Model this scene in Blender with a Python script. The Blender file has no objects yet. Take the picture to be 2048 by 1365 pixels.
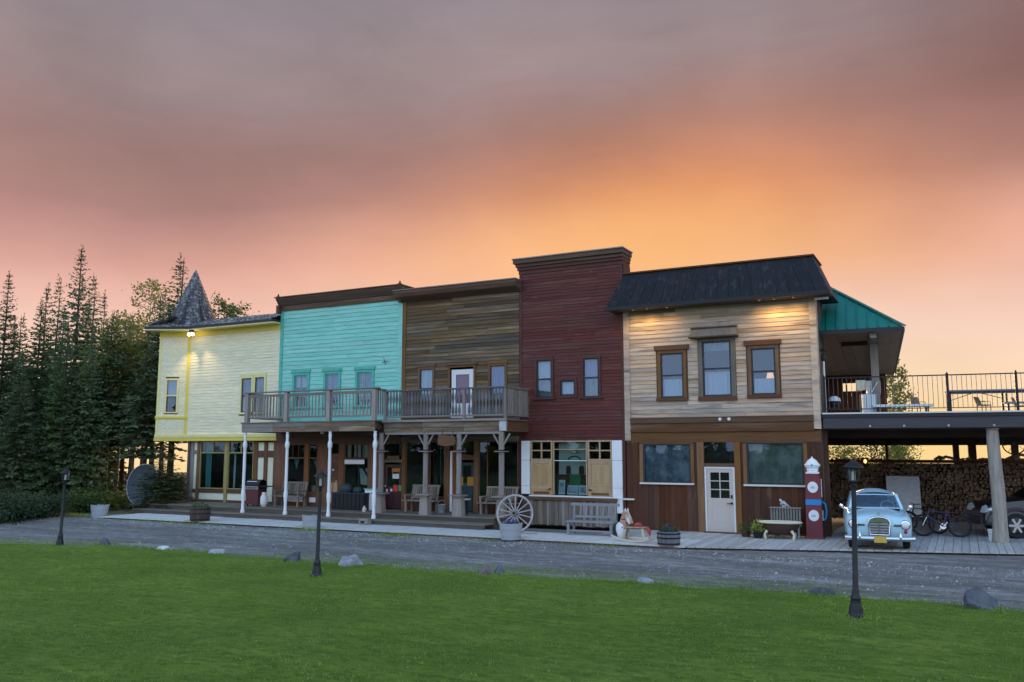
import bpy, math, random
import numpy as np
from mathutils import Vector, Matrix
rnd = random.Random(7)
R = math.radians
SC = bpy.context.scene
COL = SC.collection

# ------------------------------------------------------------------ camera
# world frame: x runs along the row of shop fronts, y goes into the buildings, z is up (metres)
cam_data = bpy.data.cameras.new('camera')
cam = bpy.data.objects.new('camera', cam_data)
COL.objects.link(cam)
cam_data.sensor_width = 36
cam_data.lens = 30
cam_data.clip_end = 6000
cam.location = (10.368, -28.307, 2.8)
cam.rotation_euler = (R(90 + 7.263), 0, R(27.6))
SC.camera = cam

# ------------------------------------------------------------------ sky: dusk, smoke bank lit by a low sun behind the buildings
SUN_AZ, SUN_EL = R(-13.7), R(6.0)          # azimuth from +y towards +x
world = bpy.data.worlds.new('World')
SC.world = world
world.use_nodes = True
wt = world.node_tree
wt.nodes.clear()

def N(t, kind, **kw):
    n = t.nodes.new(kind)
    for k, v in kw.items():
        if k.startswith('i_'):
            key = k[2:]
            n.inputs[int(key) if key.isdigit() else key.replace('_', ' ')].default_value = v
        else:
            setattr(n, k, v)
    return n

def LK(t, a, b): t.links.new(a, b)

def math_node(t, op, a, b=None, c=None, clamp=False):
    n = t.nodes.new('ShaderNodeMath'); n.operation = op; n.use_clamp = clamp
    for i, x in enumerate((a, b, c)):
        if x is None: continue
        if isinstance(x, (int, float)): n.inputs[i].default_value = x
        else: LK(t, x, n.inputs[i])
    return n.outputs[0]

def s2l(c):
    f = lambda x: x / 12.92 if x <= .04045 else ((x + .055) / 1.055) ** 2.4
    return tuple(f(x / 255) for x in c) + (1,)

def ramp(t, fac, stops, interp='EASE'):
    n = t.nodes.new('ShaderNodeValToRGB'); cr = n.color_ramp; cr.interpolation = interp
    while len(cr.elements) < len(stops): cr.elements.new(.5)
    for e, (p, c) in zip(cr.elements, stops): e.position = p; e.color = c
    LK(t, fac, n.inputs[0]); return n.outputs[0]

def mixc(t, fac, a, b, blend='MIX'):
    n = t.nodes.new('ShaderNodeMix'); n.data_type = 'RGBA'; n.blend_type = blend
    for s, x in ((n.inputs[0], fac), (n.inputs[6], a), (n.inputs[7], b)):
        if isinstance(x, (int, float)): s.default_value = x
        elif isinstance(x, tuple): s.default_value = x
        else: LK(t, x, s)
    return n.outputs[2]

def build_sky():
    t = wt
    tc = N(t, 'ShaderNodeTexCoord')
    sep = N(t, 'ShaderNodeSeparateXYZ'); LK(t, tc.outputs['Generated'], sep.inputs[0])
    el = math_node(t, 'MULTIPLY', math_node(t, 'ARCSINE', sep.outputs[2]), 180 / math.pi)
    az0 = math_node(t, 'ARCTAN2', sep.outputs[0], sep.outputs[1])
    az = math_node(t, 'MULTIPLY', math_node(t, 'SUBTRACT', az0, SUN_AZ), 180 / math.pi)   # degrees right of the sun
    # smoke drift: stretched noise displaces the elevation bands
    mp = N(t, 'ShaderNodeMapping'); mp.inputs['Scale'].default_value = (2.0, 2.0, 3.2); mp.inputs['Location'].default_value = (3.1, .4, 1.7)
    mp.inputs['Rotation'].default_value = (0, R(-9), 0)
    LK(t, tc.outputs['Generated'], mp.inputs[0])
    n1 = N(t, 'ShaderNodeTexNoise'); n1.inputs['Scale'].default_value = 1.0; n1.inputs['Detail'].default_value = 4; n1.inputs['Roughness'].default_value = .45
    LK(t, mp.outputs[0], n1.inputs['Vector'])
    drift = math_node(t, 'SUBTRACT', n1.outputs['Fac'], .5)
    # the bank hangs lower towards the left
    sag = math_node(t, 'MULTIPLY', math_node(t, 'DIVIDE', math_node(t, 'SUBTRACT', -14.0, az), 24.0, clamp=True), 3.6)
    e = math_node(t, 'ADD', math_node(t, 'ADD', el, sag), math_node(t, 'MULTIPLY', drift, 7.0))
    f = math_node(t, 'DIVIDE', e, 45.0, clamp=True)
    base = ramp(t, f, [(0.0, s2l((255, 218, 150))), (.078, s2l((255, 222, 182))), (.155, s2l((250, 214, 192))), (.222, s2l((243, 200, 183))), (.267, s2l((233, 182, 168))), (.30, s2l((216, 162, 151))),
                       (.335, s2l((198, 149, 140))), (.385, s2l((174, 132, 126))), (.467, s2l((160, 126, 122))), (.556, s2l((158, 138, 139))), (.65, s2l((150, 138, 144))), (1.0, s2l((118, 112, 128)))], 'LINEAR')
    # glow over the sun, spread along the lower edge of the bank
    def blob(az_c, el_c, az_r, el_r, k):
        ga = math_node(t, 'DIVIDE', math_node(t, 'SUBTRACT', az, az_c), az_r)
        ge = math_node(t, 'DIVIDE', math_node(t, 'SUBTRACT', e, el_c), el_r)
        g2 = math_node(t, 'ADD', math_node(t, 'MULTIPLY', ga, ga), math_node(t, 'MULTIPLY', ge, ge))
        return math_node(t, 'MULTIPLY', math_node(t, 'EXPONENT', math_node(t, 'MULTIPLY', g2, -1.0)), k)
    col = mixc(t, blob(-2.5, 16.2, 15, 4.4, .72), base, s2l((247, 156, 94)))
    col = mixc(t, blob(-5, 12.6, 18, 3.3, .88), col, s2l((255, 193, 136)))
    col = mixc(t, blob(-4, 14.4, 9.5, 2.7, .55), col, s2l((255, 188, 118)))
    # right-hand bank is browner and darker higher up
    rb = math_node(t, 'MULTIPLY', math_node(t, 'MULTIPLY', math_node(t, 'DIVIDE', math_node(t, 'SUBTRACT', az, 3.0), 15.0, clamp=True),
                   math_node(t, 'DIVIDE', math_node(t, 'SUBTRACT', e, 15.5), 6.0, clamp=True)), .55)
    col = mixc(t, rb, col, s2l((112, 72, 66)))
    # soft billows
    mp2 = N(t, 'ShaderNodeMapping'); mp2.inputs['Scale'].default_value = (2.6, 2.6, 4.6); mp2.inputs['Rotation'].default_value = (0, R(-14), 0)
    LK(t, tc.outputs['Generated'], mp2.inputs[0])
    n2 = N(t, 'ShaderNodeTexNoise'); n2.inputs['Scale'].default_value = 1.3; n2.inputs['Detail'].default_value = 5; n2.inputs['Roughness'].default_value = .48
    LK(t, mp2.outputs[0], n2.inputs['Vector'])
    mp3 = N(t, 'ShaderNodeMapping'); mp3.inputs['Scale'].default_value = (6.0, 6.0, 15); mp3.inputs['Rotation'].default_value = (0, R(24), 0)
    LK(t, tc.outputs['Generated'], mp3.inputs[0])
    n3 = N(t, 'ShaderNodeTexNoise'); n3.inputs['Scale'].default_value = 1.0; n3.inputs['Detail'].default_value = 7; n3.inputs['Roughness'].default_value = .6; n3.inputs['Distortion'].default_value = .6
    LK(t, mp3.outputs[0], n3.inputs['Vector'])
    wisp = math_node(t, 'MULTIPLY', math_node(t, 'SUBTRACT', n3.outputs['Fac'], .5), math_node(t, 'DIVIDE', math_node(t, 'SUBTRACT', e, 9.0), 16.0, clamp=True))
    bil = math_node(t, 'ADD', math_node(t, 'ADD', math_node(t, 'MULTIPLY', n2.outputs['Fac'], .46), .77), math_node(t, 'MULTIPLY', wisp, .34))
    cc = N(t, 'ShaderNodeCombineColor')
    for i in range(3): LK(t, bil, cc.inputs[i])
    col = mixc(t, 1.0, col, cc.outputs[0], 'MULTIPLY')
    smoke = N(t, 'ShaderNodeBackground'); LK(t, col, smoke.inputs[0]); smoke.inputs[1].default_value = SMOKE_STRENGTH
    sky = N(t, 'ShaderNodeTexSky'); sky.sky_type = 'NISHITA'; sky.sun_disc = False
    sky.sun_elevation = SUN_EL; sky.sun_rotation = SUN_AZ; sky.altitude = 100; sky.dust_density = 1.5; sky.ozone_density = 2.0
    clear = N(t, 'ShaderNodeBackground'); LK(t, sky.outputs[0], clear.inputs[0]); clear.inputs[1].default_value = SKY_STRENGTH
    # thin smoke lies along the whole horizon and dims the clear side
    veil = N(t, 'ShaderNodeBackground'); veil.inputs[0].default_value = VEIL; veil.inputs[1].default_value = SMOKE_STRENGTH
    vw = N(t, 'ShaderNodeMapRange'); vw.interpolation_type = 'SMOOTHSTEP'; LK(t, math_node(t, 'ADD', el, math_node(t, 'MULTIPLY', drift, 12.0)), vw.inputs[0])
    vw.inputs[1].default_value = 52; vw.inputs[2].default_value = 14
    hz = N(t, 'ShaderNodeMixShader'); LK(t, vw.outputs[0], hz.inputs[0]); LK(t, clear.outputs[0], hz.inputs[1]); LK(t, veil.outputs[0], hz.inputs[2]); clear = hz
    # the smoke bank fills the sunset half of the sky and thins out overhead and towards the camera's back
    d = N(t, 'ShaderNodeVectorMath'); d.operation = 'DOT_PRODUCT'
    LK(t, tc.outputs['Generated'], d.inputs[0]); d.inputs[1].default_value = (math.sin(SUN_AZ), math.cos(SUN_AZ), 0)
    w = N(t, 'ShaderNodeMapRange'); w.interpolation_type = 'SMOOTHSTEP'
    LK(t, math_node(t, 'ADD', d.outputs['Value'], math_node(t, 'MULTIPLY', drift, .5)), w.inputs[0])
    w.inputs[1].default_value = -.25; w.inputs[2].default_value = .45
    mx = N(t, 'ShaderNodeMixShader'); LK(t, w.outputs[0], mx.inputs[0]); LK(t, clear.outputs[0], mx.inputs[1]); LK(t, smoke.outputs[0], mx.inputs[2])
    out = N(t, 'ShaderNodeOutputWorld'); LK(t, mx.outputs[0], out.inputs[0])

SKY_STRENGTH = .15
SMOKE_STRENGTH = 2 ** -3.05
VEIL = (1.16, 1.30, 1.56, 1)
build_sky()

sun_data = bpy.data.lights.new('sun', 'SUN')
sun_data.energy = .5
sun_data.angle = R(12)
sun_data.color = (1.0, .62, .34)
sun = bpy.data.objects.new('sun', sun_data)
COL.objects.link(sun)
_d = Vector((math.sin(SUN_AZ) * math.cos(SUN_EL), math.cos(SUN_AZ) * math.cos(SUN_EL), math.sin(SUN_EL)))
sun.rotation_euler = _d.to_track_quat('Z', 'Y').to_euler()

vs = SC.view_settings
vs.view_transform = 'Standard'; vs.look = 'None'; vs.exposure = EXPOSURE = 3.05; vs.gamma = 1.0; vs.use_curve_mapping = False
SC.render.engine = 'CYCLES'
SC.cycles.use_denoising = True
SC.cycles.max_bounces = 6; SC.cycles.transparent_max_bounces = 12
SC.cycles.caustics_reflective = False; SC.cycles.caustics_refractive = False
SC.cycles.sample_clamp_indirect = 4

# ------------------------------------------------------------------ materials
MATS = {}
def M(name, col, rough=.75, metal=0, var=0, layers=(), bump=None, spec=.35, hue=0, alpha=None, emit=None, coat=0, trans=0):
    """Principled material; layers = (scale xyz, colour, low, high, amount); var = brightness spread between objects."""
    m = bpy.data.materials.new(name); m.use_nodes = True; t = m.node_tree
    b = t.nodes['Principled BSDF']
    b.inputs['Roughness'].default_value = rough; b.inputs['Metallic'].default_value = metal
    b.inputs['Specular IOR Level'].default_value = spec
    if coat: b.inputs['Coat Weight'].default_value = coat; b.inputs['Coat Roughness'].default_value = .05
    c = tuple(col) + (1,)
    if layers or bump or var or hue:
        tc = N(t, 'ShaderNodeTexCoord'); oi = N(t, 'ShaderNodeObjectInfo')
        off = N(t, 'ShaderNodeVectorMath'); off.operation = 'MULTIPLY_ADD'
        cb = N(t, 'ShaderNodeCombineXYZ')
        for i in range(3): LK(t, oi.outputs['Random'], cb.inputs[i])
        LK(t, cb.outputs[0], off.inputs[0]); off.inputs[1].default_value = (53, 31, 77); LK(t, tc.outputs['Object'], off.inputs[2])
        cur = c
        def noise(scale, detail=5, ro=.6):
            mp = N(t, 'ShaderNodeMapping'); mp.inputs['Scale'].default_value = scale; LK(t, off.outputs[0], mp.inputs[0])
            n = N(t, 'ShaderNodeTexNoise'); n.inputs['Scale'].default_value = 1; n.inputs['Detail'].default_value = detail; n.inputs['Roughness'].default_value = ro
            LK(t, mp.outputs[0], n.inputs['Vector']); return n.outputs['Fac']
        for sc, c2, lo, hi, am in layers:
            mr = N(t, 'ShaderNodeMapRange'); LK(t, noise(sc), mr.inputs[0])
            mr.inputs[1].default_value = lo; mr.inputs[2].default_value = hi; mr.inputs[4].default_value = am
            cur = mixc(t, mr.outputs[0], cur, tuple(c2) + (1,))
        if var or hue:
            hs = N(t, 'ShaderNodeHueSaturation')
            mr = N(t, 'ShaderNodeMapRange'); LK(t, oi.outputs['Random'], mr.inputs[0]); mr.inputs[3].default_value = 1 - var; mr.inputs[4].default_value = 1 + var
            LK(t, mr.outputs[0], hs.inputs['Value'])
            if hue:
                r2 = math_node(t, 'FRACT', math_node(t, 'MULTIPLY', oi.outputs['Random'], 17.3))
                mh = N(t, 'ShaderNodeMapRange'); LK(t, r2, mh.inputs[0]); mh.inputs[3].default_value = 1 - hue; mh.inputs[4].default_value = 1 + hue
                LK(t, mh.outputs[0], hs.inputs['Saturation'])
            if isinstance(cur, tuple): hs.inputs['Color'].default_value = cur
            else: LK(t, cur, hs.inputs['Color'])
            cur = hs.outputs[0]
        if isinstance(cur, tuple): b.inputs['Base Color'].default_value = cur
        else: LK(t, cur, b.inputs['Base Color'])
        if bump:
            bn = N(t, 'ShaderNodeBump'); bn.inputs['Strength'].default_value = bump[1]; bn.inputs['Distance'].default_value = bump[2] if len(bump) > 2 else .02
            LK(t, noise(bump[0], 6), bn.inputs['Height']); LK(t, bn.outputs[0], b.inputs['Normal'])
    else:
        b.inputs['Base Color'].default_value = c
    if emit:
        b.inputs['Emission Color'].default_value = tuple(emit[0]) + (1,); b.inputs['Emission Strength'].default_value = emit[1]
    if trans:
        tr = N(t, 'ShaderNodeBsdfTranslucent'); tr.inputs[0].default_value = tuple(min(1, x * 1.6) for x in col) + (1,)
        mx = N(t, 'ShaderNodeMixShader'); mx.inputs[0].default_value = trans
        LK(t, b.outputs[0], mx.inputs[1]); LK(t, tr.outputs[0], mx.inputs[2]); LK(t, mx.outputs[0], t.nodes['Material Output'].inputs[0])
    MATS[name] = m
    return m

def glass(name, tint=(.75, .8, .85), refl=.16, rough=.0, wave=.0):
    m = bpy.data.materials.new(name); m.use_nodes = True; t = m.node_tree; t.nodes.clear()
    tr = N(t, 'ShaderNodeBsdfTransparent'); tr.inputs[0].default_value = tint + (1,)
    gl = N(t, 'ShaderNodeBsdfGlossy'); gl.inputs['Roughness'].default_value = rough; gl.inputs[0].default_value = (.64, .80, 1, 1)
    ge = N(t, 'ShaderNodeNewGeometry'); dt = N(t, 'ShaderNodeVectorMath'); dt.operation = 'DOT_PRODUCT'
    LK(t, ge.outputs['Incoming'], dt.inputs[0]); LK(t, ge.outputs['Normal'], dt.inputs[1])     # Schlick, the same from both sides
    g5 = math_node(t, 'POWER', math_node(t, 'SUBTRACT', 1.0, math_node(t, 'ABSOLUTE', dt.outputs['Value']), clamp=True), 5.0)
    f = math_node(t, 'ADD', math_node(t, 'MULTIPLY', g5, .9), refl, clamp=True)
    if wave:
        tc = N(t, 'ShaderNodeTexCoord'); n = N(t, 'ShaderNodeTexNoise'); n.inputs['Scale'].default_value = 2.5; n.inputs['Detail'].default_value = 2
        LK(t, tc.outputs['Object'], n.inputs['Vector']); bn = N(t, 'ShaderNodeBump'); bn.inputs['Strength'].default_value = wave; bn.inputs['Distance'].default_value = .01
        LK(t, n.outputs['Fac'], bn.inputs['Height']); LK(t, bn.outputs[0], gl.inputs['Normal'])
    mx = N(t, 'ShaderNodeMixShader'); LK(t, f, mx.inputs[0]); LK(t, tr.outputs[0], mx.inputs[1]); LK(t, gl.outputs[0], mx.inputs[2])
    o = N(t, 'ShaderNodeOutputMaterial'); LK(t, mx.outputs[0], o.inputs[0]); MATS[name] = m; return m

def board_mat(name, col, dirt, var, axis='x', rough=.8, amount=.5, bs=.35, extra=(), hue=.15):
    g = {'x': (1.6, 30, 30), 'y': (30, 1.6, 30), 'z': (30, 30, 1.6)}[axis]
    p = {'x': (.5, 5, 5), 'y': (5, .5, 5), 'z': (5, 5, .5)}[axis]
    return M(name, col, rough, 0, var, [(g, tuple(x * .55 for x in col), .42, .72, .75), (p, dirt, .48, .72, amount)] + list(extra), (g, bs, .008), hue=hue)

# painted and weathered boards of the shop fronts
board_mat('yellow_board', (.86, .79, .55), (.70, .68, .50), .045, amount=.3, rough=.6, bs=.12, hue=.05, extra=[((.9, 8, 5), (.62, .57, .38), .62, .72, .4)])
M('yellow_trim', (.74, .60, .10), .55, layers=[((3, 3, 3), (.62, .5, .12), .45, .7, .5)])
M('olive_trim', (.34, .28, .10), .6, layers=[((3, 3, 3), (.22, .17, .07), .45, .7, .5)])
M('pale_yellow_trim', (.78, .70, .32), .55, layers=[((3, 3, 3), (.66, .58, .25), .45, .7, .5)])
board_mat('turquoise_board', (.27, .66, .56), (.17, .50, .45), .07, amount=.45, rough=.65, bs=.2, hue=.06, extra=[((1.1, 9, 5), (.42, .62, .55), .60, .70, .45), ((2.5, 14, 14), (.16, .22, .19), .69, .74, .6)])
M('turquoise_trim', (.10, .46, .38), .55, layers=[((6, 6, 6), (.03, .28, .25), .45, .7, .6)])
board_mat('weathered_brown_board', (.135, .088, .05), (.34, .28, .20), .48, amount=.5, extra=[((.7, 6, 6), (.09, .075, .05), .5, .7, .7)], hue=.3)
board_mat('oxblood_board', (.115, .030, .025), (.19, .075, .06), .16, amount=.5, rough=.75, hue=.1, extra=[((1.5, 12, 8), (.26, .15, .12), .64, .72, .5), ((.6, 5, 5), (.07, .022, .018), .52, .7, .6)])
M('oxblood_trim', (.10, .028, .022), .6, layers=[((3, 3, 3), (.05, .014, .014), .45, .7, .6)])
board_mat('bleached_board', (.58, .44, .33), (.25, .20, .17), .22, amount=.8, extra=[((.45, 4, 4), (.17, .14, .125), .58, .68, .85)], hue=.25)
board_mat('rusty_brown_plank', (.098, .036, .018), (.05, .022, .014), .24, 'z', amount=.7, extra=[((4, 4, 1.2), (.24, .115, .055), .58, .74, .6)])
board_mat('honey_wood', (.22, .108, .048), (.105, .05, .025), .14, 'z', amount=.6)
board_mat('honey_wood_flat', (.15, .075, .037), (.075, .04, .022), .14, 'x', amount=.6)
board_mat('dark_timber', (.12, .065, .038), (.24, .16, .11), .2, 'x', amount=.6)
board_mat('cornice_wood', (.115, .068, .05), (.17, .12, .10), .18, 'x', amount=.6)
board_mat('brown_wood', (.20, .085, .038), (.11, .045, .024), .15, 'z', amount=.6)
board_mat('brown_wood_flat', (.14, .062, .03), (.08, .036, .02), .15, 'x', amount=.6)
board_mat('grey_timber', (.25, .21, .185), (.34, .31, .30), .18, 'x', amount=.6)
board_mat('rail_pale', (.36, .31, .28), (.24, .21, .19), .16, 'z', amount=.6)
board_mat('grey_timber_upright', (.27, .225, .195), (.36, .33, .31), .18, 'z', amount=.6)
board_mat('beam_timber', (.20, .135, .085), (.34, .29, .25), .2, 'x', amount=.7, extra=[((.6, 4, 4), (.07, .05, .04), .52, .7, .8)])
board_mat('riser_grey', (.105, .088, .072), (.06, .05, .045), .15, 'x', amount=.6)
board_mat('porch_plank', (.19, .165, .135), (.11, .10, .085), .15, 'x', amount=.6)
board_mat('boardwalk_plank', (.66, .65, .63), (.50, .49, .48), .10, 'y', amount=.6, hue=.1)
board_mat('deck_plank', (.50, .49, .475), (.33, .325, .32), .14, 'y', amount=.7, hue=.1)
board_mat('fret_grey', (.125, .122, .13), (.22, .21, .215), .25, 'z', amount=.6)
board_mat('old_skirt_plank', (.23, .19, .15), (.10, .075, .055), .38, 'z', amount=.7, hue=.3)
board_mat('door_pine', (.50, .33, .17), (.36, .21, .095), .06, 'z', amount=.6, rough=.5)
M('white_paint', (.80, .81, .82), .5, layers=[((4, 4, 4), (.66, .67, .68), .5, .75, .5)])
M('offwhite_paint', (.70, .68, .62), .55, layers=[((4, 4, 4), (.55, .52, .47), .5, .75, .5)])
M('cream_panel', (.76, .76, .60), .6, layers=[((4, 4, 4), (.62, .62, .48), .5, .75, .5)])
M('pinkish_door_paint', (.56, .48, .43), .5, layers=[((5, 5, 2), (.52, .46, .42), .5, .75, .5)])
M('dark_sash', (.025, .032, .045), .45)
M('white_sash', (.72, .73, .74), .45)
M('curtain_white', (.74, .78, .80), .9, layers=[((16, 3, .6), (.55, .6, .64), .4, .7, .7)])
M('curtain_lilac', (.44, .42, .60), .9, layers=[((16, 3, .6), (.30, .29, .45), .4, .7, .7)])
M('curtain_blue', (.18, .20, .46), .9, layers=[((16, 3, .6), (.12, .13, .34), .4, .7, .7)])
M('curtain_teal', (.12, .45, .47), .9, layers=[((16, 3, .6), (.07, .3, .33), .4, .7, .7)])
M('curtain_pink', (.78, .26, .46), .9)
M('blind_grey', (.40, .43, .39), .85, layers=[((2.5, 2.5, 1.8), (.19, .23, .20), .42, .60, .9), ((9, 9, .8), (.52, .56, .52), .56, .68, .6)], bump=((3, 3, 3), 1.0, .10))
M('blind_blue', (.36, .42, .50), .85, layers=[((2.5, 2.5, 1.8), (.13, .17, .25), .42, .60, .9), ((9, .8, 9), (.50, .56, .64), .56, .68, .6)], bump=((3, 3, 3), 1.0, .10))
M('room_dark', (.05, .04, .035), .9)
M('wall_core', (.12, .09, .07), .9)
M('flat_roof', (.06, .06, .065), .9)
glass('window_glass', refl=.09, wave=.03)
glass('shop_glass', (.7, .75, .75), refl=.05, wave=.12)
glass('car_glass', (.45, .55, .62), refl=.14)
glass('lamp_glass', (.85, .88, .86), refl=.06, rough=.15)
M('shingle', (.10, .095, .10), .85, var=.35, layers=[((7, 7, 6), (.38, .36, .36), .47, .62, .9), ((3, 3, 3), (.05, .05, .055), .5, .7, .8)], bump=((20, 20, 5), .5, .01))
M('drip_edge', (.03, .028, .035), .6)
M('mansard_metal', (.016, .016, .02), .6, .0, .12, [((7, 7, .45), (.11, .112, .125), .56, .80, .6), ((5, 5, .7), (.05, .028, .02), .52, .72, .7)], spec=.2)
M('teal_metal', (.012, .215, .175), .42, .2, .06, [((3, 3, .5), (.01, .16, .14), .45, .7, .6)])
M('ceiling_board', (.33, .235, .145), .8, var=.2, layers=[((1.2, 9, 9), (.18, .12, .075), .45, .7, .8)])
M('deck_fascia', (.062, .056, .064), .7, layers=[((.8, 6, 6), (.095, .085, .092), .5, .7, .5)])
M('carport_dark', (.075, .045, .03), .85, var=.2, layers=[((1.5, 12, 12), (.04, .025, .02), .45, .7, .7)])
M('black_iron', (.018, .02, .024), .45, .3)
M('blue_black_iron', (.022, .028, .036), .42, .3, layers=[((9, 9, 3), (.05, .055, .065), .52, .75, .5)])
M('chrome', (.78, .79, .82), .12, 1)
M('chrome_dull', (.55, .56, .58), .3, 1)
M('rubber', (.018, .018, .02), .8)
M('galvanised', (.46, .49, .53), .42, .55, .08, [((5, 5, 9), (.33, .36, .40), .42, .7, .8)])

# ------------------------------------------------------------------ mesh building helpers
ORG = {}                                   # where each parent's origin sits in the frame its geometry is written in
def org(o): return ORG.get(o.name, Vector((0, 0, 0)))

class MB:
    def __init__(s): s.v = []; s.f = []
    def add(s, vs, fs):
        n = len(s.v); s.v += [tuple(p) for p in vs]; s.f += [tuple(i + n for i in f) for f in fs]; return s
    def box(s, x0, x1, y0, y1, z0, z1):
        return s.add([(x0, y0, z0), (x1, y0, z0), (x1, y1, z0), (x0, y1, z0), (x0, y0, z1), (x1, y0, z1), (x1, y1, z1), (x0, y1, z1)],
                     [(0, 3, 2, 1), (4, 5, 6, 7), (0, 1, 5, 4), (1, 2, 6, 5), (2, 3, 7, 6), (3, 0, 4, 7)])
    def wedge(s, x0, x1, z0, z1, yb, yt, yk):
        """clapboard: front leans from yb (bottom) to yt (top), flat back yk"""
        return s.add([(x0, yb, z0), (x1, yb, z0), (x1, yk, z0), (x0, yk, z0), (x0, yt, z1), (x1, yt, z1), (x1, yk, z1), (x0, yk, z1)],
                     [(0, 3, 2, 1), (4, 5, 6, 7), (0, 1, 5, 4), (1, 2, 6, 5), (2, 3, 7, 6), (3, 0, 4, 7)])
    def bar(s, a, b, w, h=None, up=(0, 0, 1)):
        h = h or w; a = Vector(a); b = Vector(b); d = (b - a).normalized(); up = Vector(up)
        if abs(d.dot(up)) > .98: up = Vector((0, 1, 0))
        x = d.cross(up).normalized() * w / 2; z = x.cross(d).normalized() * h / 2
        return s.add([a - x - z, a + x - z, a + x + z, a - x + z, b - x - z, b + x - z, b + x + z, b - x + z],
                     [(0, 3, 2, 1), (4, 5, 6, 7), (0, 1, 5, 4), (1, 2, 6, 5), (2, 3, 7, 6), (3, 0, 4, 7)])
    def tube(s, pts, r, n=8, closed=False, caps=True):
        pts = [Vector(p) for p in pts]; m = len(pts); rs = r if isinstance(r, (list, tuple)) else [r] * m
        base = len(s.v); prev = None
        for i, p in enumerate(pts):
            a = pts[i - 1] if (i or closed) else p; b = pts[(i + 1) % m] if (i < m - 1 or closed) else p
            d = (b - a).normalized()
            if prev is None:
                u = d.cross(Vector((0, 0, 1))); u = u if u.length > .05 else d.cross(Vector((0, 1, 0)))
            else: u = prev - d * prev.dot(d)
            u.normalize(); prev = u; w = d.cross(u)
            for k in range(n):
                t = 2 * math.pi * k / n; s.v.append(tuple(p + (u * math.cos(t) + w * math.sin(t)) * rs[i]))
        for i in range(m if closed else m - 1):
            j = (i + 1) % m
            for k in range(n):
                l = (k + 1) % n; s.f.append((base + i * n + k, base + i * n + l, base + j * n + l, base + j * n + k))
        if caps and not closed:
            s.f.append(tuple(base + k for k in reversed(range(n)))); s.f.append(tuple(base + (m - 1) * n + k for k in range(n)))
        return s
    def lathe(s, prof, n=16, c=(0, 0, 0), axis='z', sx=1, sy=1, ring=False):
        """prof: (radius, height) pairs along the axis"""
        base = len(s.v); m = len(prof)
        for r, h in prof:
            for k in range(n):
                t = 2 * math.pi * (k + .5) / n; x, y = r * math.cos(t) * sx, r * math.sin(t) * sy
                p = {'z': (x, y, h), 'y': (x, h, y), 'x': (h, x, y)}[axis]
                s.v.append((c[0] + p[0], c[1] + p[1], c[2] + p[2]))
        for i in range(m if ring else m - 1):
            for k in range(n):
                l = (k + 1) % n; j = (i + 1) % m; q = (base + i * n + k, base + i * n + l, base + j * n + l, base + j * n + k)
                s.f.append(q if axis != 'y' else q[::-1])
        if ring: return s
        a = tuple(base + k for k in range(n)); b = tuple(base + (m - 1) * n + k for k in range(n))
        s.f.append(a[::-1] if axis != 'y' else a); s.f.append(b if axis != 'y' else b[::-1])
        return s
    def prism(s, poly, a, b, axis='y'):
        """poly of 2-D points pushed from a to b: axis y -> (x,z), axis x -> (y,z), axis z -> (x,y)"""
        n = len(poly); f = {'y': lambda p, t: (p[0], t, p[1]), 'x': lambda p, t: (t, p[0], p[1]), 'z': lambda p, t: (p[0], p[1], t)}[axis]
        vs = [f(p, a) for p in poly] + [f(p, b) for p in poly]
        return s.add(vs, [tuple(range(n))[::-1], tuple(range(n, 2 * n))] + [(i, (i + 1) % n, n + (i + 1) % n, n + i) for i in range(n)])
    def grid(s, fn, nu, nv):
        base = len(s.v)
        for j in range(nv + 1):
            for i in range(nu + 1): s.v.append(tuple(fn(i / nu, j / nv)))
        for j in range(nv):
            for i in range(nu):
                a = base + j * (nu + 1) + i; s.f.append((a, a + 1, a + nu + 2, a + nu + 1))
        return s
    def disc(s, c, r, axis, n=16, t=.01):
        return s.lathe([(r, -t / 2), (r, t / 2)], n, c, axis)
    def build(s, name, mat, parent=None, smooth=None, fix=True, **props):
        v = np.array(s.v, float)
        piv = Vector(((v[:, 0].min() + v[:, 0].max()) / 2, (v[:, 1].min() + v[:, 1].max()) / 2, v[:, 2].min()))
        me = bpy.data.meshes.new(name)
        me.from_pydata([tuple(p) for p in (v - np.array(piv))], [], s.f)
        if fix: fix_normals(me)
        if smooth is not None:
            me.polygons.foreach_set('use_smooth', [True] * len(me.polygons))
            me.set_sharp_from_angle(angle=R(smooth))
        me.materials.append(MATS[mat] if isinstance(mat, str) else mat)
        o = bpy.data.objects.new(name, me); COL.objects.link(o)
        if parent is not None: o.parent = parent; o.location = piv - org(parent)
        else: o.location = piv
        ORG[o.name] = piv
        for k, x in props.items(): o[k] = x
        return o

import bmesh
def fix_normals(me):
    bm = bmesh.new(); bm.from_mesh(me); bmesh.ops.recalc_face_normals(bm, faces=bm.faces); bm.to_mesh(me); bm.free()

def thing(name, label, cat, loc=(0, 0, 0), rz=0, group=None, frame='world'):
    """an Empty at a thing's base; frame 'world': children are written in world coordinates, 'local': in the Empty's own"""
    o = bpy.data.objects.new(name, None); COL.objects.link(o); o.empty_display_size = .2
    o.location = loc; o.rotation_euler = (0, 0, rz); o['label'] = label; o['category'] = cat
    if group: o['group'] = group
    ORG[o.name] = Vector(loc) if frame == 'world' else Vector((0, 0, 0))
    return o

def tag(o, label, cat, group=None):
    o['label'] = label; o['category'] = cat
    if group: o['group'] = group
    return o

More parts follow.
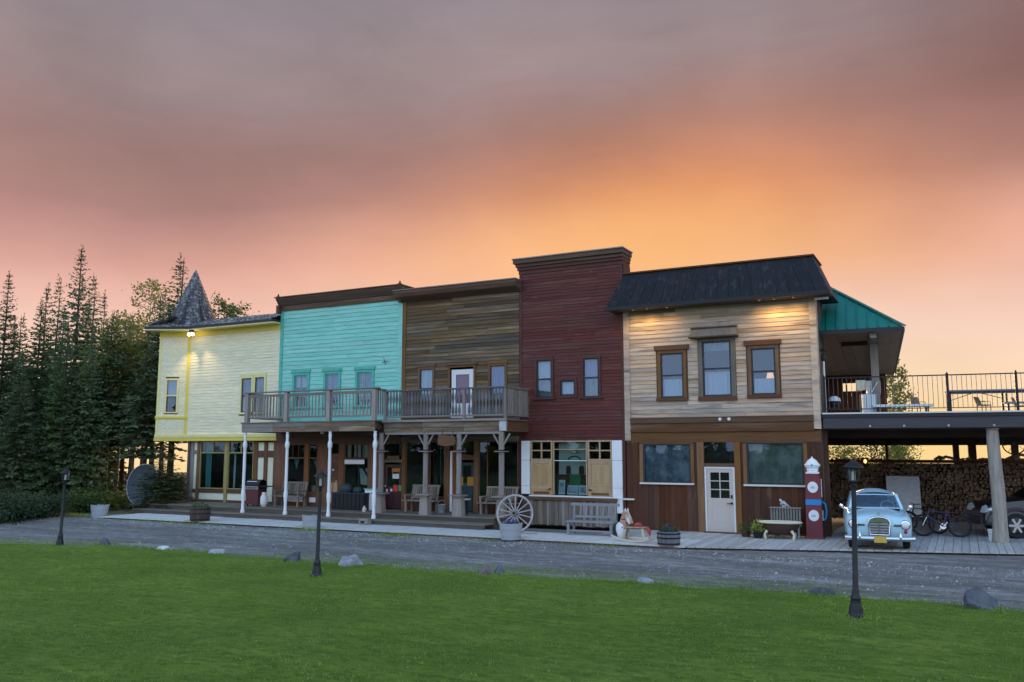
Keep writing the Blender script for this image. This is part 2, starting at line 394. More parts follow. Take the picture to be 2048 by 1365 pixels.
def dup(o, loc=None, rz=None, label=None, parent=None, scale=None):
    c = o.copy(); COL.objects.link(c)
    if parent is not None: c.parent = parent
    if loc is not None: c.location = loc
    if rz is not None: c.rotation_euler = (0, 0, rz)
    if scale is not None: c.scale = scale if isinstance(scale, tuple) else (scale,) * 3
    if label: c['label'] = label
    for ch in list(o.children): dup(ch, parent=c)
    return c

def struct(o): o['kind'] = 'structure'; return o

def cut(a, b, holes):
    """interval a..b minus the holes"""
    out = [(a, b)]
    for h0, h1 in holes:
        nx = []
        for x0, x1 in out:
            if h1 <= x0 or h0 >= x1: nx.append((x0, x1)); continue
            if h0 > x0: nx.append((x0, h0))
            if h1 < x1: nx.append((h1, x1))
        out = nx
    return [(x0, x1) for x0, x1 in out if x1 - x0 > .02]

def siding(par, x0, x1, z0, z1, h, mat, openings=(), y=0.0, t=.022, seg=None, wob=.0):
    """horizontal clapboards, each course (or length of a course) a board of its own"""
    n = max(1, round((z1 - z0) / h)); h = (z1 - z0) / n
    for i in range(n):
        a, b = z0 + i * h, z0 + (i + 1) * h
        holes = [(o[0], o[1]) for o in openings if min(b, o[3]) - max(a, o[2]) > .45 * h]
        for p, q in cut(x0, x1, holes):
            xs = [p]
            if seg:
                while q - xs[-1] > seg[1] * 1.15: xs.append(xs[-1] + rnd.uniform(*seg))
            xs.append(q)
            for m0, m1 in zip(xs, xs[1:]):
                if m1 - m0 < .02: continue
                dz = rnd.uniform(-wob, wob); dy = rnd.uniform(0, wob)
                MB().wedge(m0 + (.002 if m0 > p else 0), m1 - (.002 if m1 < q else 0), a + dz, b + dz * .6 - .001, y - t - dy, y - .004 - dy, y + .004).build('siding_board', mat, par)

def uprights(par, x0, x1, z0, z1, w, mat, y=0.0, t=.02, name='plank', jag=0, gap=.006, jit=.0):
    n = max(1, round((x1 - x0) / w)); w = (x1 - x0) / n
    for i in range(n):
        a, b = x0 + i * w, x0 + (i + 1) * w; d = rnd.uniform(0, jit)
        MB().box(a + gap / 2, b - gap / 2, y - t - d, y, z0 + rnd.uniform(0, jag), z1).build(name, mat, par)

def sheet_with_holes(mb, x0, x1, z0, z1, y0, y1, holes):
    xs = sorted({x0, x1, *[min(max(h[i], x0), x1) for h in holes for i in (0, 1)]}); zs = sorted({z0, z1, *[min(max(h[i], z0), z1) for h in holes for i in (2, 3)]})
    for zi in range(len(zs) - 1):
        zc = (zs[zi] + zs[zi + 1]) / 2; run = None
        for xi in range(len(xs) - 1):
            xc = (xs[xi] + xs[xi + 1]) / 2
            solid = not any(h[0] < xc < h[1] and h[2] < zc < h[3] for h in holes)
            if solid and run is None: run = xs[xi]
            if (not solid) and run is not None: mb.box(run, xs[xi], y0, y1, zs[zi], zs[zi + 1]); run = None
        if run is not None: mb.box(run, x1, y0, y1, zs[zi], zs[zi + 1])
    return mb

def ring(x0, x1, z0, z1, w, y0, y1, bottom=True):
    """rectangular frame of width w outside the opening x0..x1, z0..z1 (butted, no coplanar overlaps)"""
    m = MB(); m.box(x0 - w, x0, y0, y1, z0, z1); m.box(x1, x1 + w, y0, y1, z0, z1); m.box(x0 - w, x1 + w, y0, y1, z1, z1 + w)
    if bottom: m.box(x0 - w, x1 + w, y0, y1, z0 - w, z0)
    return m

def drape(x0, x1, z0, z1, y, amp=.025, k=5):
    ph = rnd.uniform(0, 6)
    def fn(u, v):
        return (x0 + (x1 - x0) * u, y + amp * math.sin(u * k * 6.28 + ph + .5 * v) * (1.1 - .4 * v), z0 + (z1 - z0) * v)
    return MB().grid(fn, 8 * k, 4)

def window(par, x0, x1, z0, z1, y, casing, casing_mat, sash_mat, rail=.5, curtains=(), head=None, sill=None, head_mat=None, mid=None, glass_mat='window_glass', sw=.045, proud=.05, label=None):
    """sash window: casing frame (the part) with sash, panes, curtains, head and sill as its pieces"""
    f = ring(x0, x1, z0, z1, casing, y - proud, y + .03, bottom=sill is None).build('window', casing_mat, par)
    if label: f['label'] = label
    s = ring(x0 + sw, x1 - sw, z0 + sw, z1 - sw, sw - .002, y - .012, y + .035)
    if rail: zr = z0 + (z1 - z0) * rail; s.box(x0 + sw, x1 - sw, y - .016, y + .03, zr - .03, zr + .03)
    if mid:
        for q in mid: xm = x0 + (x1 - x0) * q; s.box(xm - .012, xm + .012, y - .010, y + .02, z0 + sw, z1 - sw)
    s.build('sash', sash_mat, f)
    if rail:
        MB().box(x0 + sw, x1 - sw, y + .004, y + .010, z0 + sw, zr - .03).build('pane', glass_mat, f)
        MB().box(x0 + sw, x1 - sw, y - .002, y + .004, zr + .03, z1 - sw).build('pane', glass_mat, f)
    else: MB().box(x0 + sw, x1 - sw, y + .004, y + .010, z0 + sw, z1 - sw).build('pane', glass_mat, f)
    for cm, a, b, c, d in curtains:
        drape(x0 - .03 + (x1 - x0 + .06) * a, x0 - .03 + (x1 - x0 + .06) * b, z0 - .03 + (z1 - z0 + .06) * c, z0 - .03 + (z1 - z0 + .06) * d, y + .10, k=3 + int(4 * (b - a))).build('curtain', cm, f, smooth=60, fix=False)
    if head:
        hx, hh, hd = head; MB().box(x0 - casing - hx, x1 + casing + hx, y - proud - hd, y + .01, z1 + casing + .001, z1 + casing + hh).build('head_trim', head_mat or casing_mat, f)
    if sill:
        sx, sh, sd = sill; MB().box(x0 - casing - sx, x1 + casing + sx, y - proud - sd, y + .02, z0 - sh, z0 - .001).build('sill', head_mat or casing_mat, f)
    return f

# ------------------------------------------------------------------ ground, road, lawn
def smooth(a, b, x):
    t = min(1, max(0, (x - a) / (b - a))); return t * t * (3 - 2 * t)

def ground_z(x, y):
    r = math.hypot(x, y + 10)
    return -.03 - 34 * smooth(75, 420, r) * (1 if y > -10 else smooth(-140, -10, y)) + .0

M('earth', (.07, .075, .04), .95, layers=[((.4, .4, .4), (.10, .085, .055), .42, .66, .8), ((3, 3, 3), (.035, .055, .02), .45, .7, .7)], bump=((4, 4, 4), .6, .05))
def build_ground():
    m = MB(); rs = [0, 12, 25, 40, 60, 75, 95, 120, 150, 190, 240, 300, 360, 430, 600, 900, 1500]; n = 48
    m.v.append((0, -10, ground_z(0, -10)))
    for r in rs[1:]:
        for k in range(n):
            t = 2 * math.pi * k / n; x, y = r * math.cos(t), -10 + r * math.sin(t); m.v.append((x, y, ground_z(x, y)))
    for k in range(n): m.f.append((0, 1 + k, 1 + (k + 1) % n))
    for i in range(len(rs) - 2):
        for k in range(n): l = (k + 1) % n; a = 1 + i * n; m.f.append((a + k, a + n + k, a + n + l, a + l))
    struct(m.build('ground', 'earth', smooth=60))
build_ground()

def gravel_material():
    m = bpy.data.materials.new('gravel'); m.use_nodes = True; t = m.node_tree; b = t.nodes['Principled BSDF']
    tc = N(t, 'ShaderNodeTexCoord')
    def nz(sc, det=6, ro=.6, kind='ShaderNodeTexNoise'):
        mp = N(t, 'ShaderNodeMapping'); mp.inputs['Scale'].default_value = sc; LK(t, tc.outputs['Object'], mp.inputs[0])
        n = N(t, kind); n.inputs['Scale'].default_value = 1
        if kind == 'ShaderNodeTexNoise': n.inputs['Detail'].default_value = det; n.inputs['Roughness'].default_value = ro
        LK(t, mp.outputs[0], n.inputs['Vector']); return n.outputs[0]
    base = ramp(t, nz((.22, .9, 1)), [(.34, (.20, .19, .175, 1)), (.5, (.35, .34, .325, 1)), (.64, (.55, .54, .52, 1))], 'LINEAR')
    track = ramp(t, nz((.10, 1.6, 1), 3), [(.42, (0, 0, 0, 1)), (.6, (1, 1, 1, 1))], 'LINEAR')
    pale = ramp(t, nz((.16, 2.6, 1), 5), [(.54, (0, 0, 0, 1)), (.66, (1, 1, 1, 1))], 'LINEAR')
    base = mixc(t, math_node(t, 'MULTIPLY', pale, .6), base, (.62, .60, .57, 1))
    base = mixc(t, math_node(t, 'MULTIPLY', track, .55), base, (.18, .172, .16, 1))
    st = nz((16, 16, 16), kind='ShaderNodeTexVoronoi')
    mid = nz((2.2, 5, 3), 6, .7)
    base = mixc(t, ramp(t, mid, [(.40, (.75, .75, .75, 1)), (.56, (0, 0, 0, 1))], 'LINEAR'), base, (.15, .142, .13, 1))
    peb = ramp(t, st, [(.12, (1, 1, 1, 1)), (.45, (.0, .0, .0, 1))], 'LINEAR')
    fine = nz((30, 30, 30), 4)
    base = mixc(t, math_node(t, 'MULTIPLY', fine, .55), base, (.12, .12, .12, 1))
    base = mixc(t, math_node(t, 'MULTIPLY', peb, .25), base, (.55, .55, .54, 1))
    LK(t, base, b.inputs['Base Color']); b.inputs['Roughness'].default_value = .92; b.inputs['Specular IOR Level'].default_value = .25
    bn = N(t, 'ShaderNodeBump'); bn.inputs['Strength'].default_value = .9; bn.inputs['Distance'].default_value = .06
    LK(t, math_node(t, 'ADD', peb, nz((6, 6, 6), 8)), bn.inputs['Height']); LK(t, bn.outputs[0], b.inputs['Normal'])
    MATS['gravel'] = m
gravel_material()

EDGE = [(-60, -19), (-30, -15.2), (-20, -13.6), (-14.8, -12.4), (-10.2, -11.15), (-4.7, -11.35), (.7, -11.05), (4.2, -10.75), (7.9, -10.5), (11.2, -10.6), (18, -11), (40, -12.5)]
def edge_y(x):
    for (a, b), (c, d) in zip(EDGE, EDGE[1:]):
        if a <= x <= c:
            t = (x - a) / (c - a); return b + (d - b) * t
    return EDGE[0][1] if x < EDGE[0][0] else EDGE[-1][1]

def road_z(x, y):
    return .012 + .03 * math.sin(x * .31 + 1) * math.sin(y * .8) * smooth(0, 2, -4.6 - y) - .0
def build_road():
    def fn(u, v):
        x = -42 + 86 * u; y0 = edge_y(x) - .9; y1 = 12 if x > 5 else (-.4 if x > -22 else -4.0 - (x + 22) * .12)
        y = y0 + (y1 - y0) * v; return (x, y, road_z(x, min(y, -4.6)))
    struct(MB().grid(fn, 120, 24).build('gravel_road', 'gravel', smooth=60, fix=False))
    # loose stones, denser along the boardwalk edge
    m = MB()
    for i in range(6500):
        x = rnd.uniform(-24, 20); e = edge_y(x); k = rnd.random()
        y = -4.75 - abs(rnd.gauss(0, .8)) if k < .5 else rnd.uniform(e, -4.6)
        if y < e: continue
        if x > 3: y = min(y, -4.6 + (x - 3) * .33 - .2)
        r = rnd.uniform(.010, .030) * (1 if rnd.random() < .9 else 1.7); z = road_z(x, y); a = rnd.uniform(0, 6)
        ps = [(x + r * rnd.uniform(.8, 1.3) * math.cos(a + q * 2.09), y + r * rnd.uniform(.8, 1.3) * math.sin(a + q * 2.09), z - .004) for q in range(3)]
        m.add(ps + [(x, y, z + r * rnd.uniform(.6, 1))], [(0, 1, 3), (1, 2, 3), (2, 0, 3)])
    M('stone_chip', (.40, .40, .40), .9, layers=[((.9, .9, .9), (.2, .2, .2), .45, .6, .8)])
    m.build('loose_stones', 'stone_chip', fix=False, kind='stuff')
build_road()

def lawn_z(x, y):
    s = edge_y(x) - y
    return .02 + .05 * smooth(0, .35, s) + .20 * smooth(.3, 4.5, s) * smooth(-12, 8, x) + .02 * math.sin(x * .9 + y * .4) * smooth(.5, 3, s) + .015 * math.sin(x * .37 - y * 1.3) * smooth(.5, 3, s)

def lawn_material():
    m = bpy.data.materials.new('lawn'); m.use_nodes = True; t = m.node_tree; b = t.nodes['Principled BSDF']
    tc = N(t, 'ShaderNodeTexCoord')
    def nz(sc, det=5, ro=.6):
        mp = N(t, 'ShaderNodeMapping'); mp.inputs['Scale'].default_value = sc; LK(t, tc.outputs['Object'], mp.inputs[0])
        n = N(t, 'ShaderNodeTexNoise'); n.inputs['Scale'].default_value = 1; n.inputs['Detail'].default_value = det; n.inputs['Roughness'].default_value = ro
        LK(t, mp.outputs[0], n.inputs['Vector']); return n.outputs[0]
    c = ramp(t, nz((.45, .45, 1), 6), [(.3, (.135, .225, .032, 1)), (.5, (.250, .375, .052, 1)), (.7, (.370, .485, .090, 1))], 'LINEAR')
    c = mixc(t, math_node(t, 'MULTIPLY', nz((9, 9, 9), 5, .7), .75), c, (.065, .14, .02, 1))
    c = mixc(t, ramp(t, nz((.8, 3.2, 1), 5, .65), [(.38, (.7, .7, .7, 1)), (.54, (0, 0, 0, 1))], 'LINEAR'), c, (.110, .195, .026, 1))
    c = mixc(t, ramp(t, nz((5, 9, 1), 5, .65), [(.46, (0, 0, 0, 1)), (.6, (.7, .7, .7, 1))], 'LINEAR'), c, (.08, .16, .022, 1))
    c = mixc(t, ramp(t, nz((1.4, 1.4, 1), 4), [(.55, (0, 0, 0, 1)), (.75, (.55, .55, .55, 1))], 'LINEAR'), c, (.19, .26, .062, 1))
    LK(t, c, b.inputs['Base Color']); b.inputs['Roughness'].default_value = .9; b.inputs['Specular IOR Level'].default_value = .15
    bn = N(t, 'ShaderNodeBump'); bn.inputs['Strength'].default_value = 1.0; bn.inputs['Distance'].default_value = .05
    LK(t, nz((26, 26, 26), 5, .75), bn.inputs['Height']); LK(t, bn.outputs[0], b.inputs['Normal']); MATS['lawn'] = m
lawn_material()
def build_lawn():
    def fn(u, v):
        x = -45 + 85 * u; s = 34 * v * v * .9 + 3.4 * v; e = edge_y(x) + .12 * math.sin(x * 2.1) + .07 * math.sin(x * 5.3 + 1)
        return (x, e - s, lawn_z(x, edge_y(x) - s) if v > 0 else 0.0)
    struct(MB().grid(fn, 240, 60).build('lawn', 'lawn', smooth=80, fix=False))
    # short blades: three-sided tufts, many near the camera
    g = np.random.default_rng(3); n = 210000
    x = g.uniform(-17, 16, n); s = g.uniform(-.12, 1, n) ** 1.0 * 12.5
    e = np.array([edge_y(q) for q in x]); y = e - s
    keep = (x - 10.4) * -.463 + (y + 28.3) * .886 > 8.5
    x, y = x[keep], y[keep]; n = len(x)
    z = np.array([lawn_z(a, b) for a, b in zip(x, y)])
    patch = np.sin(x * .8 + 2 * np.sin(y * .6)) * np.sin(y * 1.1 + 1.3 * np.sin(x * .5))
    h = g.uniform(.010, .032, n) * (1 + .22 * patch); a = g.uniform(0, 6.283, n); w = g.uniform(.004, .009, n); lean = g.uniform(0, .035, n); la = g.uniform(0, 6.283, n)
    V = np.empty((n, 3, 3))
    V[:, 0] = np.stack([x + w * np.cos(a), y + w * np.sin(a), z - .004], 1); V[:, 1] = np.stack([x - w * np.cos(a), y - w * np.sin(a), z - .004], 1)
    V[:, 2] = np.stack([x + lean * np.cos(la), y + lean * np.sin(la), z + h], 1)
    me = bpy.data.meshes.new('grass'); me.vertices.add(3 * n); me.vertices.foreach_set('co', V.ravel())
    me.loops.add(3 * n); me.loops.foreach_set('vertex_index', np.arange(3 * n, dtype=np.int32)); me.polygons.add(n)
    me.polygons.foreach_set('loop_start', np.arange(0, 3 * n, 3, dtype=np.int32)); me.update(calc_edges=True)
    M('grass_blade', (.245, .345, .058), .8, spec=.1, layers=[((.35, .7, .5), (.12, .195, .03), .44, .58, .85), ((2.2, 6.5, .5), (.44, .52, .17), .50, .62, .85), ((5, 9, .5), (.10, .20, .03), .52, .64, .85), ((.9, .7, .5), (.40, .44, .12), .60, .72, .6), ((40, 40, 1), (.11, .19, .03), .48, .6, .6)], trans=.25)
    me.materials.append(MATS['grass_blade']); o = bpy.data.objects.new('grass', me); COL.objects.link(o); o['kind'] = 'stuff'
build_lawn()

def weeds(spots, name='weeds'):
    m = MB()
    for x, y, z, rx, n in spots:
        hk = .5 if n == 34 else 1.0
        for i in range(n):
            px, py = x + rnd.gauss(0, rx), y + rnd.gauss(0, .10); a = rnd.uniform(0, 6.28); h = rnd.uniform(.05, .17) * hk; l = rnd.uniform(.0, .1); b = rnd.uniform(0, 6.28)
            w = .012
            m.add([(px + w * math.cos(a), py + w * math.sin(a), z), (px - w * math.cos(a), py - w * math.sin(a), z), (px + l * math.cos(b), py + l * math.sin(b), z + h)], [(0, 1, 2)])
    m.build(name, 'grass_blade', fix=False, kind='stuff')
weeds([(q * .5 - 17, edge_y(q * .5 - 17) + .05 + .12 * math.sin(q * 1.05 - 35.7), .03, .22, 34) for q in range(66)] + [(-9.9, -4.75, .01, .5, 240), (-6.2, -4.85, .01, .45, 200), (-15.5, -4.8, .01, .9, 160), (-17.5, -4.9, .01, 1.0, 120), (-3.0, -4.8, .01, .8, 60), (1, -4.75, .01, .8, 50), (-21.9, -4.2, .01, .7, 260), (-23.2, -4.2, .01, .6, 260), (5.0, -.35, .12, .4, 60)])

# boardwalk: wide sheets on the left, narrow planks from the door to the carport
def walk_front(x):
    pts = [(-21, -4.62), (3.3, -4.28), (7.3, -3.05), (11.7, -1.65), (17, .1)]
    for (a, b), (c, d) in zip(pts, pts[1:]):
        if x <= c: return b + (d - b) * (x - a) / (c - a)
    return pts[-1][1]
def build_walks():
    bw = MB().box(-20.9, 3.2, -4.36, -2.3, -.02, .055).build('boardwalk', 'dark_timber'); struct(bw)
    x = -21.0
    while x < 3.25:
        w = rnd.choice((1.22, 1.22, .9, 1.5)); x1 = min(x + w, 3.3); dy = rnd.uniform(-.03, .03)
        z0, z1 = .06, .098 + rnd.uniform(-.006, .008)
        m = MB(); f0, f1 = walk_front(x) + dy, walk_front(x1) + dy
        m.add([(x + .006, f0, z0), (x1 - .006, f1, z0), (x1 - .006, -2.35, z0), (x + .006, -2.35, z0), (x + .006, f0, z1), (x1 - .006, f1, z1), (x1 - .006, -2.35, z1), (x + .006, -2.35, z1)],
              [(0, 3, 2, 1), (4, 5, 6, 7), (0, 1, 5, 4), (1, 2, 6, 5), (2, 3, 7, 6), (3, 0, 4, 7)])
        m.build('plank', 'boardwalk_plank', bw); x = x1
    cw = MB().prism([(3.4, -4.1), (17.0, .25), (17.0, 10), (6.7, 10), (6.7, .3), (-.1, .3), (-.1, -2.2), (3.4, -2.2)], -.03, .06, 'z').build('plank_terrace', 'dark_timber'); struct(cw)
    x = -.2
    while x < 16.9:
        w = rnd.uniform(.18, .235); x1 = x + w; y1 = .02 if x1 < 6.6 else 9.8
        z0, z1 = .065, .108 + rnd.uniform(-.004, .006); y0a = y0b = -2.34
        if x > 3.3: y0a, y0b = walk_front(x) + rnd.uniform(-.03, .03), walk_front(x1) + rnd.uniform(-.03, .03)
        MB().add([(x + .006, y0a, z0), (x1 - .006, y0b, z0), (x1 - .006, y1, z0), (x + .006, y1, z0), (x + .006, y0a, z1), (x1 - .006, y0b, z1), (x1 - .006, y1, z1), (x + .006, y1, z1)],
                 [(0, 3, 2, 1), (4, 5, 6, 7), (0, 1, 5, 4), (1, 2, 6, 5), (2, 3, 7, 6), (3, 0, 4, 7)]).build('plank', 'deck_plank', cw); x = x1
build_walks()

# ------------------------------------------------------------------ buildings
def BP(name, mat, par, x0, x1, y0, y1, z0, z1, **k):
    return MB().box(min(x0, x1), max(x0, x1), y0, y1, min(z0, z1), max(z0, z1)).build(name, mat, par, **k)

def shell(par, x0, x1, holes, zf, zt, depth, front_y=.006, z_low=None, roof_z=None):
    """sheathing with the window openings, side and back walls, storey floor and flat roof: one structural part"""
    m = MB(); sheet_with_holes(m, x0 + .01, x1 - .01, zf, zt, front_y, .12, holes)
    rz = roof_z or zt
    m.box(x0 + .01, x0 + .13, .12, depth, .0, rz); m.box(x1 - .13, x1 - .01, .12, depth, .0, rz); m.box(x0 + .13, x1 - .13, depth - .12, depth, .0, rz)
    m.box(x0 + .13, x1 - .13, .12, depth - .12, zf, zf + .12); m.box(x0 + .13, x1 - .13, .12, depth - .12, rz - .25, rz - .1)
    m.box(x0 + .13, x1 - .13, .5, depth - .12, .0, .12)
    if zt > rz: m.box(x0 + .01, x1 - .01, .6, .72, rz, zt); m.box(x0 + .01, x0 + .13, .12, .6, rz, zt); m.box(x1 - .13, x1 - .01, .12, .6, rz, zt)
    return m.build('wall', 'wall_core', par)

# ---- yellow corner shop with the spire
def yellow_shop():
    b = thing('shop_building', 'pale yellow clapboard shop with a shingled spire on its corner', 'building', (-21.5, 0, 0), group='false front shops in one row')
    X0, X1, ZB, ZT = -21.5, -15.94, 3.20, 8.30
    wn = [(-18.106, -17.517, 4.457, 5.978), (-17.310, -16.762, 4.464, 5.994)]
    holes = [(w[0] - .11, w[1] + .11, w[2] - .1, w[3] + .1) for w in wn]
    shell(b, X0, X1, [w for w in wn], ZB, ZT, 8.5)
    siding(b, X0, X1, ZB + .30, ZT - .24, .135, 'yellow_board', holes, t=.016)
    for x0, x1, z0, z1 in wn:
        window(b, x0, x1, z0, z1, 0, .09, 'pale_yellow_trim', 'dark_sash', .48, [('blind_grey', 0, 1, .5, 1), ('curtain_white', 0, .45, 0, .5)], sill=(.05, .09, .04), head=(.01, .10, .01))
    BP('frieze_board', 'yellow_trim', b, X0, X1, -.03, .02, ZT - .24, ZT)
    BP('skirt_band', 'yellow_trim', b, X0 - .02, X1, -.05, .25, ZB, ZB + .16)
    BP('skirt_band', 'pale_yellow_trim', b, X0, X1, -.075, .02, ZB + .161, ZB + .30)
    # corner bay, turned towards the lawn
    a = R(30); C0 = Vector((-21.5, 0, 0)); dx = Vector((-math.cos(a), -math.sin(a), 0)); dn = Vector((math.sin(a), -math.cos(a), 0))
    def bay(s0, s1, n0, n1, z0, z1, name, mat, par=b):
        m = MB(); p = [C0 + dx * s + dn * n for s, n in ((s0, n0), (s1, n0), (s1, n1), (s0, n1))]
        m.add([(q.x, q.y, z0) for q in p] + [(q.x, q.y, z1) for q in p], [(0, 3, 2, 1), (4, 5, 6, 7), (0, 1, 5, 4), (1, 2, 6, 5), (2, 3, 7, 6), (3, 0, 4, 7)])
        return m.build(name, mat, par)
    W = 1.40
    w0, w1, z0, z1, zs = .52, .98, 4.55, 6.02, 5.30
    bay(.02, w0, -1.6, -.02, ZB, ZT, 'bay_wall', 'wall_core'); bay(w1, W - .02, -1.6, -.02, ZB, ZT, 'bay_wall', 'wall_core')
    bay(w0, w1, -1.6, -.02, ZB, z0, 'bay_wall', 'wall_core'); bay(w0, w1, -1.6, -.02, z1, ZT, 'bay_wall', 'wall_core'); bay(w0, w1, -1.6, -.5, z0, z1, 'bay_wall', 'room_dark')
    n = 34; h = (ZT - .24 - ZB - .3) / n
    for i in range(n):
        za = ZB + .30 + i * h
        for s0, s1 in cut(.12, W - .1, [(w0 - .09, w1 + .09)] if z0 - .1 < za + h / 2 < z1 + .1 else []): bay(s0, s1, -.019, .016 - .006 * (i % 2), za + .002, za + h, 'siding_board', 'yellow_board')
    for s0, s1, m_ in ((-.03, .12, 'yellow_trim'), (W - .10, W + .02, 'pale_yellow_trim')): bay(s0, s1, -.1, .03, ZB + .3, ZT - .24, 'corner_board', m_)
    bay(0, W + .03, -1.5, .035, ZT - .239, ZT, 'frieze_board', 'yellow_trim')
    bay(-.02, W + .06, -1.5, .055, ZB, ZB + .16, 'skirt_band', 'yellow_trim'); bay(-.02, W + .03, -1.5, .075, ZB + .161, ZB + .30, 'skirt_band', 'pale_yellow_trim')
    bay(.0, W + .05, -.05, .07, 4.24, 4.34, 'sill_band', 'yellow_trim')
    f = bay(w0 - .09, w0, -.02, .045, z0 - .06, z1 + .09, 'window', 'pale_yellow_trim')
    for s0, s1, q0, q1 in ((w1, w1 + .09, z0 - .06, z1 + .09), (w0, w1, z1, z1 + .09), (w0, w1, z0 - .06, z0), (w0, w1, zs - .03, zs + .03)): bay(s0, s1, -.02, .043, q0, q1, 'casing', 'pale_yellow_trim', f)
    for s0, s1, q0, q1 in ((w0, w0 + .04, z0, zs - .03), (w1 - .04, w1, z0, zs - .03), (w0 + .04, w1 - .04, z0, z0 + .04), (w0 + .04, w1 - .04, zs - .07, zs - .03)): bay(s0, s1, -.03, .012, q0, q1, 'sash', 'dark_sash', f)
    bay(w0 + .02, w1 - .02, -.02, -.014, z0, z1, 'pane', 'window_glass', f); bay(w0 + .02, w1 - .02, -.1, -.09, zs, z1, 'blind', 'curtain_white', f)
    # eaves, roof and spire
    ov = .55; E1 = C0 + dn * ov - dx * .1; E2 = C0 + dx * (W + .5) + dn * ov; E3 = C0 + dx * (W + .5) - dn * 2.0
    poly = [(X1 + .02, -ov), (E1.x, -ov), (E2.x, E2.y), (E3.x, E3.y), (-22.6, 3), (X1 + .02, 3)]
    MB().prism(poly, ZT + .002, ZT + .06, 'z').build('soffit', 'pale_yellow_trim', b)
    po = [(X1 + .02, -ov - .03), (E1.x, -ov - .03), (E2.x - .03, E2.y - .04), (E3.x - .04, E3.y + .05), (-22.7, 3.1), (X1 + .02, 3.1)]
    MB().prism(po, ZT + .061, ZT + .17, 'z').build('drip_edge', 'drip_edge', b)
    m = MB()
    def slope_run(p0, p1, inward, rise, run, n):   # shingled strip from an eave edge
        p0, p1 = Vector(p0), Vector(p1); inn = Vector(inward).normalized(); L = (p1 - p0).length; rows = 5
        for r in range(rows):
            x = -rnd.uniform(0, .2)
            while x < L:
                w = rnd.uniform(.12, .24); a0, a1 = max(0, x), min(L, x + w - .012); x += w
                if a1 - a0 < .03: continue
                t = (p1 - p0) / L; q0, q1 = r / rows, (r + 1.25) / rows; up = .035 + rnd.uniform(0, .02)
                A, B = p0 + t * a0, p0 + t * a1
                c = [A + inn * run * q0 + Vector((0, 0, rise * q0 + up)), B + inn * run * q0 + Vector((0, 0, rise * q0 + up)), B + inn * run * q1 + Vector((0, 0, rise * q1 + .008)), A + inn * run * q1 + Vector((0, 0, rise * q1 + .008))]
                d = [c[0] - Vector((0, 0, up)), c[1] - Vector((0, 0, up))]
                m.add(c + d, [(0, 1, 2, 3), (4, 5, 1, 0)])
    zr = ZT + .17
    slope_run((E1.x, -ov - .03, zr), (X1, -ov - .03, zr), (0, 1, 0), .52, 1.5, 5)
    slope_run((E2.x, E2.y, zr), (E1.x, -ov - .03, zr), tuple(-dn), .5, 1.4, 5)
    slope_run((E3.x, E3.y, zr), (E2.x, E2.y, zr), tuple(-dx), .5, 1.2, 5)
    m.build('roof', 'shingle', b, fix=False, kind='stuff')
    BP('roof_deck', 'flat_roof', b, -22.4, X1, 1.0, 8.5, ZT + .2, ZT + .66)
    sc = Vector((-22.22, .75, 0)); m = MB(); rows = 17; z0, z1 = 8.62, 11.45
    prof = lambda t: .03 + 1.20 * (1 - t) + .22 * max(0, 1 - t * 5) ** 2
    for r in range(rows):
        t0, t1 = r / rows, (r + 1.3) / rows
        for sd in range(8):
            aa, ab = 2 * math.pi * (sd + .2) / 8, 2 * math.pi * (sd + 1.2) / 8
            k = max(1, int(prof(t0) * .77 / .13))
            for i in range(k):
                u0, u1 = i / k + .012, (i + 1) / k - .012; d = rnd.uniform(.012, .03)
                def P(t, u, o): 
                    rr = prof(min(1, t)) + o; A = Vector((math.cos(aa), math.sin(aa), 0)) * rr; B = Vector((math.cos(ab), math.sin(ab), 0)) * rr
                    return tuple(sc + A.lerp(B, u) + Vector((0, 0, z0 + (z1 - z0) * t)))
                c = [P(t0, u0, d + .012), P(t0, u1, d + .012), P(min(1, t1), u1, .004), P(min(1, t1), u0, .004), P(t0, u0, -.02), P(t0, u1, -.02)]
                m.add(c, [(0, 1, 2, 3), (4, 5, 1, 0)])
    sp = m.build('spire', 'shingle', b, fix=False, kind='stuff')
    MB().lathe([(prof(i / 12) - .015, z0 + (z1 - z0) * i / 12) for i in range(13)], 8, sc).build('spire_core', 'drip_edge', sp)
    MB().lathe([(.05, z1 - .10), (.035, z1 + .06), (.0, z1 + .12)], 8, sc).build('cap', 'galvanised', sp)
    # shop front below, set back a hand
    y = .25; zb = .46
    uu = lambda px: -20.776 + (px - 400) * (-17.390 - -20.776) / 110.0
    for px0, px1, mt in ((378, 387, 'grey_timber_upright'), (394.5, 400, 'brown_wood'), (452, 457.5, 'olive_trim'), (508, 515.5, 'honey_wood'), (528, 534, 'honey_wood'), (546, 551.5, 'honey_wood')):
        BP('post', mt, b, uu(px0), uu(px1), y - .07, y + .09, zb, 3.19)
    BP('stall_rail', 'brown_wood_flat', b, uu(387), uu(508), y - .05, y + .06, 0.86, 1.02)
    BP('base_board', 'dark_timber', b, uu(387), uu(551), y - .06, y + .06, zb, .56)
    for px0, px1 in ((387, 394.5), (400.2, 451.8), (457.7, 507.8)): BP('panel', 'cream_panel', b, uu(px0), uu(px1), y - .015, y + .04, .56, .86)
    BP('panel', 'cream_panel', b, uu(387), uu(394.5), y - .015, y + .04, 1.02, 2.62); BP('panel', 'cream_panel', b, uu(387), uu(394.5), y - .015, y + .04, 2.78, 3.18); BP('cross_rail', 'grey_timber', b, uu(387), uu(394.5), y - .06, y + .04, 2.62, 2.78)
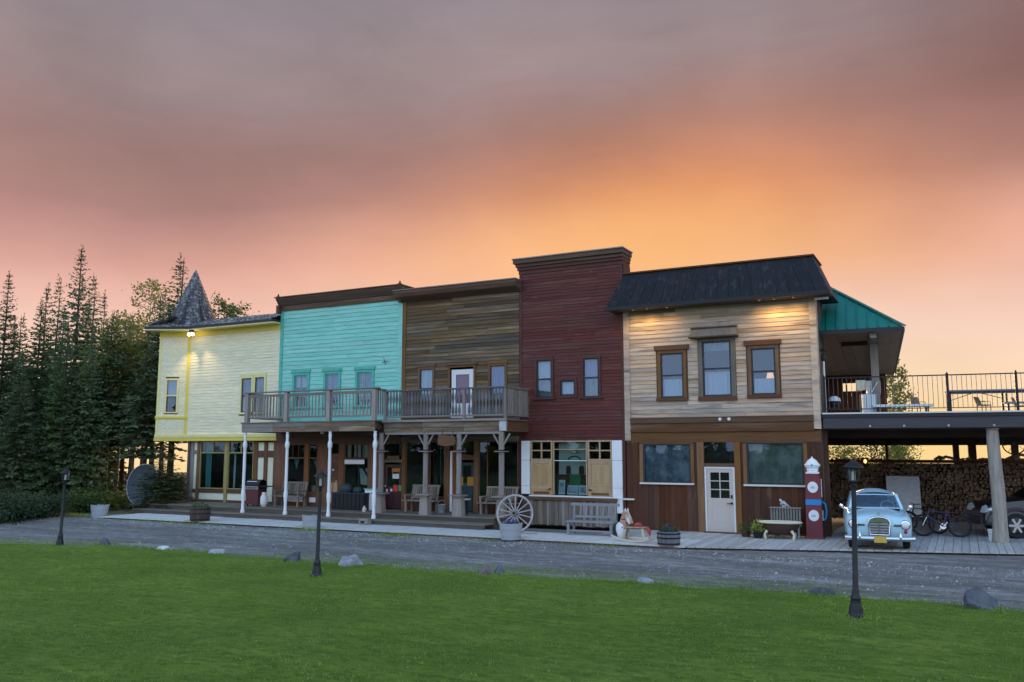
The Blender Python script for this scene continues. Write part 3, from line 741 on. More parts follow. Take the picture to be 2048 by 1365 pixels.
    for px0, px1 in ((515.7, 527.8), (534.2, 545.8)):
        BP('panel', 'cream_panel', b, uu(px0), uu(px1), y - .02, y + .03, 1.06, 2.47); BP('panel', 'cream_panel', b, uu(px0), uu(px1), y - .02, y + .03, 2.76, 3.12)
        BP('cross_rail', 'brown_wood_flat', b, uu(px0), uu(px1), y - .06, y + .03, 2.47, 2.76); BP('cross_rail', 'brown_wood_flat', b, uu(px0), uu(px1), y - .06, y + .03, 3.12, 3.19); BP('panel', 'cream_panel', b, uu(px0), uu(px1), y - .02, y + .03, .56, 1.06)
    for px0, px1 in ((400.2, 451.8), (457.7, 507.8)):
        x0, x1 = uu(px0), uu(px1); f = ring(x0 + .05, x1 - .05, 1.09, 3.13, .048, y - .05, y + .03).build('window', 'olive_trim', b); xm = (x0 + x1) / 2
        BP('transom_bar', 'olive_trim', f, x0 + .05, x1 - .05, y - .045, y + .02, 2.64, 2.69); BP('transom_bar', 'olive_trim', f, xm - .03, xm + .03, y - .04, y + .02, 2.69, 3.13)
        BP('pane', 'shop_glass', f, x0 + .05, x1 - .05, y + .0, y + .006, 1.09, 2.64); BP('pane', 'shop_glass', f, x0 + .05, xm - .03, y + .0, y + .006, 2.69, 3.13); BP('pane', 'shop_glass', f, xm + .03, x1 - .05, y + .0, y + .006, 2.69, 3.13)
    drape(uu(408), uu(419), 1.1, 3.15, y + .14, k=2).build('curtain', 'curtain_teal', b, smooth=60, fix=False)
    drape(uu(462), uu(466), 1.1, 2.6, y + .2, k=1).build('curtain', 'curtain_white', b, smooth=60, fix=False)
    # twin flood lamps under the eave, lit
    M('bulb_glow', (1, .9, .7), .4, emit=((1, .80, .46), 1.6))
    fl = MB().box(-21.0, -20.82, -.58, -.42, 8.21, 8.30).build('flood_lamp', 'black_iron', b)
    for dx_, aim in ((-.13, (-21.9, .3, 4.6)), (.10, (-19.2, .05, 4.9))):
        c = Vector((-20.91 + dx_, -.52, 8.10))
        MB().tube([(c.x, c.y, 8.21), tuple(c + Vector((0, 0, .05)))], .02, 6).build('arm', 'black_iron', fl)
        MB().lathe([(.0, -.075), (.05, -.06), (.075, 0), (.05, .06), (.0, .075)], 10, c).build('bulb', 'bulb_glow', fl, smooth=60)
        L = bpy.data.lights.new('flood_light', 'SPOT'); L.energy = 13; L.color = (1, .74, .36); L.spot_size = R(58); L.spot_blend = .9; L.shadow_soft_size = .06
        lo = bpy.data.objects.new('flood_light', L); COL.objects.link(lo); lo.parent = fl
        lo.location = c + Vector((0, -.02, -.09)) - org(fl); lo.rotation_euler = (Vector(aim) - c).to_track_quat('-Z', 'Y').to_euler()
    return b
yellow_shop()

# ---- turquoise false front
def finial(par, x, y, z, mat='cornice_wood'):
    MB().box(x - .06, x + .06, y - .06, y + .06, z, z + .05).lathe([(.025, z + .05), (.045, z + .08), (.035, z + .12), (.0, z + .17)], 8, (x, y, 0)).build('finial', mat, par)

def turquoise_shop():
    X0, X1, ZB, ZT = -15.92, -9.42, 3.3, 8.86
    b = thing('shop_building', 'turquoise clapboard false front shop with a brown cornice, above the porch', 'building', (X0, 0, 0), group='false front shops in one row')
    wn = [(-15.037, -14.311, 4.608, 5.987), (-13.329, -12.620, 4.590, 5.982), (-11.640, -10.897, 4.592, 5.974)]
    cur = [[('curtain_white', 0, 1, .62, 1), ('curtain_lilac', .5, 1, .0, .45)], [('curtain_lilac', 0, 1, 0, 1)], [('blind_blue', 0, 1, .42, 1), ('curtain_white', 0, 1, 0, .42)]]
    shell(b, X0, X1, wn, ZB, 9.1, 8.0, roof_z=7.6)
    siding(b, X0 + .16, X1 - .2, ZB + .36, ZT, .172, 'turquoise_board', [(w[0] - .12, w[1] + .12, w[2] - .05, w[3] + .12) for w in wn], t=.024, seg=(2.6, 4.6), wob=.004)
    BP('corner_board', 'turquoise_trim', b, X0, X0 + .158, -.045, .02, ZB + .36, ZT); BP('corner_board', 'turquoise_board', b, X1 - .198, X1, -.045, .02, ZB + .36, ZT)
    for w, c in zip(wn, cur): window(b, *w, 0, .11, 'turquoise_trim', 'turquoise_trim', .46, c, head=(.05, .13, .03), sill=(.08, .07, .04), mid=(.5,), sw=.04)
    BP('frieze_board', 'dark_timber', b, X0 - .02, X1, -.06, .62, ZT + .002, ZT + .24)
    m = MB(); m.prism([(-.10, ZT + .241), (.62, ZT + .241), (.62, ZT + .56), (-.30, ZT + .56), (-.30, ZT + .50), (-.22, ZT + .40)], X0 - .10, X1 + .06, 'x'); m.build('cornice', 'cornice_wood', b)
    BP('coping', 'dark_timber', b, X0 - .14, X1 + .1, -.36, .66, ZT + .561, ZT + .60)
    for x in (X0 - .02, X1 - .03):
        finial(b, x, -.22, ZT + .6); BP('bracket', 'dark_timber', b, x - .07, x + .07, -.26, -.06, ZT - .12, ZT + .24)
    # a small bird ornament on the boards
    m = MB().tube([(-10.40, -.045, 6.33), (-10.25, -.05, 6.36), (-9.98, -.05, 6.36)], [.005, .014, .003], 6); m.add([(-10.27, -.05, 6.36), (-10.23, -.05, 6.36), (-10.36, -.05, 6.58), (-10.2, -.05, 6.18)], [(0, 1, 2), (0, 3, 1)])
    m.build('ornament', 'dark_sash', b)
    # ground floor
    y = 0.0; zb, zt = .46, 3.3
    U_ = lambda px: -15.370 + (px - 572) * (-10.871 - -15.370) / 170.0
    BP('lintel', 'brown_wood_flat', b, X0, X1, -.06, -.001, 3.05, 3.34); BP('lintel', 'dark_timber', b, X0, X1, -.04, .004, 3.342, 3.655)
    BP('post', 'brown_wood', b, X0 + .01, U_(571), -.05, .12, zb, 3.05)
    for p0, p1, mt in ((612, 619.5, 'honey_wood'), (638, 643, 'brown_wood'), (680, 691, 'brown_wood'), (738, 748, 'brown_wood')): BP('post', mt, b, U_(p0), U_(p1), -.05, .12, zb, 3.05)
    def shop_window(p0, p1, z0, z1, tz, nt, mt='brown_wood_flat', gm='shop_glass', curt=None):
        x0, x1 = U_(p0) + .005, U_(p1) - .005; f = ring(x0 + .05, x1 - .05, z0 + .05, z1 - .05, .048, -.03, .05).build('window', mt, b)
        BP('transom_bar', mt, f, x0 + .05, x1 - .05, -.025, .04, tz - .03, tz + .03); BP('pane', gm, f, x0 + .05, x1 - .05, .0, .006, z0 + .05, tz - .03)
        for i in range(nt):
            a, c = x0 + .05 + (x1 - x0 - .1) * i / nt, x0 + .05 + (x1 - x0 - .1) * (i + 1) / nt
            BP('pane', gm, f, a + .015, c - .015, .0, .006, tz + .03, z1 - .05)
            if i: BP('glazing_bar', mt, f, a - .015, a + .015, -.02, .03, tz + .03, z1 - .05)
        return f
    w1 = shop_window(571, 612, 1.02, 3.05, 2.45, 3); w2 = shop_window(619.5, 638, 1.02, 3.05, 2.45, 1)
    MB().add([(U_(583), .16, 2.4), (U_(595), .16, 2.4), (U_(588), .16, 1.95)], [(0, 1, 2)]).build('pennant', 'curtain_teal', w1, fix=False)
    MB().add([(U_(621), .16, 2.4), (U_(637), .16, 2.35), (U_(637), .16, 1.75)], [(0, 1, 2)]).build('pennant', 'turquoise_trim', w2, fix=False)
    M('tablecloth_white', (.55, .6, .66), .85)
    BP('window_display', 'tablecloth_white', w1, U_(572), U_(611), .2, .6, 1.0, 1.30); BP('window_display', 'tablecloth_white', w2, U_(620), U_(637), .2, .6, 1.0, 1.30)
    for p0, p1 in ((571, 612), (619.5, 638)):
        BP('stall_panel', 'brown_wood_flat', b, U_(p0), U_(p1), -.03, .06, zb, 1.02); BP('panel', 'white_paint', b, U_(p0) + (U_(p1) - U_(p0)) * .2, U_(p1) - .05, -.045, -.031, .62, .82)
    # panelled door, number plate, transom
    d = BP('door', 'brown_wood', b, U_(655) + .12, U_(680) - .01, -.005, .05, zb + .02, 2.42); x0, x1 = U_(655) + .12, U_(680) - .01
    BP('post', 'brown_wood', b, U_(643), U_(655) + .11, -.05, .12, zb, 3.05)
    for a, c in ((.06, .47), (.53, .94)):
        BP('door_panel', 'door_pine', d, x0 + (x1 - x0) * a, x0 + (x1 - x0) * c, -.02, -.006, .62, 1.45)
    BP('door_panel', 'dark_timber', d, x0 + .06, x1 - .06, -.02, -.006, 1.56, 2.3); BP('name_plate', 'white_paint', d, x0 + .22, x1 - .22, -.03, -.021, 1.95, 2.0)
    MB().lathe([(.012, -.06), (.03, -.055), (.03, -.03), (.012, -.006)], 8, (x1 - .07, 0, 1.5), 'y').build('handle', 'chrome_dull', d)
    BP('lintel', 'honey_wood_flat', b, U_(655) + .11, U_(680), -.04, .1, 2.43, 2.64); BP('transom_pane', 'shop_glass', b, U_(655) + .11, U_(680), .02, .026, 2.64, 3.05)
    w3 = shop_window(691, 738, .98, 3.05, 2.46, 4, curt=1)
    BP('name_board', 'white_paint', b, U_(693), U_(731), -.075, -.051, 2.22, 2.40)
    for a, c in ((693.5, 701), (706, 719), (722, 735)): BP('blind', 'cream_panel', w3, U_(a), U_(c), .1, .11, 2.5, 3.0)
    m = MB().add([(U_(716), .14, 2.05), (U_(722), .14, 2.02), (U_(741), .14, 1.35), (U_(719), .14, 1.4)], [(0, 1, 2, 3)]); m.build('painted_reflection', 'curtain_white', w3, fix=False)  # slanted white sheets stand in for a diagonal reflection on the glass
    m = MB().add([(U_(727), .13, 2.02), (U_(732), .13, 2.06), (U_(741), .13, 1.72), (U_(741), .13, 1.5)], [(0, 1, 2, 3)]); m.build('painted_reflection', 'white_paint', w3, fix=False)
    BP('stall_panel', 'brown_wood_flat', b, U_(691), U_(738), -.03, .06, zb, .98)
turquoise_shop()

# ---- weathered brown shop
def brown_shop():
    X0, X1, ZB, ZT = -9.40, -4.12, 3.3, 8.74
    b = thing('shop_building', 'weathered bare brown plank false front shop between turquoise and oxblood fronts', 'building', (X0, 0, 0), group='false front shops in one row')
    wn = [(-8.541, -7.951, 4.758, 5.967), (-5.344, -4.718, 4.729, 5.961)]
    dr = (-7.141, -6.081, 3.98, 5.973)
    shell(b, X0, X1, wn + [dr], ZB, 9.0, 8.0, roof_z=7.6)
    siding(b, X0 + .16, X1, ZB + .3, ZT, .142, 'weathered_brown_board', [(w[0] - .10, w[1] + .10, w[2] - .05, w[3] + .10) for w in wn] + [(dr[0] - .1, dr[1] + .1, dr[2], dr[3] + .1)], t=.026, seg=(1.1, 3.4), wob=.007)
    BP('corner_board', 'honey_wood', b, X0, X0 + .158, -.05, .02, ZB + .3, ZT)
    window(b, *wn[0], 0, .09, 'honey_wood', 'dark_sash', .36, [('curtain_white', 0, .49, 0, 1), ('curtain_white', .51, 1, 0, 1)], head=(.05, .12, .03), sill=(.05, .06, .03), head_mat='dark_timber', sw=.03)
    window(b, *wn[1], 0, .09, 'honey_wood', 'dark_sash', .34, [('curtain_blue', 0, .49, 0, 1), ('curtain_blue', .51, 1, 0, 1)], head=(.03, .10, .02), sill=(.05, .06, .03), sw=.03)
    x0, x1, z0, z1 = dr
    cs = ring(x0, x1, z0, z1, .09, -.05, .03, bottom=False).build('door_casing', 'honey_wood', b)
    BP('head_trim', 'dark_timber', cs, x0 - .16, x1 + .2, -.10, .01, z1 + .091, z1 + .16)
    d = ring(x0 + .26, x1 - .2, z0 + .6, z1 - .28, .195, -.012, .035).build('door', 'white_sash', b)
    BP('curtain', 'curtain_pink', d, x0 + .2, x1 - .15, .05, .06, z0 + .4, z1 - .2); BP('pane', 'shop_glass', d, x0 + .26, x1 - .2, .0, .006, z0 + .6, z1 - .28)
    BP('door_panel', 'white_sash', d, x0 + .02, x1 - .02, -.005, .03, z0, z0 + .4)
    # cornice hood
    m = MB(); m.prism([(-.06, ZT + .002), (.62, ZT + .002), (.62, ZT + .40), (-.50, ZT + .40), (-.50, ZT + .30), (-.42, ZT + .16)], X0 - .18, X1 + .1, 'x'); m.build('cornice', 'cornice_wood', b)
    BP('coping', 'grey_timber', b, X0 - .21, X1 + .1, -.54, .64, ZT + .401, ZT + .44)
    finial(b, X0 + .12, .1, ZT + .44)
    # ground floor
    zb = .46; U_ = lambda px: -10.169 + (px - 770) * (-4.202 - -10.169) / 265.0
    BP('lintel', 'beam_timber', b, X0, X1, -.05, .12, 3.12, 3.3)
    for p0, p1, mt in ((751, 769, 'brown_wood'), (807.5, 815, 'honey_wood'), (895.5, 905.5, 'honey_wood'), (953.5, 962.5, 'honey_wood')): BP('post', mt, b, U_(p0), U_(p1), -.06, .12, zb, 3.12)
    BP('downpipe', 'white_sash', b, U_(906.5), U_(911), -.05, .02, zb, 2.75); BP('post', 'brown_wood', b, U_(911.5), U_(925), -.03, .12, zb, 3.12)
    M('burgundy_door', (.055, .018, .022), .5, layers=[((5, 5, 2), (.035, .012, .016), .45, .7, .6)]); M('green_door', (.012, .035, .04), .5, layers=[((5, 5, 2), (.02, .05, .055), .45, .7, .5)])
    M('amber_paper', (.42, .18, .03), .8); M('red_paper', (.60, .05, .05), .8); M('green_paper', (.08, .30, .12), .8); M('paper', (.72, .72, .76), .8, layers=[((1, 1, 40), (.45, .45, .5), .5, .6, .5)])
    def shop_door(p0, p1, z1, mat, glass_z, sheets, label):
        x0, x1 = U_(p0), U_(p1); d = ring(x0 + .13, x1 - .13, glass_z[0], glass_z[1], .115, .0, .05).build('door', mat, b); d['label'] = label
        BP('door_leaf', mat, d, x0 + .015, x1 - .015, .002, .048, zb + .03, glass_z[0] - .116)
        if z1 - glass_z[1] > .2: BP('door_leaf', mat, d, x0 + .015, x1 - .015, .002, .048, glass_z[1] + .116, z1)
        for q0, q1 in ((.12, .46), (.54, .88)): BP('door_panel', mat, d, x0 + (x1 - x0) * q0, x0 + (x1 - x0) * q1, -.012, .001, zb + .15, glass_z[0] - .22)
        BP('pane', 'shop_glass', d, x0 + .13, x1 - .13, .02, .026, *glass_z)
        for a, c, q0, q1, mm in sheets: BP('notice', mm, d, U_(a), U_(c), -.012, -.006, q0, q1)
        MB().lathe([(.012, -.06), (.032, -.055), (.032, -.03), (.012, 0)], 8, (x0 + .07, 0, 1.36), 'y').build('handle', 'chrome_dull', d)
    BP('lintel', 'beam_timber', b, U_(769), U_(807.5), -.05, .1, 2.30, 2.42); BP('sign_board', 'honey_wood_flat', b, U_(776), U_(802), -.09, -.051, 2.42, 2.56)
    BP('transom_pane', 'shop_glass', b, U_(769), U_(807.5), .02, .026, 2.42, 3.12)
    shop_door(769.5, 807, 2.28, 'burgundy_door', (1.35, 2.1), [(785, 802, 1.85, 2.08, 'amber_paper'), (786.5, 800.5, 1.66, 1.92, 'paper'), (788.5, 798, 1.16, 1.42, 'red_paper'), (799.5, 805.5, 1.18, 1.40, 'green_paper'), (782, 786.5, 1.16, 1.26, 'paper'), (773, 776.5, 1.14, 1.24, 'paper')], 'burgundy door with notices')
    BP('lintel', 'honey_wood_flat', b, U_(925), U_(953.5), -.05, .1, 2.42, 2.60); BP('transom_pane', 'shop_glass', b, U_(925), U_(953.5), .02, .026, 2.6, 3.12)
    shop_door(925.5, 953, 2.4, 'green_door', (1.55, 2.2), [(925.6, 932, 1.45, 1.78, 'amber_paper'), (940, 952.5, 1.45, 1.78, 'amber_paper')], 'dark green door with amber squares')
    for p0, p1, zs, bars in ((815, 895.5, .98, (.62,)), (962.5, 1037, .98, (.22,))):
        x0, x1 = U_(p0), U_(p1); f = ring(x0 + .04, x1 - .04, zs + .04, 3.08, .038, -.02, .05).build('window', 'dark_timber', b)
        BP('pane', 'shop_glass', f, x0 + .04, x1 - .04, .0, .006, zs + .04, 3.08)
        for q in bars: xm = x0 + (x1 - x0) * q; BP('glazing_bar', 'brown_wood', f, xm - .02, xm + .02, -.015, .03, zs + .04, 3.08)
        n = 5
        for i in range(n): BP('stall_panel', 'rusty_brown_plank', b, x0 + (x1 - x0) * i / n + .004, x0 + (x1 - x0) * (i + 1) / n - .004, -.03, .06, zb, zs)
brown_shop()

# ---- oxblood shop
def oxblood_shop():
    X0, X1, ZB, ZT = -4.10, .02, 3.13, 9.50
    b = thing('shop_building', 'tall oxblood red clapboard false front shop with white pilasters below', 'building', (X0, 0, 0), group='false front shops in one row')
    wn = [(-3.385, -2.783, 4.674, 6.075), (-2.437, -1.853, 4.738, 5.300), (-1.522, -0.933, 4.659, 6.058)]
    shell(b, X0, X1, wn, ZB, 9.6, 8.0, roof_z=7.8)
    siding(b, X0 + .1, X1 - .1, ZB, ZT - .12, .118, 'oxblood_board', [(w[0] - .09, w[1] + .09, w[2] - .06, w[3] + .09) for w in wn], t=.018, seg=(1.5, 3.2), wob=.004)
    BP('corner_board', 'oxblood_trim', b, X0, X0 + .098, -.035, .02, ZB, ZT - .12); BP('corner_board', 'oxblood_trim', b, X1 - .098, X1, -.035, .02, ZB, ZT - .12)
    window(b, *wn[0], 0, .08, 'oxblood_trim', 'dark_sash', .5, [('curtain_white', 0, 1, .5, 1), ('blind_grey', 0, 1, 0, .5)], sill=(.08, .05, .04), sw=.05)
    window(b, *wn[1], 0, .08, 'oxblood_trim', 'dark_sash', 0, [('curtain_white', 0, 1, 0, 1)], sw=.06)
    window(b, *wn[2], 0, .08, 'oxblood_trim', 'dark_sash', .5, [('curtain_lilac', 0, 1, .5, 1), ('blind_grey', 0, 1, 0, .5)], sill=(.08, .05, .04), sw=.05)
    # cornice: stepped, turning the corner on both sides of the parapet
    for k, (z0, z1, o, mt) in enumerate(((ZT - .12, ZT + .02, .06, 'oxblood_trim'), (ZT + .021, ZT + .14, .15, 'oxblood_trim'), (ZT + .141, ZT + .26, .25, 'cornice_wood'), (ZT + .261, ZT + .42, .40, 'cornice_wood'))):
        BP('cornice', mt, b, X0 - o * .42, X1 + o * .22, -o * .62, .72 + o * .12, z0, z1)
    BP('coping', 'grey_timber', b, X0 - .20, X1 + .12, -.29, .80, ZT + .421, ZT + .46)
    siding(b, .0, .001, 0, 0, 1, 'oxblood_board')
    BP('side_cladding', 'oxblood_trim', b, X1 + .0, X1 + .03, .02, .72, 7.9, ZT - .121)
    # ground floor: white pilasters, two pine doors turned into shutters, picture window
    U_ = lambda px: -3.995 + (px - 1045) * (-0.088 - -3.995) / 201.0
    z_s, z_h = 1.18, 3.13
    for p0, p1, zl, cuts in ((1045, 1062, z_s + .02, (1.50, 2.42)), (1227.5, 1246, .62, (1.10, 1.48, 2.42))):
        zz = [zl, *cuts, z_h - .001]
        for a, c in zip(zz, zz[1:]): BP('pilaster_panel', 'white_paint', b, U_(p0), U_(p1), -.09, .08, a + .012, c - .006)
        BP('pilaster_core', 'galvanised', b, U_(p0) + .01, U_(p1) - .01, -.075, .08, zl, z_h - .002)
    BP('corner_post', 'oxblood_trim', b, X0, U_(1044.5), -.05, .1, .12, z_h); BP('corner_post', 'oxblood_trim', b, U_(1246.5), X1, -.03, .1, .12, z_h)
    for p0, p1 in ((1062.5, 1109), (1178.5, 1227)):
        x0, x1 = U_(p0) + .01, U_(p1) - .01; zd = 2.42
        f = ring(x0 + .06, x1 - .06, zd + .06, z_h - .05, .058, -.05, .03).build('window', 'door_pine', b); xm, zm = (x0 + x1) / 2, (zd + z_h) / 2
        BP('glazing_bar', 'door_pine', f, xm - .025, xm + .025, -.045, .02, zd + .06, z_h - .05); BP('glazing_bar', 'door_pine', f, x0 + .06, xm - .025, -.045, .02, zm - .025, zm + .025); BP('glazing_bar', 'door_pine', f, xm + .025, x1 - .06, -.045, .02, zm - .025, zm + .025)
        for a, c in ((x0 + .06, xm - .025), (xm + .025, x1 - .06)):
            for q0, q1 in ((zd + .06, zm - .025), (zm + .025, z_h - .05)): BP('pane', 'shop_glass', f, a, c, .0, .006, q0, q1)
        d = ring(x0 + .13, x1 - .13, 1.52, 2.30, .122, -.045, .02).build('door', 'door_pine', b); d['label'] = 'pine panel door used as a shutter'
        BP('door_panel', 'door_pine', d, x0 + .135, x1 - .135, -.03, .01, 1.525, 2.295); BP('door_panel', 'door_pine', d, x0 + .20, x1 - .20, -.04, -.03, 1.60, 2.22)
        BP('door_leaf', 'door_pine', d, x0 + .008, x1 - .008, -.044, .02, 1.19, 1.396); BP('door_panel', 'honey_wood_flat', d, x0 + .13, x1 - .13, -.052, -.0445, 1.215, 1.30)
        hx = x1 - .09 if p0 < 1100 else x0 + .09
        MB().lathe([(.015, -.11), (.035, -.105), (.035, -.075), (.014, -.045)], 8, (hx, 0, 1.40), 'y').bar((hx, -.10, 1.40), (hx + (-.09 if p0 < 1100 else .09), -.10, 1.38), .02).build('handle', 'black_iron', d)
    x0, x1 = U_(1109) + .005, U_(1178.5) - .005
    f = ring(x0 + .05, x1 - .05, z_s + .03, z_h - .05, .048, -.04, .04, bottom=False).build('window', 'door_pine', b)
    BP('transom_bar', 'white_sash', f, x0 + .05, x1 - .05, -.03, .02, 2.40, 2.425); BP('transom_bar', 'door_pine', f, x0 + .05, x1 - .05, -.03, .02, 2.80, 2.83)
    BP('pane', 'shop_glass', f, x0 + .05, x1 - .05, .0, .006, z_s + .03, 2.40); BP('pane', 'shop_glass', f, x0 + .05, x1 - .05, .0, .006, 2.425, 2.80); BP('pane', 'shop_glass', f, x0 + .05, x1 - .05, .0, .006, 2.83, z_h - .05)
    M('pale_green_board', (.56, .64, .54), .8); M('leaf_green_board', (.05, .22, .075), .8); M('maroon_board', (.09, .022, .025), .8)
    bk = BP('display_board', 'pale_green_board', f, U_(1117), U_(1177), .16, .18, 1.92, 3.06)
    BP('display_board', 'maroon_board', f, U_(1112), U_(1177), .17, .185, 1.2, 1.919); BP('display_board', 'leaf_green_board', f, U_(1139), U_(1161), .14, .155, 1.35, 1.93)
    for p0, p1 in ((1132, 1141), (1158, 1168)):
        a, c = U_(p0), U_(p1); xm = (a + c) / 2; w = (c - a) / 2
        MB().prism([(a, 1.93), (c, 1.93), (c, 2.14)] + [(xm + w * math.cos(t), 2.14 + .10 * math.sin(t)) for t in (.5, 1.0, 1.57, 2.1, 2.6)] + [(a, 2.14)], .135, .155, 'y').build('arched_panel', 'maroon_board', f)
    xm = U_(1149); MB().tube([(xm + .24 * math.cos(t), .145, 2.42 + .15 * math.sin(t)) for t in [math.pi * i / 10 for i in range(11)]], .022, 6).build('arch_moulding', 'dark_sash', f)
    MB().box(xm - .15, xm + .25, .135, .15, 2.68, 2.70).box(xm + .02, xm + .12, .135, .15, 2.72, 2.80).build('arch_moulding', 'old_skirt_plank', f)
    M('picture_print', (.55, .68, .78), .6, layers=[((7, 7, 7), (.12, .28, .45), .5, .58, .9)])
    for p0, p1, z1, tl in ((1118.5, 1131, 1.72, .06), (1136, 1157, 1.54, .07), (1158.5, 1175, 1.55, .07)):
        a, c = U_(p0), U_(p1); k = MB().add([(a, .04, 1.215), (c, .04, 1.215), (c, .055, 1.215), (a, .055, 1.215), (a, .04 + tl, z1), (c, .04 + tl, z1), (c, .055 + tl, z1), (a, .055 + tl, z1)], [(0, 3, 2, 1), (4, 5, 6, 7), (0, 1, 5, 4), (1, 2, 6, 5), (2, 3, 7, 6), (3, 0, 4, 7)]).build('picture', 'white_paint', f)
        e = .03; q0, q1 = .15, .85
        MB().add([(a + e, .037 + tl * q0, 1.215 + (z1 - 1.215) * q0), (c - e, .037 + tl * q0, 1.215 + (z1 - 1.215) * q0), (c - e, .037 + tl * q1, 1.215 + (z1 - 1.215) * q1), (a + e, .037 + tl * q1, 1.215 + (z1 - 1.215) * q1)], [(0, 1, 2, 3)]).build('picture_print', 'picture_print', f, fix=False)
    BP('sill', 'white_sash', b, U_(1062.5), U_(1227), -.16, .02, z_s - .05, z_s); BP('ledge', 'offwhite_paint', b, U_(1246.5), U_(1268), -.14, .0, z_s - .09, z_s - .04)
    BP('sill', 'dark_timber', b, U_(1055), U_(1237), -.20, .01, z_s - .17, z_s - .051)
    x = U_(1064)
    while x < U_(1235):
        w = rnd.uniform(.07, .16); MB().box(x, x + w - .008, -.10 - rnd.uniform(0, .05), -.02, .11 + rnd.uniform(0, .04), z_s - .172 - rnd.uniform(0, .02)).build('skirt_plank', 'old_skirt_plank', b); x += w
    BP('skirt_backing', 'wall_core', b, U_(1045), U_(1226), -.019, .05, .11, z_s - .17)
oxblood_shop()

# ---- bleached plank building with the mansard
def bleached_building():
    X0, X1, ZB, ZT = .04, 6.50, 3.88, 7.70
    b = thing('shop_building', 'bleached plank building with a black metal mansard and a stained brown ground floor', 'building', (X0, 0, 0), group='false front shops in one row')
    wn = [(1.352, 2.144, 4.558, 6.083), (2.810, 3.767, 4.566, 6.407), (4.421, 5.194, 4.570, 6.086)]
    m = MB(); sheet_with_holes(m, X0 + .01, X1 - .01, ZB, 9.0, .006, .10, wn)
    m.box(X0 + .01, X0 + .1, .1, 1.6, .1, 9.0); m.box(X1 - .1, X1 - .01, .1, 1.6, .1, 9.0); m.box(X0 + .1, X1 - .1, 1.5, 1.6, .1, 9.0); m.box(X0 + .1, X1 - .1, .1, 1.5, ZB, ZB + .1); m.box(X0 + .1, X1 - .1, .1, 1.5, 8.9, 9.0)
    m.build('wall', 'wall_core', b)
    siding(b, X0 + .2, X1 - .2, ZB, ZT + .1, .146, 'bleached_board', [(w[0] - .16, w[1] + .16, w[2] - .06, w[3] + .14) for w in wn], t=.022, seg=(1.0, 3.2), wob=.004)
    BP('corner_board', 'bleached_board', b, X0 - .01, X0 + .198, -.06, .02, 3.12, ZT); BP('corner_board', 'bleached_board', b, X1 - .198, X1 + .01, -.06, .25, 3.45, ZT)
    for i, (w, c) in enumerate(zip(wn, ([('curtain_white', 0, 1, 0, .42)], [('curtain_white', 0, 1, 0, .45), ('blind_grey', 0, 1, .82, 1)], [('curtain_white', 0, 1, 0, .36)]))):
        big = i == 1
        window(b, *w, 0, .15 if big else .11, 'honey_wood' if not big else 'old_skirt_plank', 'dark_sash', .5, c, head=None if big else (.10, .16, .05), sill=(.02, .15, .03) if big else (.05, .10, .05), head_mat='brown_wood_flat', sw=.055)
    # hood over the middle window
    x0, x1 = 2.507, 3.971; hz0, hz1 = wn[1][3] + .16, wn[1][3] + .44
    h = MB(); h.add([(x0 - .06, -.30, hz0), (x1 + .06, -.30, hz0), (x1 + .06, -.03, hz0), (x0 - .06, -.03, hz0), (x0, -.14, hz1), (x1, -.14, hz1), (x1, -.03, hz1), (x0, -.03, hz1)],
                [(0, 3, 2, 1), (4, 5, 6, 7), (0, 1, 5, 4), (1, 2, 6, 5), (2, 3, 7, 6), (3, 0, 4, 7)]); hd = h.build('window_hood', 'old_skirt_plank', b)
    BP('hood_cap', 'dark_timber', hd, x0 - .04, x1 + .04, -.19, -.03, hz1 + .001, hz1 + .04); BP('hood_edge', 'dark_timber', hd, x0 - .08, x1 + .08, -.32, -.03, hz0 - .045, hz0 - .001)
    # shaded lamp standing on the sill of the right window
    M('lamp_shade_glow', (.9, .6, .4), .7, emit=((1.0, .55, .30), .16))
    lp = MB().lathe([(.13, 5.10), (.09, 5.30)], 12, (4.95, .32, 0)).build('lamp_shade', 'lamp_shade_glow', b); MB().lathe([(.06, 4.62), (.025, 4.7), (.02, 5.1)], 8, (4.95, .32, 0)).build('lamp_base', 'dark_sash', lp)
    # mansard
    e0, e1, t0, t1, ze, zt, ye, yt = -.36, 7.02, .09, 6.48, 7.66, 8.98, -.70, -.06
    ms = MB(); ms.add([(e0, ye, ze), (e1, ye, ze), (e1, 1.7, ze), (e0, 1.7, ze), (t0, yt, zt), (t1, yt, zt), (t1, 1.65, zt), (t0, 1.65, zt)],
                 [(0, 3, 2, 1), (4, 5, 6, 7), (0, 1, 5, 4), (1, 2, 6, 5), (2, 3, 7, 6), (3, 0, 4, 7)]); man = ms.build('mansard_roof', 'drip_edge', b)
    n = 19
    for i in range(n):
        a0, a1 = i / n, (i + 1) / n; g = .006
        B0, B1, T0, T1 = e0 + (e1 - e0) * a0 + g, e0 + (e1 - e0) * a1 - g, t0 + (t1 - t0) * a0 + g, t0 + (t1 - t0) * a1 - g; o = .016 + .006 * (i % 2)
        MB().add([(B0, ye - o, ze + .06), (B1, ye - o, ze + .06), (B1, ye + .02, ze + .06), (B0, ye + .02, ze + .06), (T0, yt - o, zt - .03), (T1, yt - o, zt - .03), (T1, yt + .02, zt - .03), (T0, yt + .02, zt - .03)],
                 [(0, 3, 2, 1), (4, 5, 6, 7), (0, 1, 5, 4), (1, 2, 6, 5), (2, 3, 7, 6), (3, 0, 4, 7)]).build('roof_sheet', 'mansard_metal', man)
    BP('gutter', 'black_iron', man, e0 - .03, e1 + .04, ye - .09, ye + .02, ze - .06, ze + .055); BP('ridge_cap', 'brown_wood_flat', man, t0 - .04, t1 + .05, yt - .07, 1.7, zt + .001, zt + .05)
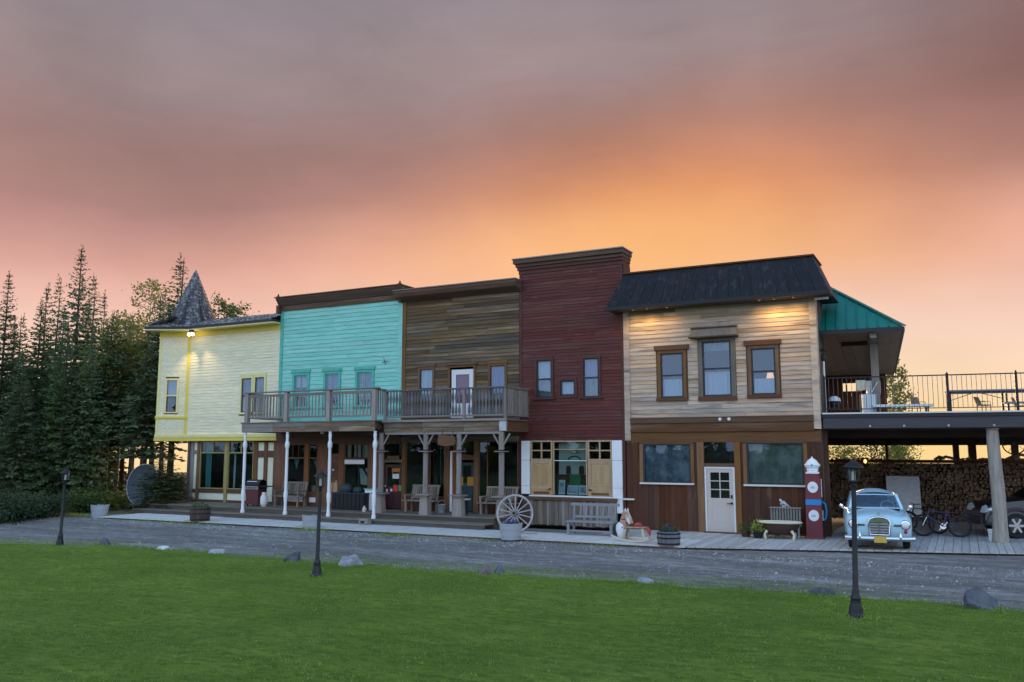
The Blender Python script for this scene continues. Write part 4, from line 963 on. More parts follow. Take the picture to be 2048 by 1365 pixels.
    BP('soffit', 'dark_timber', man, e0 + .02, e1 - .02, ye + .03, -.01, ze - .04, ze - .002)
    BP('eave_bracket', 'offwhite_paint', b, X1 + .02, X1 + .42, -.30, -.18, ZT - .19, ZT - .13)
    M('can_glow', (1, .8, .5), .4, emit=((1, .66, .26), .04))
    for x in (.55, 1.05, 1.75, 4.85, 5.3, 5.9):
        k = MB().lathe([(.055, ze - .055), (.055, ze - .041)], 10, (x, -.46, 0)).build('eave_light', 'black_iron', man)
        MB().lathe([(.04, ze - .058), (.04, ze - .0555)], 10, (x, -.46, 0)).build('bulb', 'can_glow', k)
        L = bpy.data.lights.new('eave_glow', 'SPOT'); L.energy = {.55: 4.0, 1.05: 5.5, 1.75: 2, 4.85: 3, 5.3: 7.5, 5.9: 6}[x]; L.color = (1, .62, .20); L.spot_size = R(150); L.spot_blend = 1.0; L.shadow_soft_size = .05
        lo = bpy.data.objects.new('eave_glow', L); COL.objects.link(lo); lo.parent = k; lo.location = Vector((x, -.46, ze - .085)) - org(k); lo.rotation_euler = (R(8), 0, 0)
    # band between the storeys
    for z0, z1, o, mt in ((3.70, 3.878, .10, 'brown_wood_flat'), (3.50, 3.699, .05, 'dark_timber'), (3.40, 3.499, .09, 'brown_wood_flat')): BP('string_course', mt, b, X0 + .2, X1 - .2, -o, .05, z0, z1)
    BP('drip_board', 'grey_timber', b, X0 + .2, X1 - .2, -.13, -.005, 3.879, 3.905)
    # ground floor
    zb = .12; zl = 3.40
    U_ = lambda px: 0.687 + (px - 1289) * (5.906 - 0.687) / 318.0
    d0, d1 = U_(1416), U_(1477)
    BP('frieze_board', 'honey_wood_flat', b, X0 + .02, X1, -.03, .03, 3.05, zl)
    fw = [(U_(1288), U_(1388), 1.70, 3.0), (U_(1502), U_(1608.5), 1.70, 3.03)]
    for (x0, x1, z0, z1), bl in zip(fw, ('blind_blue', 'blind_grey')):
        f = ring(x0 + .05, x1 - .05, z0 + .05, z1 - .05, .048, -.02, .05).build('window', 'dark_sash', b)
        BP('pane', 'shop_glass', f, x0 + .05, x1 - .05, .0, .006, z0 + .05, z1 - .05)
        MB().grid(lambda u, v: (x0 + .02 + (x1 - x0 - .04) * u, .06 + .018 * math.sin(u * 9 + 2 * v) + .015 * math.sin(v * 8 + 3 * u), z0 + .02 + (z1 - z0 - .04) * v), 14, 10).build('blind', bl, f, smooth=60, fix=False)
        BP('sill', 'offwhite_paint', b, x0 - .12, x1 + .12, -.12, .0, z0 - .06, z0 - .005)
    for a, c in ((X0 + .02, U_(1288)), (U_(1388), U_(1402))): uprights(b, a, c, 1.64, 3.05, .2, 'rusty_brown_plank')
    for a, c in ((U_(1489), U_(1502)), (U_(1608.5), X1)): uprights(b, a, c, 1.64, 3.05, .2, 'rusty_brown_plank')
    for x0, x1, z0, z1 in fw: BP('head_trim', 'honey_wood_flat', b, x0 - .10, x1 + .10, -.045, -.021, z1 - .01, z1 + .06)
    for x0 in (fw[0][0] - .13, fw[0][1] + .01, fw[1][0] - .13, fw[1][1] + .01): BP('side_trim', 'honey_wood', b, x0, x0 + .12, -.045, -.0205, 1.70, 3.0)
    uprights(b, X0 + .02, U_(1402), zb, 1.636, .19, 'rusty_brown_plank', jag=.03, jit=.008); uprights(b, U_(1489), X1, zb, 1.636, .19, 'rusty_brown_plank', jag=.03, jit=.008)
    m = MB(); sheet_with_holes(m, X0 + .02, X1, zb, zl, .004, .05, [(d0, d1, 0, 3.05)] + [(w[0] + .01, w[1] - .01, w[2] + .01, w[3] - .01) for w in fw]); m.build('sheathing', 'wall_core', b)
    for a, c in ((U_(1402), d0 - .003), (d1 + .003, U_(1489))): BP('door_casing', 'honey_wood', b, a, c, -.07, .03, zb, 3.05)
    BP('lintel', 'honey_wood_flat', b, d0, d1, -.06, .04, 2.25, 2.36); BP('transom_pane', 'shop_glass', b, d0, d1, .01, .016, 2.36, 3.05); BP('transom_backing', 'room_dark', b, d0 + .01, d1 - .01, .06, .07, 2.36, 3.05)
    fr = ring(d0 + .055, d1 - .055, zb + .0, 2.19, .052, -.04, .05, bottom=False).build('door_frame', 'white_paint', b)
    x0, x1 = d0 + .06, d1 - .06; dw = ring(x0 + .13, x1 - .13, 1.23, 2.06, .128, -.015, .03).build('door', 'pinkish_door_paint', b)
    BP('door_leaf', 'pinkish_door_paint', dw, x0 + .003, x1 - .003, -.014, .03, zb + .03, 1.10)
    rg = ring(x0 + .17, x1 - .17, .48, .98, .03, -.022, -.0142).build('door_panel', 'pinkish_door_paint', dw); BP('door_panel', 'pinkish_door_paint', dw, x0 + .2, x1 - .2, -.02, -.0142, .51, .95)
    gx = [x0 + .13, (x0 + x1) / 2, x1 - .13]; gz = [1.23, 1.507, 1.783, 2.06]
    BP('glazing_bar', 'pinkish_door_paint', dw, gx[1] - .018, gx[1] + .018, -.012, .02, 1.23, 2.06)
    for i in (1, 2):
        for a, c in ((gx[0], gx[1] - .018), (gx[1] + .018, gx[2])): BP('glazing_bar', 'pinkish_door_paint', dw, a, c, -.011, .02, gz[i] - .016, gz[i] + .016)
    for i in range(3):
        for a, c in ((gx[0], gx[1] - .018), (gx[1] + .018, gx[2])): BP('pane', 'shop_glass', dw, a, c, .0, .006, gz[i] + (.016 if i else 0), gz[i + 1] - (.016 if i < 2 else 0))
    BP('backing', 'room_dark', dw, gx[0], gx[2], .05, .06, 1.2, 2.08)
    MB().lathe([(.012, -.075), (.034, -.07), (.034, -.045), (.02, -.02), (.04, -.0145)], 10, (x1 - .07, 0, 1.07), 'y').bar((x1 - .07, -.07, 1.07), (x1 - .22, -.07, 1.06), .022).build('handle', 'black_iron', dw)
    MB().box(x1 - .10, x1 - .04, -.03, -.0145, 1.22, 1.34).build('handle', 'black_iron', dw)
    BP('door_sill', 'dark_timber', b, d0 - .05, d1 + .05, -.14, .0, .112, .15)
    for p in (1452, 1470): MB().lathe([(.05, -.14), (.06, -.10)], 10, (U_(p), 0, 3.80), 'y').build('spot_lamp', 'white_sash', b)
bleached_building()

# ------------------------------------------------------------------ porch, balconies
def porch_steps():
    s = thing('porch_steps', 'long timber porch floor and steps running under both balconies', 'porch steps', (-21.6, 0, 0))
    xs = [-21.6, -16.9, -12.6, -8.3, -4.12]
    for x0, x1 in zip(xs, xs[1:]):
        for y0, y1 in ((-2.64, -2.28), (-2.27, -1.93)): BP('tread', 'porch_plank', s, x0 + .004, x1 - .004, y0, y1, .235, .275 + rnd.uniform(-.004, .004))
        y = -1.93
        while y < .2: BP('floor_board', 'porch_plank', s, x0 + .004, x1 - .004, y + .003, y + .172, .415, .455 + rnd.uniform(-.003, .003)); y += .178
        BP('riser', 'riser_grey', s, x0 + .004, x1 - .004, -2.60, -2.57, .10, .234); BP('riser', 'riser_grey', s, x0 + .004, x1 - .004, -1.90, -1.87, .276, .414)
    BP('frame', 'wall_core', s, -21.5, -4.15, -1.86, .2, .02, .41)
porch_steps()

def turned_post(par, x, y, z0, z1):
    H = z1 - z0
    pr = [(.085, 0), (.085, .03), (.062, .05), (.058, .14), (.075, .19), (.086, .235), (.082, .265), (.06, .29), (.062, .33), (.062, .62), (.058, .76), (.060, .80), (.088, .815), (.092, .86), (.075, .875), (.05, .90), (.062, .93), (.066, .96), (.05, .985), (.075, 1)]
    MB().lathe([(r, z0 + h * H) for r, h in pr], 10, (x, y, 0)).build('turned_post', 'white_paint', par, smooth=40)

def turquoise_balcony():
    x0, x1, yf = -15.72, -9.02, -2.30
    b = thing('balcony', 'weathered balcony with slim square balusters on white turned posts, below the turquoise front', 'balcony', (x0, yf, 0), group='balconies over the porch')
    for i in range(4): a = x0 + (x1 - x0) * i / 4; BP('fascia_board', 'beam_timber' if i else 'grey_timber', b, a + .003, a + (x1 - x0) / 4 - .003, yf, yf + .045, 3.50, 3.70); BP('fascia_board', 'grey_timber' if i < 2 else 'beam_timber', b, a + .003, a + (x1 - x0) / 4 - .003, yf - .012, yf + .04, 3.704, 3.86)
    BP('fascia_board', 'grey_timber', b, x0, x0 + .05, yf + .046, -.08, 3.5, 3.86)
    n = 14; w = 2.2 / n
    for i in range(n): BP('floor_board', 'porch_plank', b, x0 - .05, x1 + .03, yf - .04 + i * w, yf - .04 + (i + 1) * w - .006, 3.862, 3.90)
    for i in range(16): a = x0 + .25 + (x1 - x0 - .5) * i / 15; BP('joist', 'beam_timber', b, a - .03, a + .03, yf + .05, -.08, 3.60, 3.855)
    px = [-15.531, -13.432, -11.286, -9.111]
    for p in px: BP('rail_post', 'rail_pale', b, p - .085, p + .085, yf + .01, yf + .17, 3.901, 5.09)
    BP('rail_post', 'grey_timber_upright', b, px[0] - .06, px[0] + .06, -.16, -.06, 3.901, 5.05)
    BP('top_rail', 'grey_timber', b, x0 + .0, x1 + .10, yf - .03, yf + .20, 5.092, 5.135)
    BP('top_rail', 'grey_timber', b, px[0] - .08, px[0] + .08, yf + .205, -.05, 5.06, 5.10); BP('top_rail', 'grey_timber', b, px[3] - .08, px[3] + .08, yf + .205, -1.55, 5.06, 5.10)
    for a, c in zip(px, px[1:]):
        BP('under_rail', 'grey_timber', b, a + .087, c - .087, yf + .05, yf + .10, 4.92, 5.02); BP('bottom_rail', 'grey_timber', b, a + .087, c - .087, yf + .05, yf + .12, 4.05, 4.12)
        n = round((c - a) / .168)
        for i in range(1, n): q = a + (c - a) * i / n; BP('baluster', 'rail_pale', b, q - .019, q + .019, yf + .055, yf + .093, 4.121, 4.919)
    for i in range(1, 11): q = yf + .2 + 2.0 * i / 11.5; BP('baluster', 'rail_pale', b, px[0] - .02, px[0] + .02, q - .02, q + .02, 4.12, 5.06)
    BP('bottom_rail', 'grey_timber', b, px[0] - .03, px[0] + .03, yf + .2, -.17, 4.05, 4.119)
    for i in range(1, 5): q = yf + .2 + .6 * i / 4.5; BP('baluster', 'grey_timber_upright', b, px[3] - .02, px[3] + .02, q - .02, q + .02, 4.12, 5.06)
    for p in (-15.55, -13.30, -11.15, -9.02): turned_post(b, p, yf + .05, .278, 3.498)
    BP('lamp_globe', 'white_paint', b, -12.1, -12.0, yf + .6, yf + .7, 3.42, 3.52)
turquoise_balcony()

def sawn_baluster(par, x, y, z0, z1, w):
    H = z1 - z0; pts = [(.16, 0), (.5, .10), (.40, .24), (.14, .40), (.38, .56), (.5, .68), (.36, .80), (.18, .92), (.30, 1)]
    poly = [(x + w * a, z0 + H * h) for a, h in pts] + [(x - w * a, z0 + H * h) for a, h in reversed(pts)]
    MB().prism(poly, y, y + .022, 'y').build('baluster', 'fret_grey', par)

def log_post(par, x, y, z0, z1, broad):
    MB().lathe([(.105, 1.22), (.095, 2.0), (.10, 2.72)], 8, (x, y, 0)).build('post', 'grey_timber_upright', par)
    MB().lathe([(.10, 2.80), (.098, z1)], 8, (x, y, 0)).build('post', 'grey_timber_upright', par)
    MB().box(x - .19, x + .19, y - .19, y + .19, 2.725, 2.762).build('collar', 'grey_timber', par)
    MB().add([(x - .15 * broad, y - .14, z0), (x + .15 * broad, y - .14, z0), (x + .15 * broad, y + .14, z0), (x - .15 * broad, y + .14, z0), (x - .12 * broad, y - .12, 1.15), (x + .12 * broad, y - .12, 1.15), (x + .12 * broad, y + .12, 1.15), (x - .12 * broad, y + .12, 1.15)],
             [(0, 3, 2, 1), (4, 5, 6, 7), (0, 1, 5, 4), (1, 2, 6, 5), (2, 3, 7, 6), (3, 0, 4, 7)]).build('pedestal', 'grey_timber_upright', par)
    BP('cap_board', 'grey_timber', par, x - .27, x + .27, y - .24, y + .2, 1.152, 1.205)
    for s in (-1, 1): MB().bar((x + s * .09, y, 2.98), (x + s * .33, y, 3.36), .05, .05).build('brace', 'grey_timber_upright', par)

def brown_balcony():
    x0, x1, yf = -8.98, -3.72, -1.80
    b = thing('balcony', 'dark grey balcony with fretted flat balusters on log posts, below the brown front', 'balcony', (x0, yf, 0), group='balconies over the porch')
    for i in range(3): a = x0 + (x1 - x0) * i / 3; BP('beam', 'beam_timber', b, a + .004, a + (x1 - x0) / 3 - .004, yf, yf + .12, 3.62, 3.80 + rnd.uniform(0, .015)); BP('beam', 'beam_timber', b, a + .004, a + (x1 - x0) / 3 - .004, yf + .03, yf + .14, 3.44, 3.616)
    BP('beam', 'grey_timber', b, x0 + .1, x1 - .2, yf - .02, yf + .10, 3.36, 3.436); BP('end_board', 'brown_wood_flat', b, x1 - .05, x1, yf + .13, -.04, 3.44, 3.80)
    MB().box(x1 - .26, x1 + .02, yf - .035, yf + .0, 3.46, 3.82).build('corbel', 'galvanised', b)
    n = 10; w = 1.72 / n
    for i in range(n): BP('floor_board', 'porch_plank', b, x0, x1 + .04, yf - .06 + i * w, yf - .06 + (i + 1) * w - .006, 3.83, 3.875)
    BP('edge_board', 'grey_timber', b, x0, x1 + .05, yf - .10, yf - .061, 3.82, 3.90)
    for i in range(12): a = x0 + .2 + (x1 - x0 - .4) * i / 11; BP('joist', 'beam_timber', b, a - .03, a + .03, yf + .145, -.06, 3.60, 3.828)
    zt = 4.98
    BP('top_rail', 'fret_grey', b, x0, x1 + .03, yf - .05, yf + .08, zt, zt + .05); BP('bottom_rail', 'grey_timber', b, x0, x1, yf - .01, yf + .04, 3.99, 4.06); BP('top_rail', 'grey_timber', b, x1 - .05, x1 + .06, yf + .081, -.06, zt, zt + .05); BP('bottom_rail', 'grey_timber', b, x1 - .02, x1 + .03, yf + .081, -.06, 3.99, 4.06)
    for p in (x0 + .06, (x0 + x1) / 2 + .9, x1 - .04): BP('rail_post', 'grey_timber_upright', b, p - .05, p + .05, yf - .025, yf + .055, 3.876, zt - .001)
    n = 37
    for i in range(n):
        x = x0 + .17 + (x1 - x0 - .3) * i / (n - 1)
        if abs(x - ((x0 + x1) / 2 + .9)) > .09: sawn_baluster(b, x, yf + .0, 4.061, zt - .001, .112)
    for i in range(11):
        y = yf + .16 + 1.5 * i / 10; BP('baluster', 'grey_timber_upright', b, x1 - .005, x1 + .017, y - .05, y + .05, 4.061, zt - .001)
    for px_, br in ((-9.089, 1.0), (-7.088, 1.25), (-5.662, 1.35), (-3.929, 1.1)): log_post(b, px_, yf + .05, .458, 3.435, br)
brown_balcony()

def hanging_sign():
    x0, x1, z0, z1, y = -6.416, -5.738, 2.925, 3.355, -1.95
    t = thing('hanging_sign', 'carved wooden sign board hanging from the brown balcony beam', 'sign', ((x0 + x1) / 2, y, z0))
    MB().prism([(x0 - .02, z0 + .06), (x0 + .3, z0), (x1, z0 + .04), (x1 + .03, z1 - .1), (x1 - .3, z1 - .04), (x0, z1)], y - .03, y + .03).build('board', 'honey_wood_flat', t)
    for x in (x0 + .12, x1 - .12): MB().tube([(x, y, z1 - .08), (x, y + .1, z1 + .16)], .01, 6).build('chain', 'black_iron', t)
hanging_sign()

# ------------------------------------------------------------------ carport with the roof deck above it
def local_frame(x, y, deg): return dict(loc=(x, y, 0), rz=R(deg), frame='local')
KF = local_frame(6.55, 0, 8)
def k2w(a, n, z=0):
    c, s = math.cos(R(8)), math.sin(R(8)); return (6.55 + a * c - n * s, a * s + n * c, z)

def carport():
    c = thing('carport', 'open carport with a dark deck fascia held by a pale log column', 'carport', **KF)
    A1 = 9.5
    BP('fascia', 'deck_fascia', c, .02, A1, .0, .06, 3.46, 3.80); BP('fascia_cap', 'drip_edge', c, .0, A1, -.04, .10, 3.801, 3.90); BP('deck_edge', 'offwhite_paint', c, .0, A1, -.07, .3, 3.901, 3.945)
    x = .02
    while x < A1 - .05: BP('deck_board', 'deck_plank', c, x, x + .24, .31, 17.5, 3.89, 3.93); x += .25
    x = .02
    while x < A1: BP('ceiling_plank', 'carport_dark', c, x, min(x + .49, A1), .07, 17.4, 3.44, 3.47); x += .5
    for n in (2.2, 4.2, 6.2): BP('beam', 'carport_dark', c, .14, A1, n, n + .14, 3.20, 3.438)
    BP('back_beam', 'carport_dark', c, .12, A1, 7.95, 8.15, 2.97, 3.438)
    BP('side_wall', 'rusty_brown_plank', c, -.02, .12, .35, 8.1, .11, 3.438)
    ac = 4.784
    m = MB(); ps = []
    for i in range(9): t = i / 8; ps.append((ac - .02 + .025 * math.sin(t * 5), .30 + .02 * math.cos(t * 4), .11 + 3.33 * t))
    m.tube(ps, [.235, .20, .192, .19, .186, .18, .176, .172, .165], 14); m.build('log_column', 'log_bark', c, smooth=50)
    BP('eave_arm', 'grey_timber', c, ac - .1, ac + .1, .07, .5, 3.40, 3.4395)
    for p, w in ((1912, .20), (1944.5, .26), (2012, .22), (1776, .10)): a = KPX[p]; BP('back_post', 'rusty_brown_plank', c, a - w / 2, a + w / 2, 7.9, 8.1, .11, 2.969)
    BP('back_rail', 'rusty_brown_plank', c, .13, A1, 7.70, 7.78, 2.30, 2.42)
    for i, px in enumerate((1740, 1800, 1880, 1960)): MB().lathe([(.028, -.02), (.04, .0)], 8, (KSC[px], -.005, 3.52), 'y').build('bolt', 'galvanised', c)
    M('porch_bulb', (1, .85, .5), .4, emit=((1, .66, .22), .22))
    bl = MB().lathe([(.0, 2.27), (.05, 2.30), (.065, 2.36), (.04, 2.42), (.0, 2.44)], 10, (KPX[1731], 7.60, 0)).build('bulb', 'porch_bulb', c, smooth=60); MB().box(KPX[1731] - .03, KPX[1731] + .03, 7.6, 7.70, 2.43, 2.49).build('bulb_socket', 'black_iron', bl)
M('log_bark', (.36, .315, .27), .85, layers=[((14, 14, 1.2), (.22, .18, .15), .42, .68, .8), ((3, 3, 1), (.46, .41, .36), .5, .7, .6)], bump=((18, 18, 2), .5, .02))
KPX = {1731: 1.539, 1912: 4.779, 1944.5: 5.331, 2012: 6.754, 1776: 2.347}
KSC = {1740: 1.373, 1800: 2.329, 1880: 3.546, 1960: 4.751}
carport()

def firewood():
    t = thing('firewood_stack', 'long wall of split firewood stacked along the back of the carport', 'firewood', **KF)
    M('split_wood', (.27, .18, .11), .9, layers=[((9, 9, 9), (.12, .08, .05), .4, .6, .85), ((2, 2, 2), (.40, .28, .175), .5, .68, .7)], bump=((30, 30, 30), .4, .01))
    m = MB(); z = .11
    while z < 2.42:
        h = rnd.uniform(.085, .12); a = .2 + rnd.uniform(0, .1)
        while a < 9.3:
            w = rnd.uniform(.07, .20); d = rnd.uniform(-.10, .06); zj = rnd.uniform(-.03, .03); n0 = 7.84 + d
            if z > 2.25 and math.sin(a * 1.3) + .4 * math.sin(a * 4.1) < -.2: a += w; continue
            k = rnd.choice((3, 4, 5)); ph = rnd.uniform(0, 6)
            poly = [(a + w / 2 + w * .56 * math.cos(ph + 6.283 * i / k) * rnd.uniform(.85, 1.1), z + zj + h / 2 + h * .66 * math.sin(ph + 6.283 * i / k)) for i in range(k)]
            m.prism(poly, n0, n0 + .45, 'y'); a += w
        z += h
    m.build('split_log', 'split_wood', t, kind='stuff')
    BP('gap_light_block', 'carport_dark', t, .13, 9.45, 8.36, 8.40, .11, 2.28)  # unseen sheet, added to stop light coming through the log gaps
    for p, z0, l in ((1893, 2.42, .5), (1880, 2.42, .35), (2040, 2.5, .6), (2025, 2.42, .5)):
        a = {1893: 4.414, 1880: 4.191, 2040: 6.932, 2025: 6.636}[p]
        MB().tube([(a - l / 2, 7.9, z0), (a, 7.95, z0 + .12), (a + l / 2, 7.9, z0 + .05)], .06, 6).build('loose_log', 'split_wood', t)
firewood()

def deck_railing():
    t = thing('deck_railing', 'thin black metal railing along the roof deck edge', 'railing', **KF)
    n, A1 = .10, 9.4; posts = [.10, 3.597, 5.422, 8.6]
    zt = 5.040; zb = 4.056
    for i, p in enumerate(posts): MB().box(p - .035, p + .035, n - .035, n + .035, 3.946, zt + .06).lathe([(.04, zt + .06), (.0, zt + .11)], 4, (p, n, 0)).build('post', 'black_iron', t)
    for a, c in zip(posts, posts[1:]):
        BP('top_rail', 'black_iron', t, a + .036, c - .036, n - .02, n + .02, zt - .012, zt + .022); BP('bottom_rail', 'black_iron', t, a + .036, c - .036, n - .012, n + .012, zb - .012, zb + .012)
        k = round((c - a) / .132)
        for i in range(1, k): q = a + (c - a) * i / k; BP('baluster', 'rail_grey', t, q - .0065, q + .0065, n - .0065, n + .0065, zb + .0125, zt - .0125)
M('rail_grey', (.10, .085, .08), .5)
deck_railing()

def patio_cover():
    t = thing('patio_cover', 'teal metal hip roof over the deck behind the bleached building', 'patio roof', (6.45, .6, 0), R(4.5), frame='local')
    ae, ze, p, L, tt = 2.53, 6.63, .80, 17.5, 3.0
    am = ae - 2 * tt; zr = ze + p * tt
    m = MB(); m.add([(am, 0, ze), (ae, 0, ze), (ae, L, ze), (am, L, ze), (ae - tt, tt, zr), (ae - tt, L - tt, zr)], [(0, 1, 4), (1, 2, 5, 4), (2, 3, 5), (3, 0, 4, 5), (0, 3, 2, 1)])
    rf = m.build('roof', 'teal_metal', t)
    q = -.35
    while q < ae - .1:
        d = ae - q; h = min(d, d) if d < tt else tt
        h = min(h, 2 * tt - d) if d > tt else d
        MB().bar((q, -.012, ze + .02), (q, h - .03, ze + p * (h - .03) + .016), .03, .035).build('seam', 'teal_metal', rf); q += .31
    MB().bar((ae + .03, -.02, ze + .025), (ae - tt, tt, zr + .04), .16, .03).build('hip_cap', 'teal_metal', rf)
    BP('fascia', 'drip_edge', t, am, ae + .02, -.05, -.004, ze - .13, ze - .002); BP('fascia', 'teal_metal', t, ae + .001, ae + .04, -.003, L, ze - .13, ze - .002)
    x = -2.0
    while x < ae - .05: x1 = min(x + .42, ae - .002); BP('ceiling_board', 'ceiling_board', t, x, x1 - .006, .0, L - .05, ze - .10, ze - .07); x += .42
    BP('beam', 'dark_timber', t, .6, 1.45, 2.6, 2.75, ze - .24, ze - .102)
    BP('plate_beam', 'grey_timber', t, ae - .98, ae - .78, .1, L - .3, ze - .30, ze - .102)
    for n in (1.6, 8.5, 14): BP('post', 'grey_timber_upright', t, ae - 1.0, ae - .76, n, n + .24, 3.93, ze - .301)
    bw = MB(); sheet_with_holes(bw, -1.5, ae - .4, 3.93, ze - .103, L - .5, L - .35, [(.12, 1.02, 5.72, 6.13)]); bw.build('back_wall', 'rusty_brown_plank', t)
    BP('window_post', 'dark_timber', t, .25, .31, L - .48, L - .40, 5.72, 6.13)
patio_cover()

def deck_props():
    # folding table, benches and chairs behind the railing
    M('table_top_blue', (.20, .22, .30), .6)
    n = 1.5; a0, a1 = 3.744, 6.257; zt = 4.648
    t = thing('picnic_table', 'long grey blue folding table standing behind the deck railing', 'table', **KF)
    for i in range(4): BP('table_board', 'table_top_blue', t, a0, a1, n - .38 + i * .19, n - .38 + i * .19 + .185, zt - .045, zt)
    BP('edge_rail', 'black_iron', t, a0 + .03, a1 - .03, n - .36, n + .36, zt - .085, zt - .046)
    for a in (a0 + .05, 5.345): 
        for k in (-.3, .3): BP('leg', 'black_iron', t, a - .03, a + .03, n + k - .03, n + k + .03, 3.931, zt - .086)
    for s in (0, 1): MB().bar((3.866, n, 4.35), (4.469, n, zt - .09), .02).bar((5.301, n, 4.38), (4.707, n, zt - .09), .02).build('brace', 'black_iron', t) if s == 0 else None
    tb = thing('picnic_bench', 'low grey blue bench beside the folding table on the deck', 'bench', **KF)
    a0, a1 = 5.232, 6.187; zb = 4.246
    for i in range(2): BP('seat_board', 'table_top_blue', tb, a0, a1, .85 + i * .17, 1.01 + i * .17, zb - .05, zb)
    for a in (a0 + .1, a1 - .1): BP('leg', 'black_iron', tb, a - .03, a + .03, .9, 1.1, 3.931, zb - .051)
    M('wicker', (.30, .22, .15), .8, layers=[((20, 20, 20), (.15, .10, .07), .45, .6, .7)])
    def chair(a, nn, rz, label):
        x, y, _ = k2w(a, nn); c = thing('deck_chair', label, 'chair', (x, y, 3.93), rz, 'chairs on the roof deck', 'local'); c.scale = (.62, .62, .62)
        BP('seat', 'wicker', c, -.24, .24, -.24, .24, .36, .41)
        MB().add([(-.24, .20, .42), (.24, .20, .42), (.24, .24, .42), (-.24, .24, .42), (-.2, .36, .82), (.2, .36, .82), (.2, .40, .82), (-.2, .40, .82)], [(0, 3, 2, 1), (4, 5, 6, 7), (0, 1, 5, 4), (1, 2, 6, 5), (2, 3, 7, 6), (3, 0, 4, 7)]).build('backrest', 'wicker', c)
        for x in (-.22, .22):
            for y in (-.22, .22): BP('leg', 'black_iron', c, x - .015, x + .015, y - .015, y + .015, 0, .359)
            MB().tube([(x * 1.1, -.2, .41), (x * 1.1, -.2, .58), (x * 1.1, .25, .58)], .015, 6).build('armrest', 'black_iron', c)
        return c
    chair(2.877, 1.1, R(150), 'wicker chair alone near the left of the deck')
    chair(4.732, 1.3, R(60), 'wicker chair under the folding table between its legs'); chair(5.918, 2.2, R(100), 'wicker chair behind the low bench at the deck end')
    x, y, _ = k2w(2.473, .7); lo = thing('sun_lounger', 'flat pale blue lounger lying on the deck beside the wicker chair', 'sun lounger', (x, y, 3.93), R(8), frame='local')
    BP('bed', 'curtain_white', lo, -.95, .75, -.28, .28, .20, .27)
    for a in (-.8, .6):
        for b in (-.24, .24): BP('leg', 'black_iron', lo, a - .02, a + .02, b - .02, b + .02, 0, .199)
    # slatted box, grey cabinet and barbecue under the patio roof
    x, y, _ = k2w(1.45, 1.2); sb = thing('slatted_crate', 'pale blue slatted crate at the foot of the patio post', 'crate', (x, y, 3.93), R(6), frame='local')
    for i in range(6): BP('slat', 'curtain_white', sb, -.2 + i * .068, -.2 + i * .068 + .052, -.2, -.18, .05, .62)
    BP('frame', 'galvanised', sb, -.21, .21, -.179, .2, .0, .64)
    x, y, _ = k2w(1.5, 2.4); cb = thing('grey_cabinet', 'grey cabinet beside the patio post with a lid tilted open', 'cabinet', (x, y, 3.93), R(6), frame='local')
    BP('body', 'galvanised', cb, -.05, .38, -.25, .25, .70, 1.15); BP('body', 'old_skirt_plank', cb, -.28, .36, -.2, .28, .02, .699); BP('side_shelf', 'cream_panel', cb, -.38, -.06, -.2, .2, .85, 1.18); MB().bar((.1, -.28, .75), (.3, -.30, 1.1), .16, .03).build('lid', 'white_sash', cb)
    x, y, _ = k2w(.40, .9); gb = thing('kettle_barbecue', 'small dark barbecue with a pale cover in the corner of the deck', 'barbecue', (x, y, 3.93), 0, frame='local')
    MB().lathe([(.10, .22), (.19, .3), (.2, .42)], 12).build('bowl', 'black_iron', gb, smooth=40); MB().lathe([(.2, .425), (.17, .52), (.08, .58), (.0, .59)], 12).build('cover', 'curtain_white', gb, smooth=40)
    for k in range(3): MB().tube([(.12 * math.cos(k * 2.1), .12 * math.sin(k * 2.1), .25), (.2 * math.cos(k * 2.1), .2 * math.sin(k * 2.1), 0)], .012, 6).build('leg', 'black_iron', gb)
    x, y, _ = k2w(.12, .35); pl = thing('deck_lamp', 'white pole with a small black lantern at the corner of the bleached building', 'lamp', (x, y, 3.93), 0, frame='local')
    MB().tube([(0, 0, 0), (0, 0, 1.68)], .03, 8).build('pole', 'white_sash', pl); MB().lathe([(.05, 1.68), (.07, 1.74), (.07, 1.86), (.03, 1.93)], 8).build('lantern', 'black_iron', pl); MB().lathe([(.12, 2.0), (.03, 2.1)], 8).build('cap', 'black_iron', pl); MB().tube([(0, 0, 1.93), (0, 0, 2.0)], .012, 6).build('stem', 'black_iron', pl)
deck_props()

# ------------------------------------------------------------------ vehicles
M('car_blue', (.46, .69, .79), .3, coat=.5, layers=[((2, 2, 2), (.48, .71, .81), .4, .6, .5)])
M('plate_yellow', (.62, .42, .08), .5); M('red_lens', (.35, .03, .03), .25); M('seat_leather', (.16, .07, .045), .6); M('vent_dark', (.03, .05, .06), .6)
M('dark_paint', (.028, .026, .034), .28, coat=.5); M('headlamp', (.75, .80, .82), .12, spec=.8)

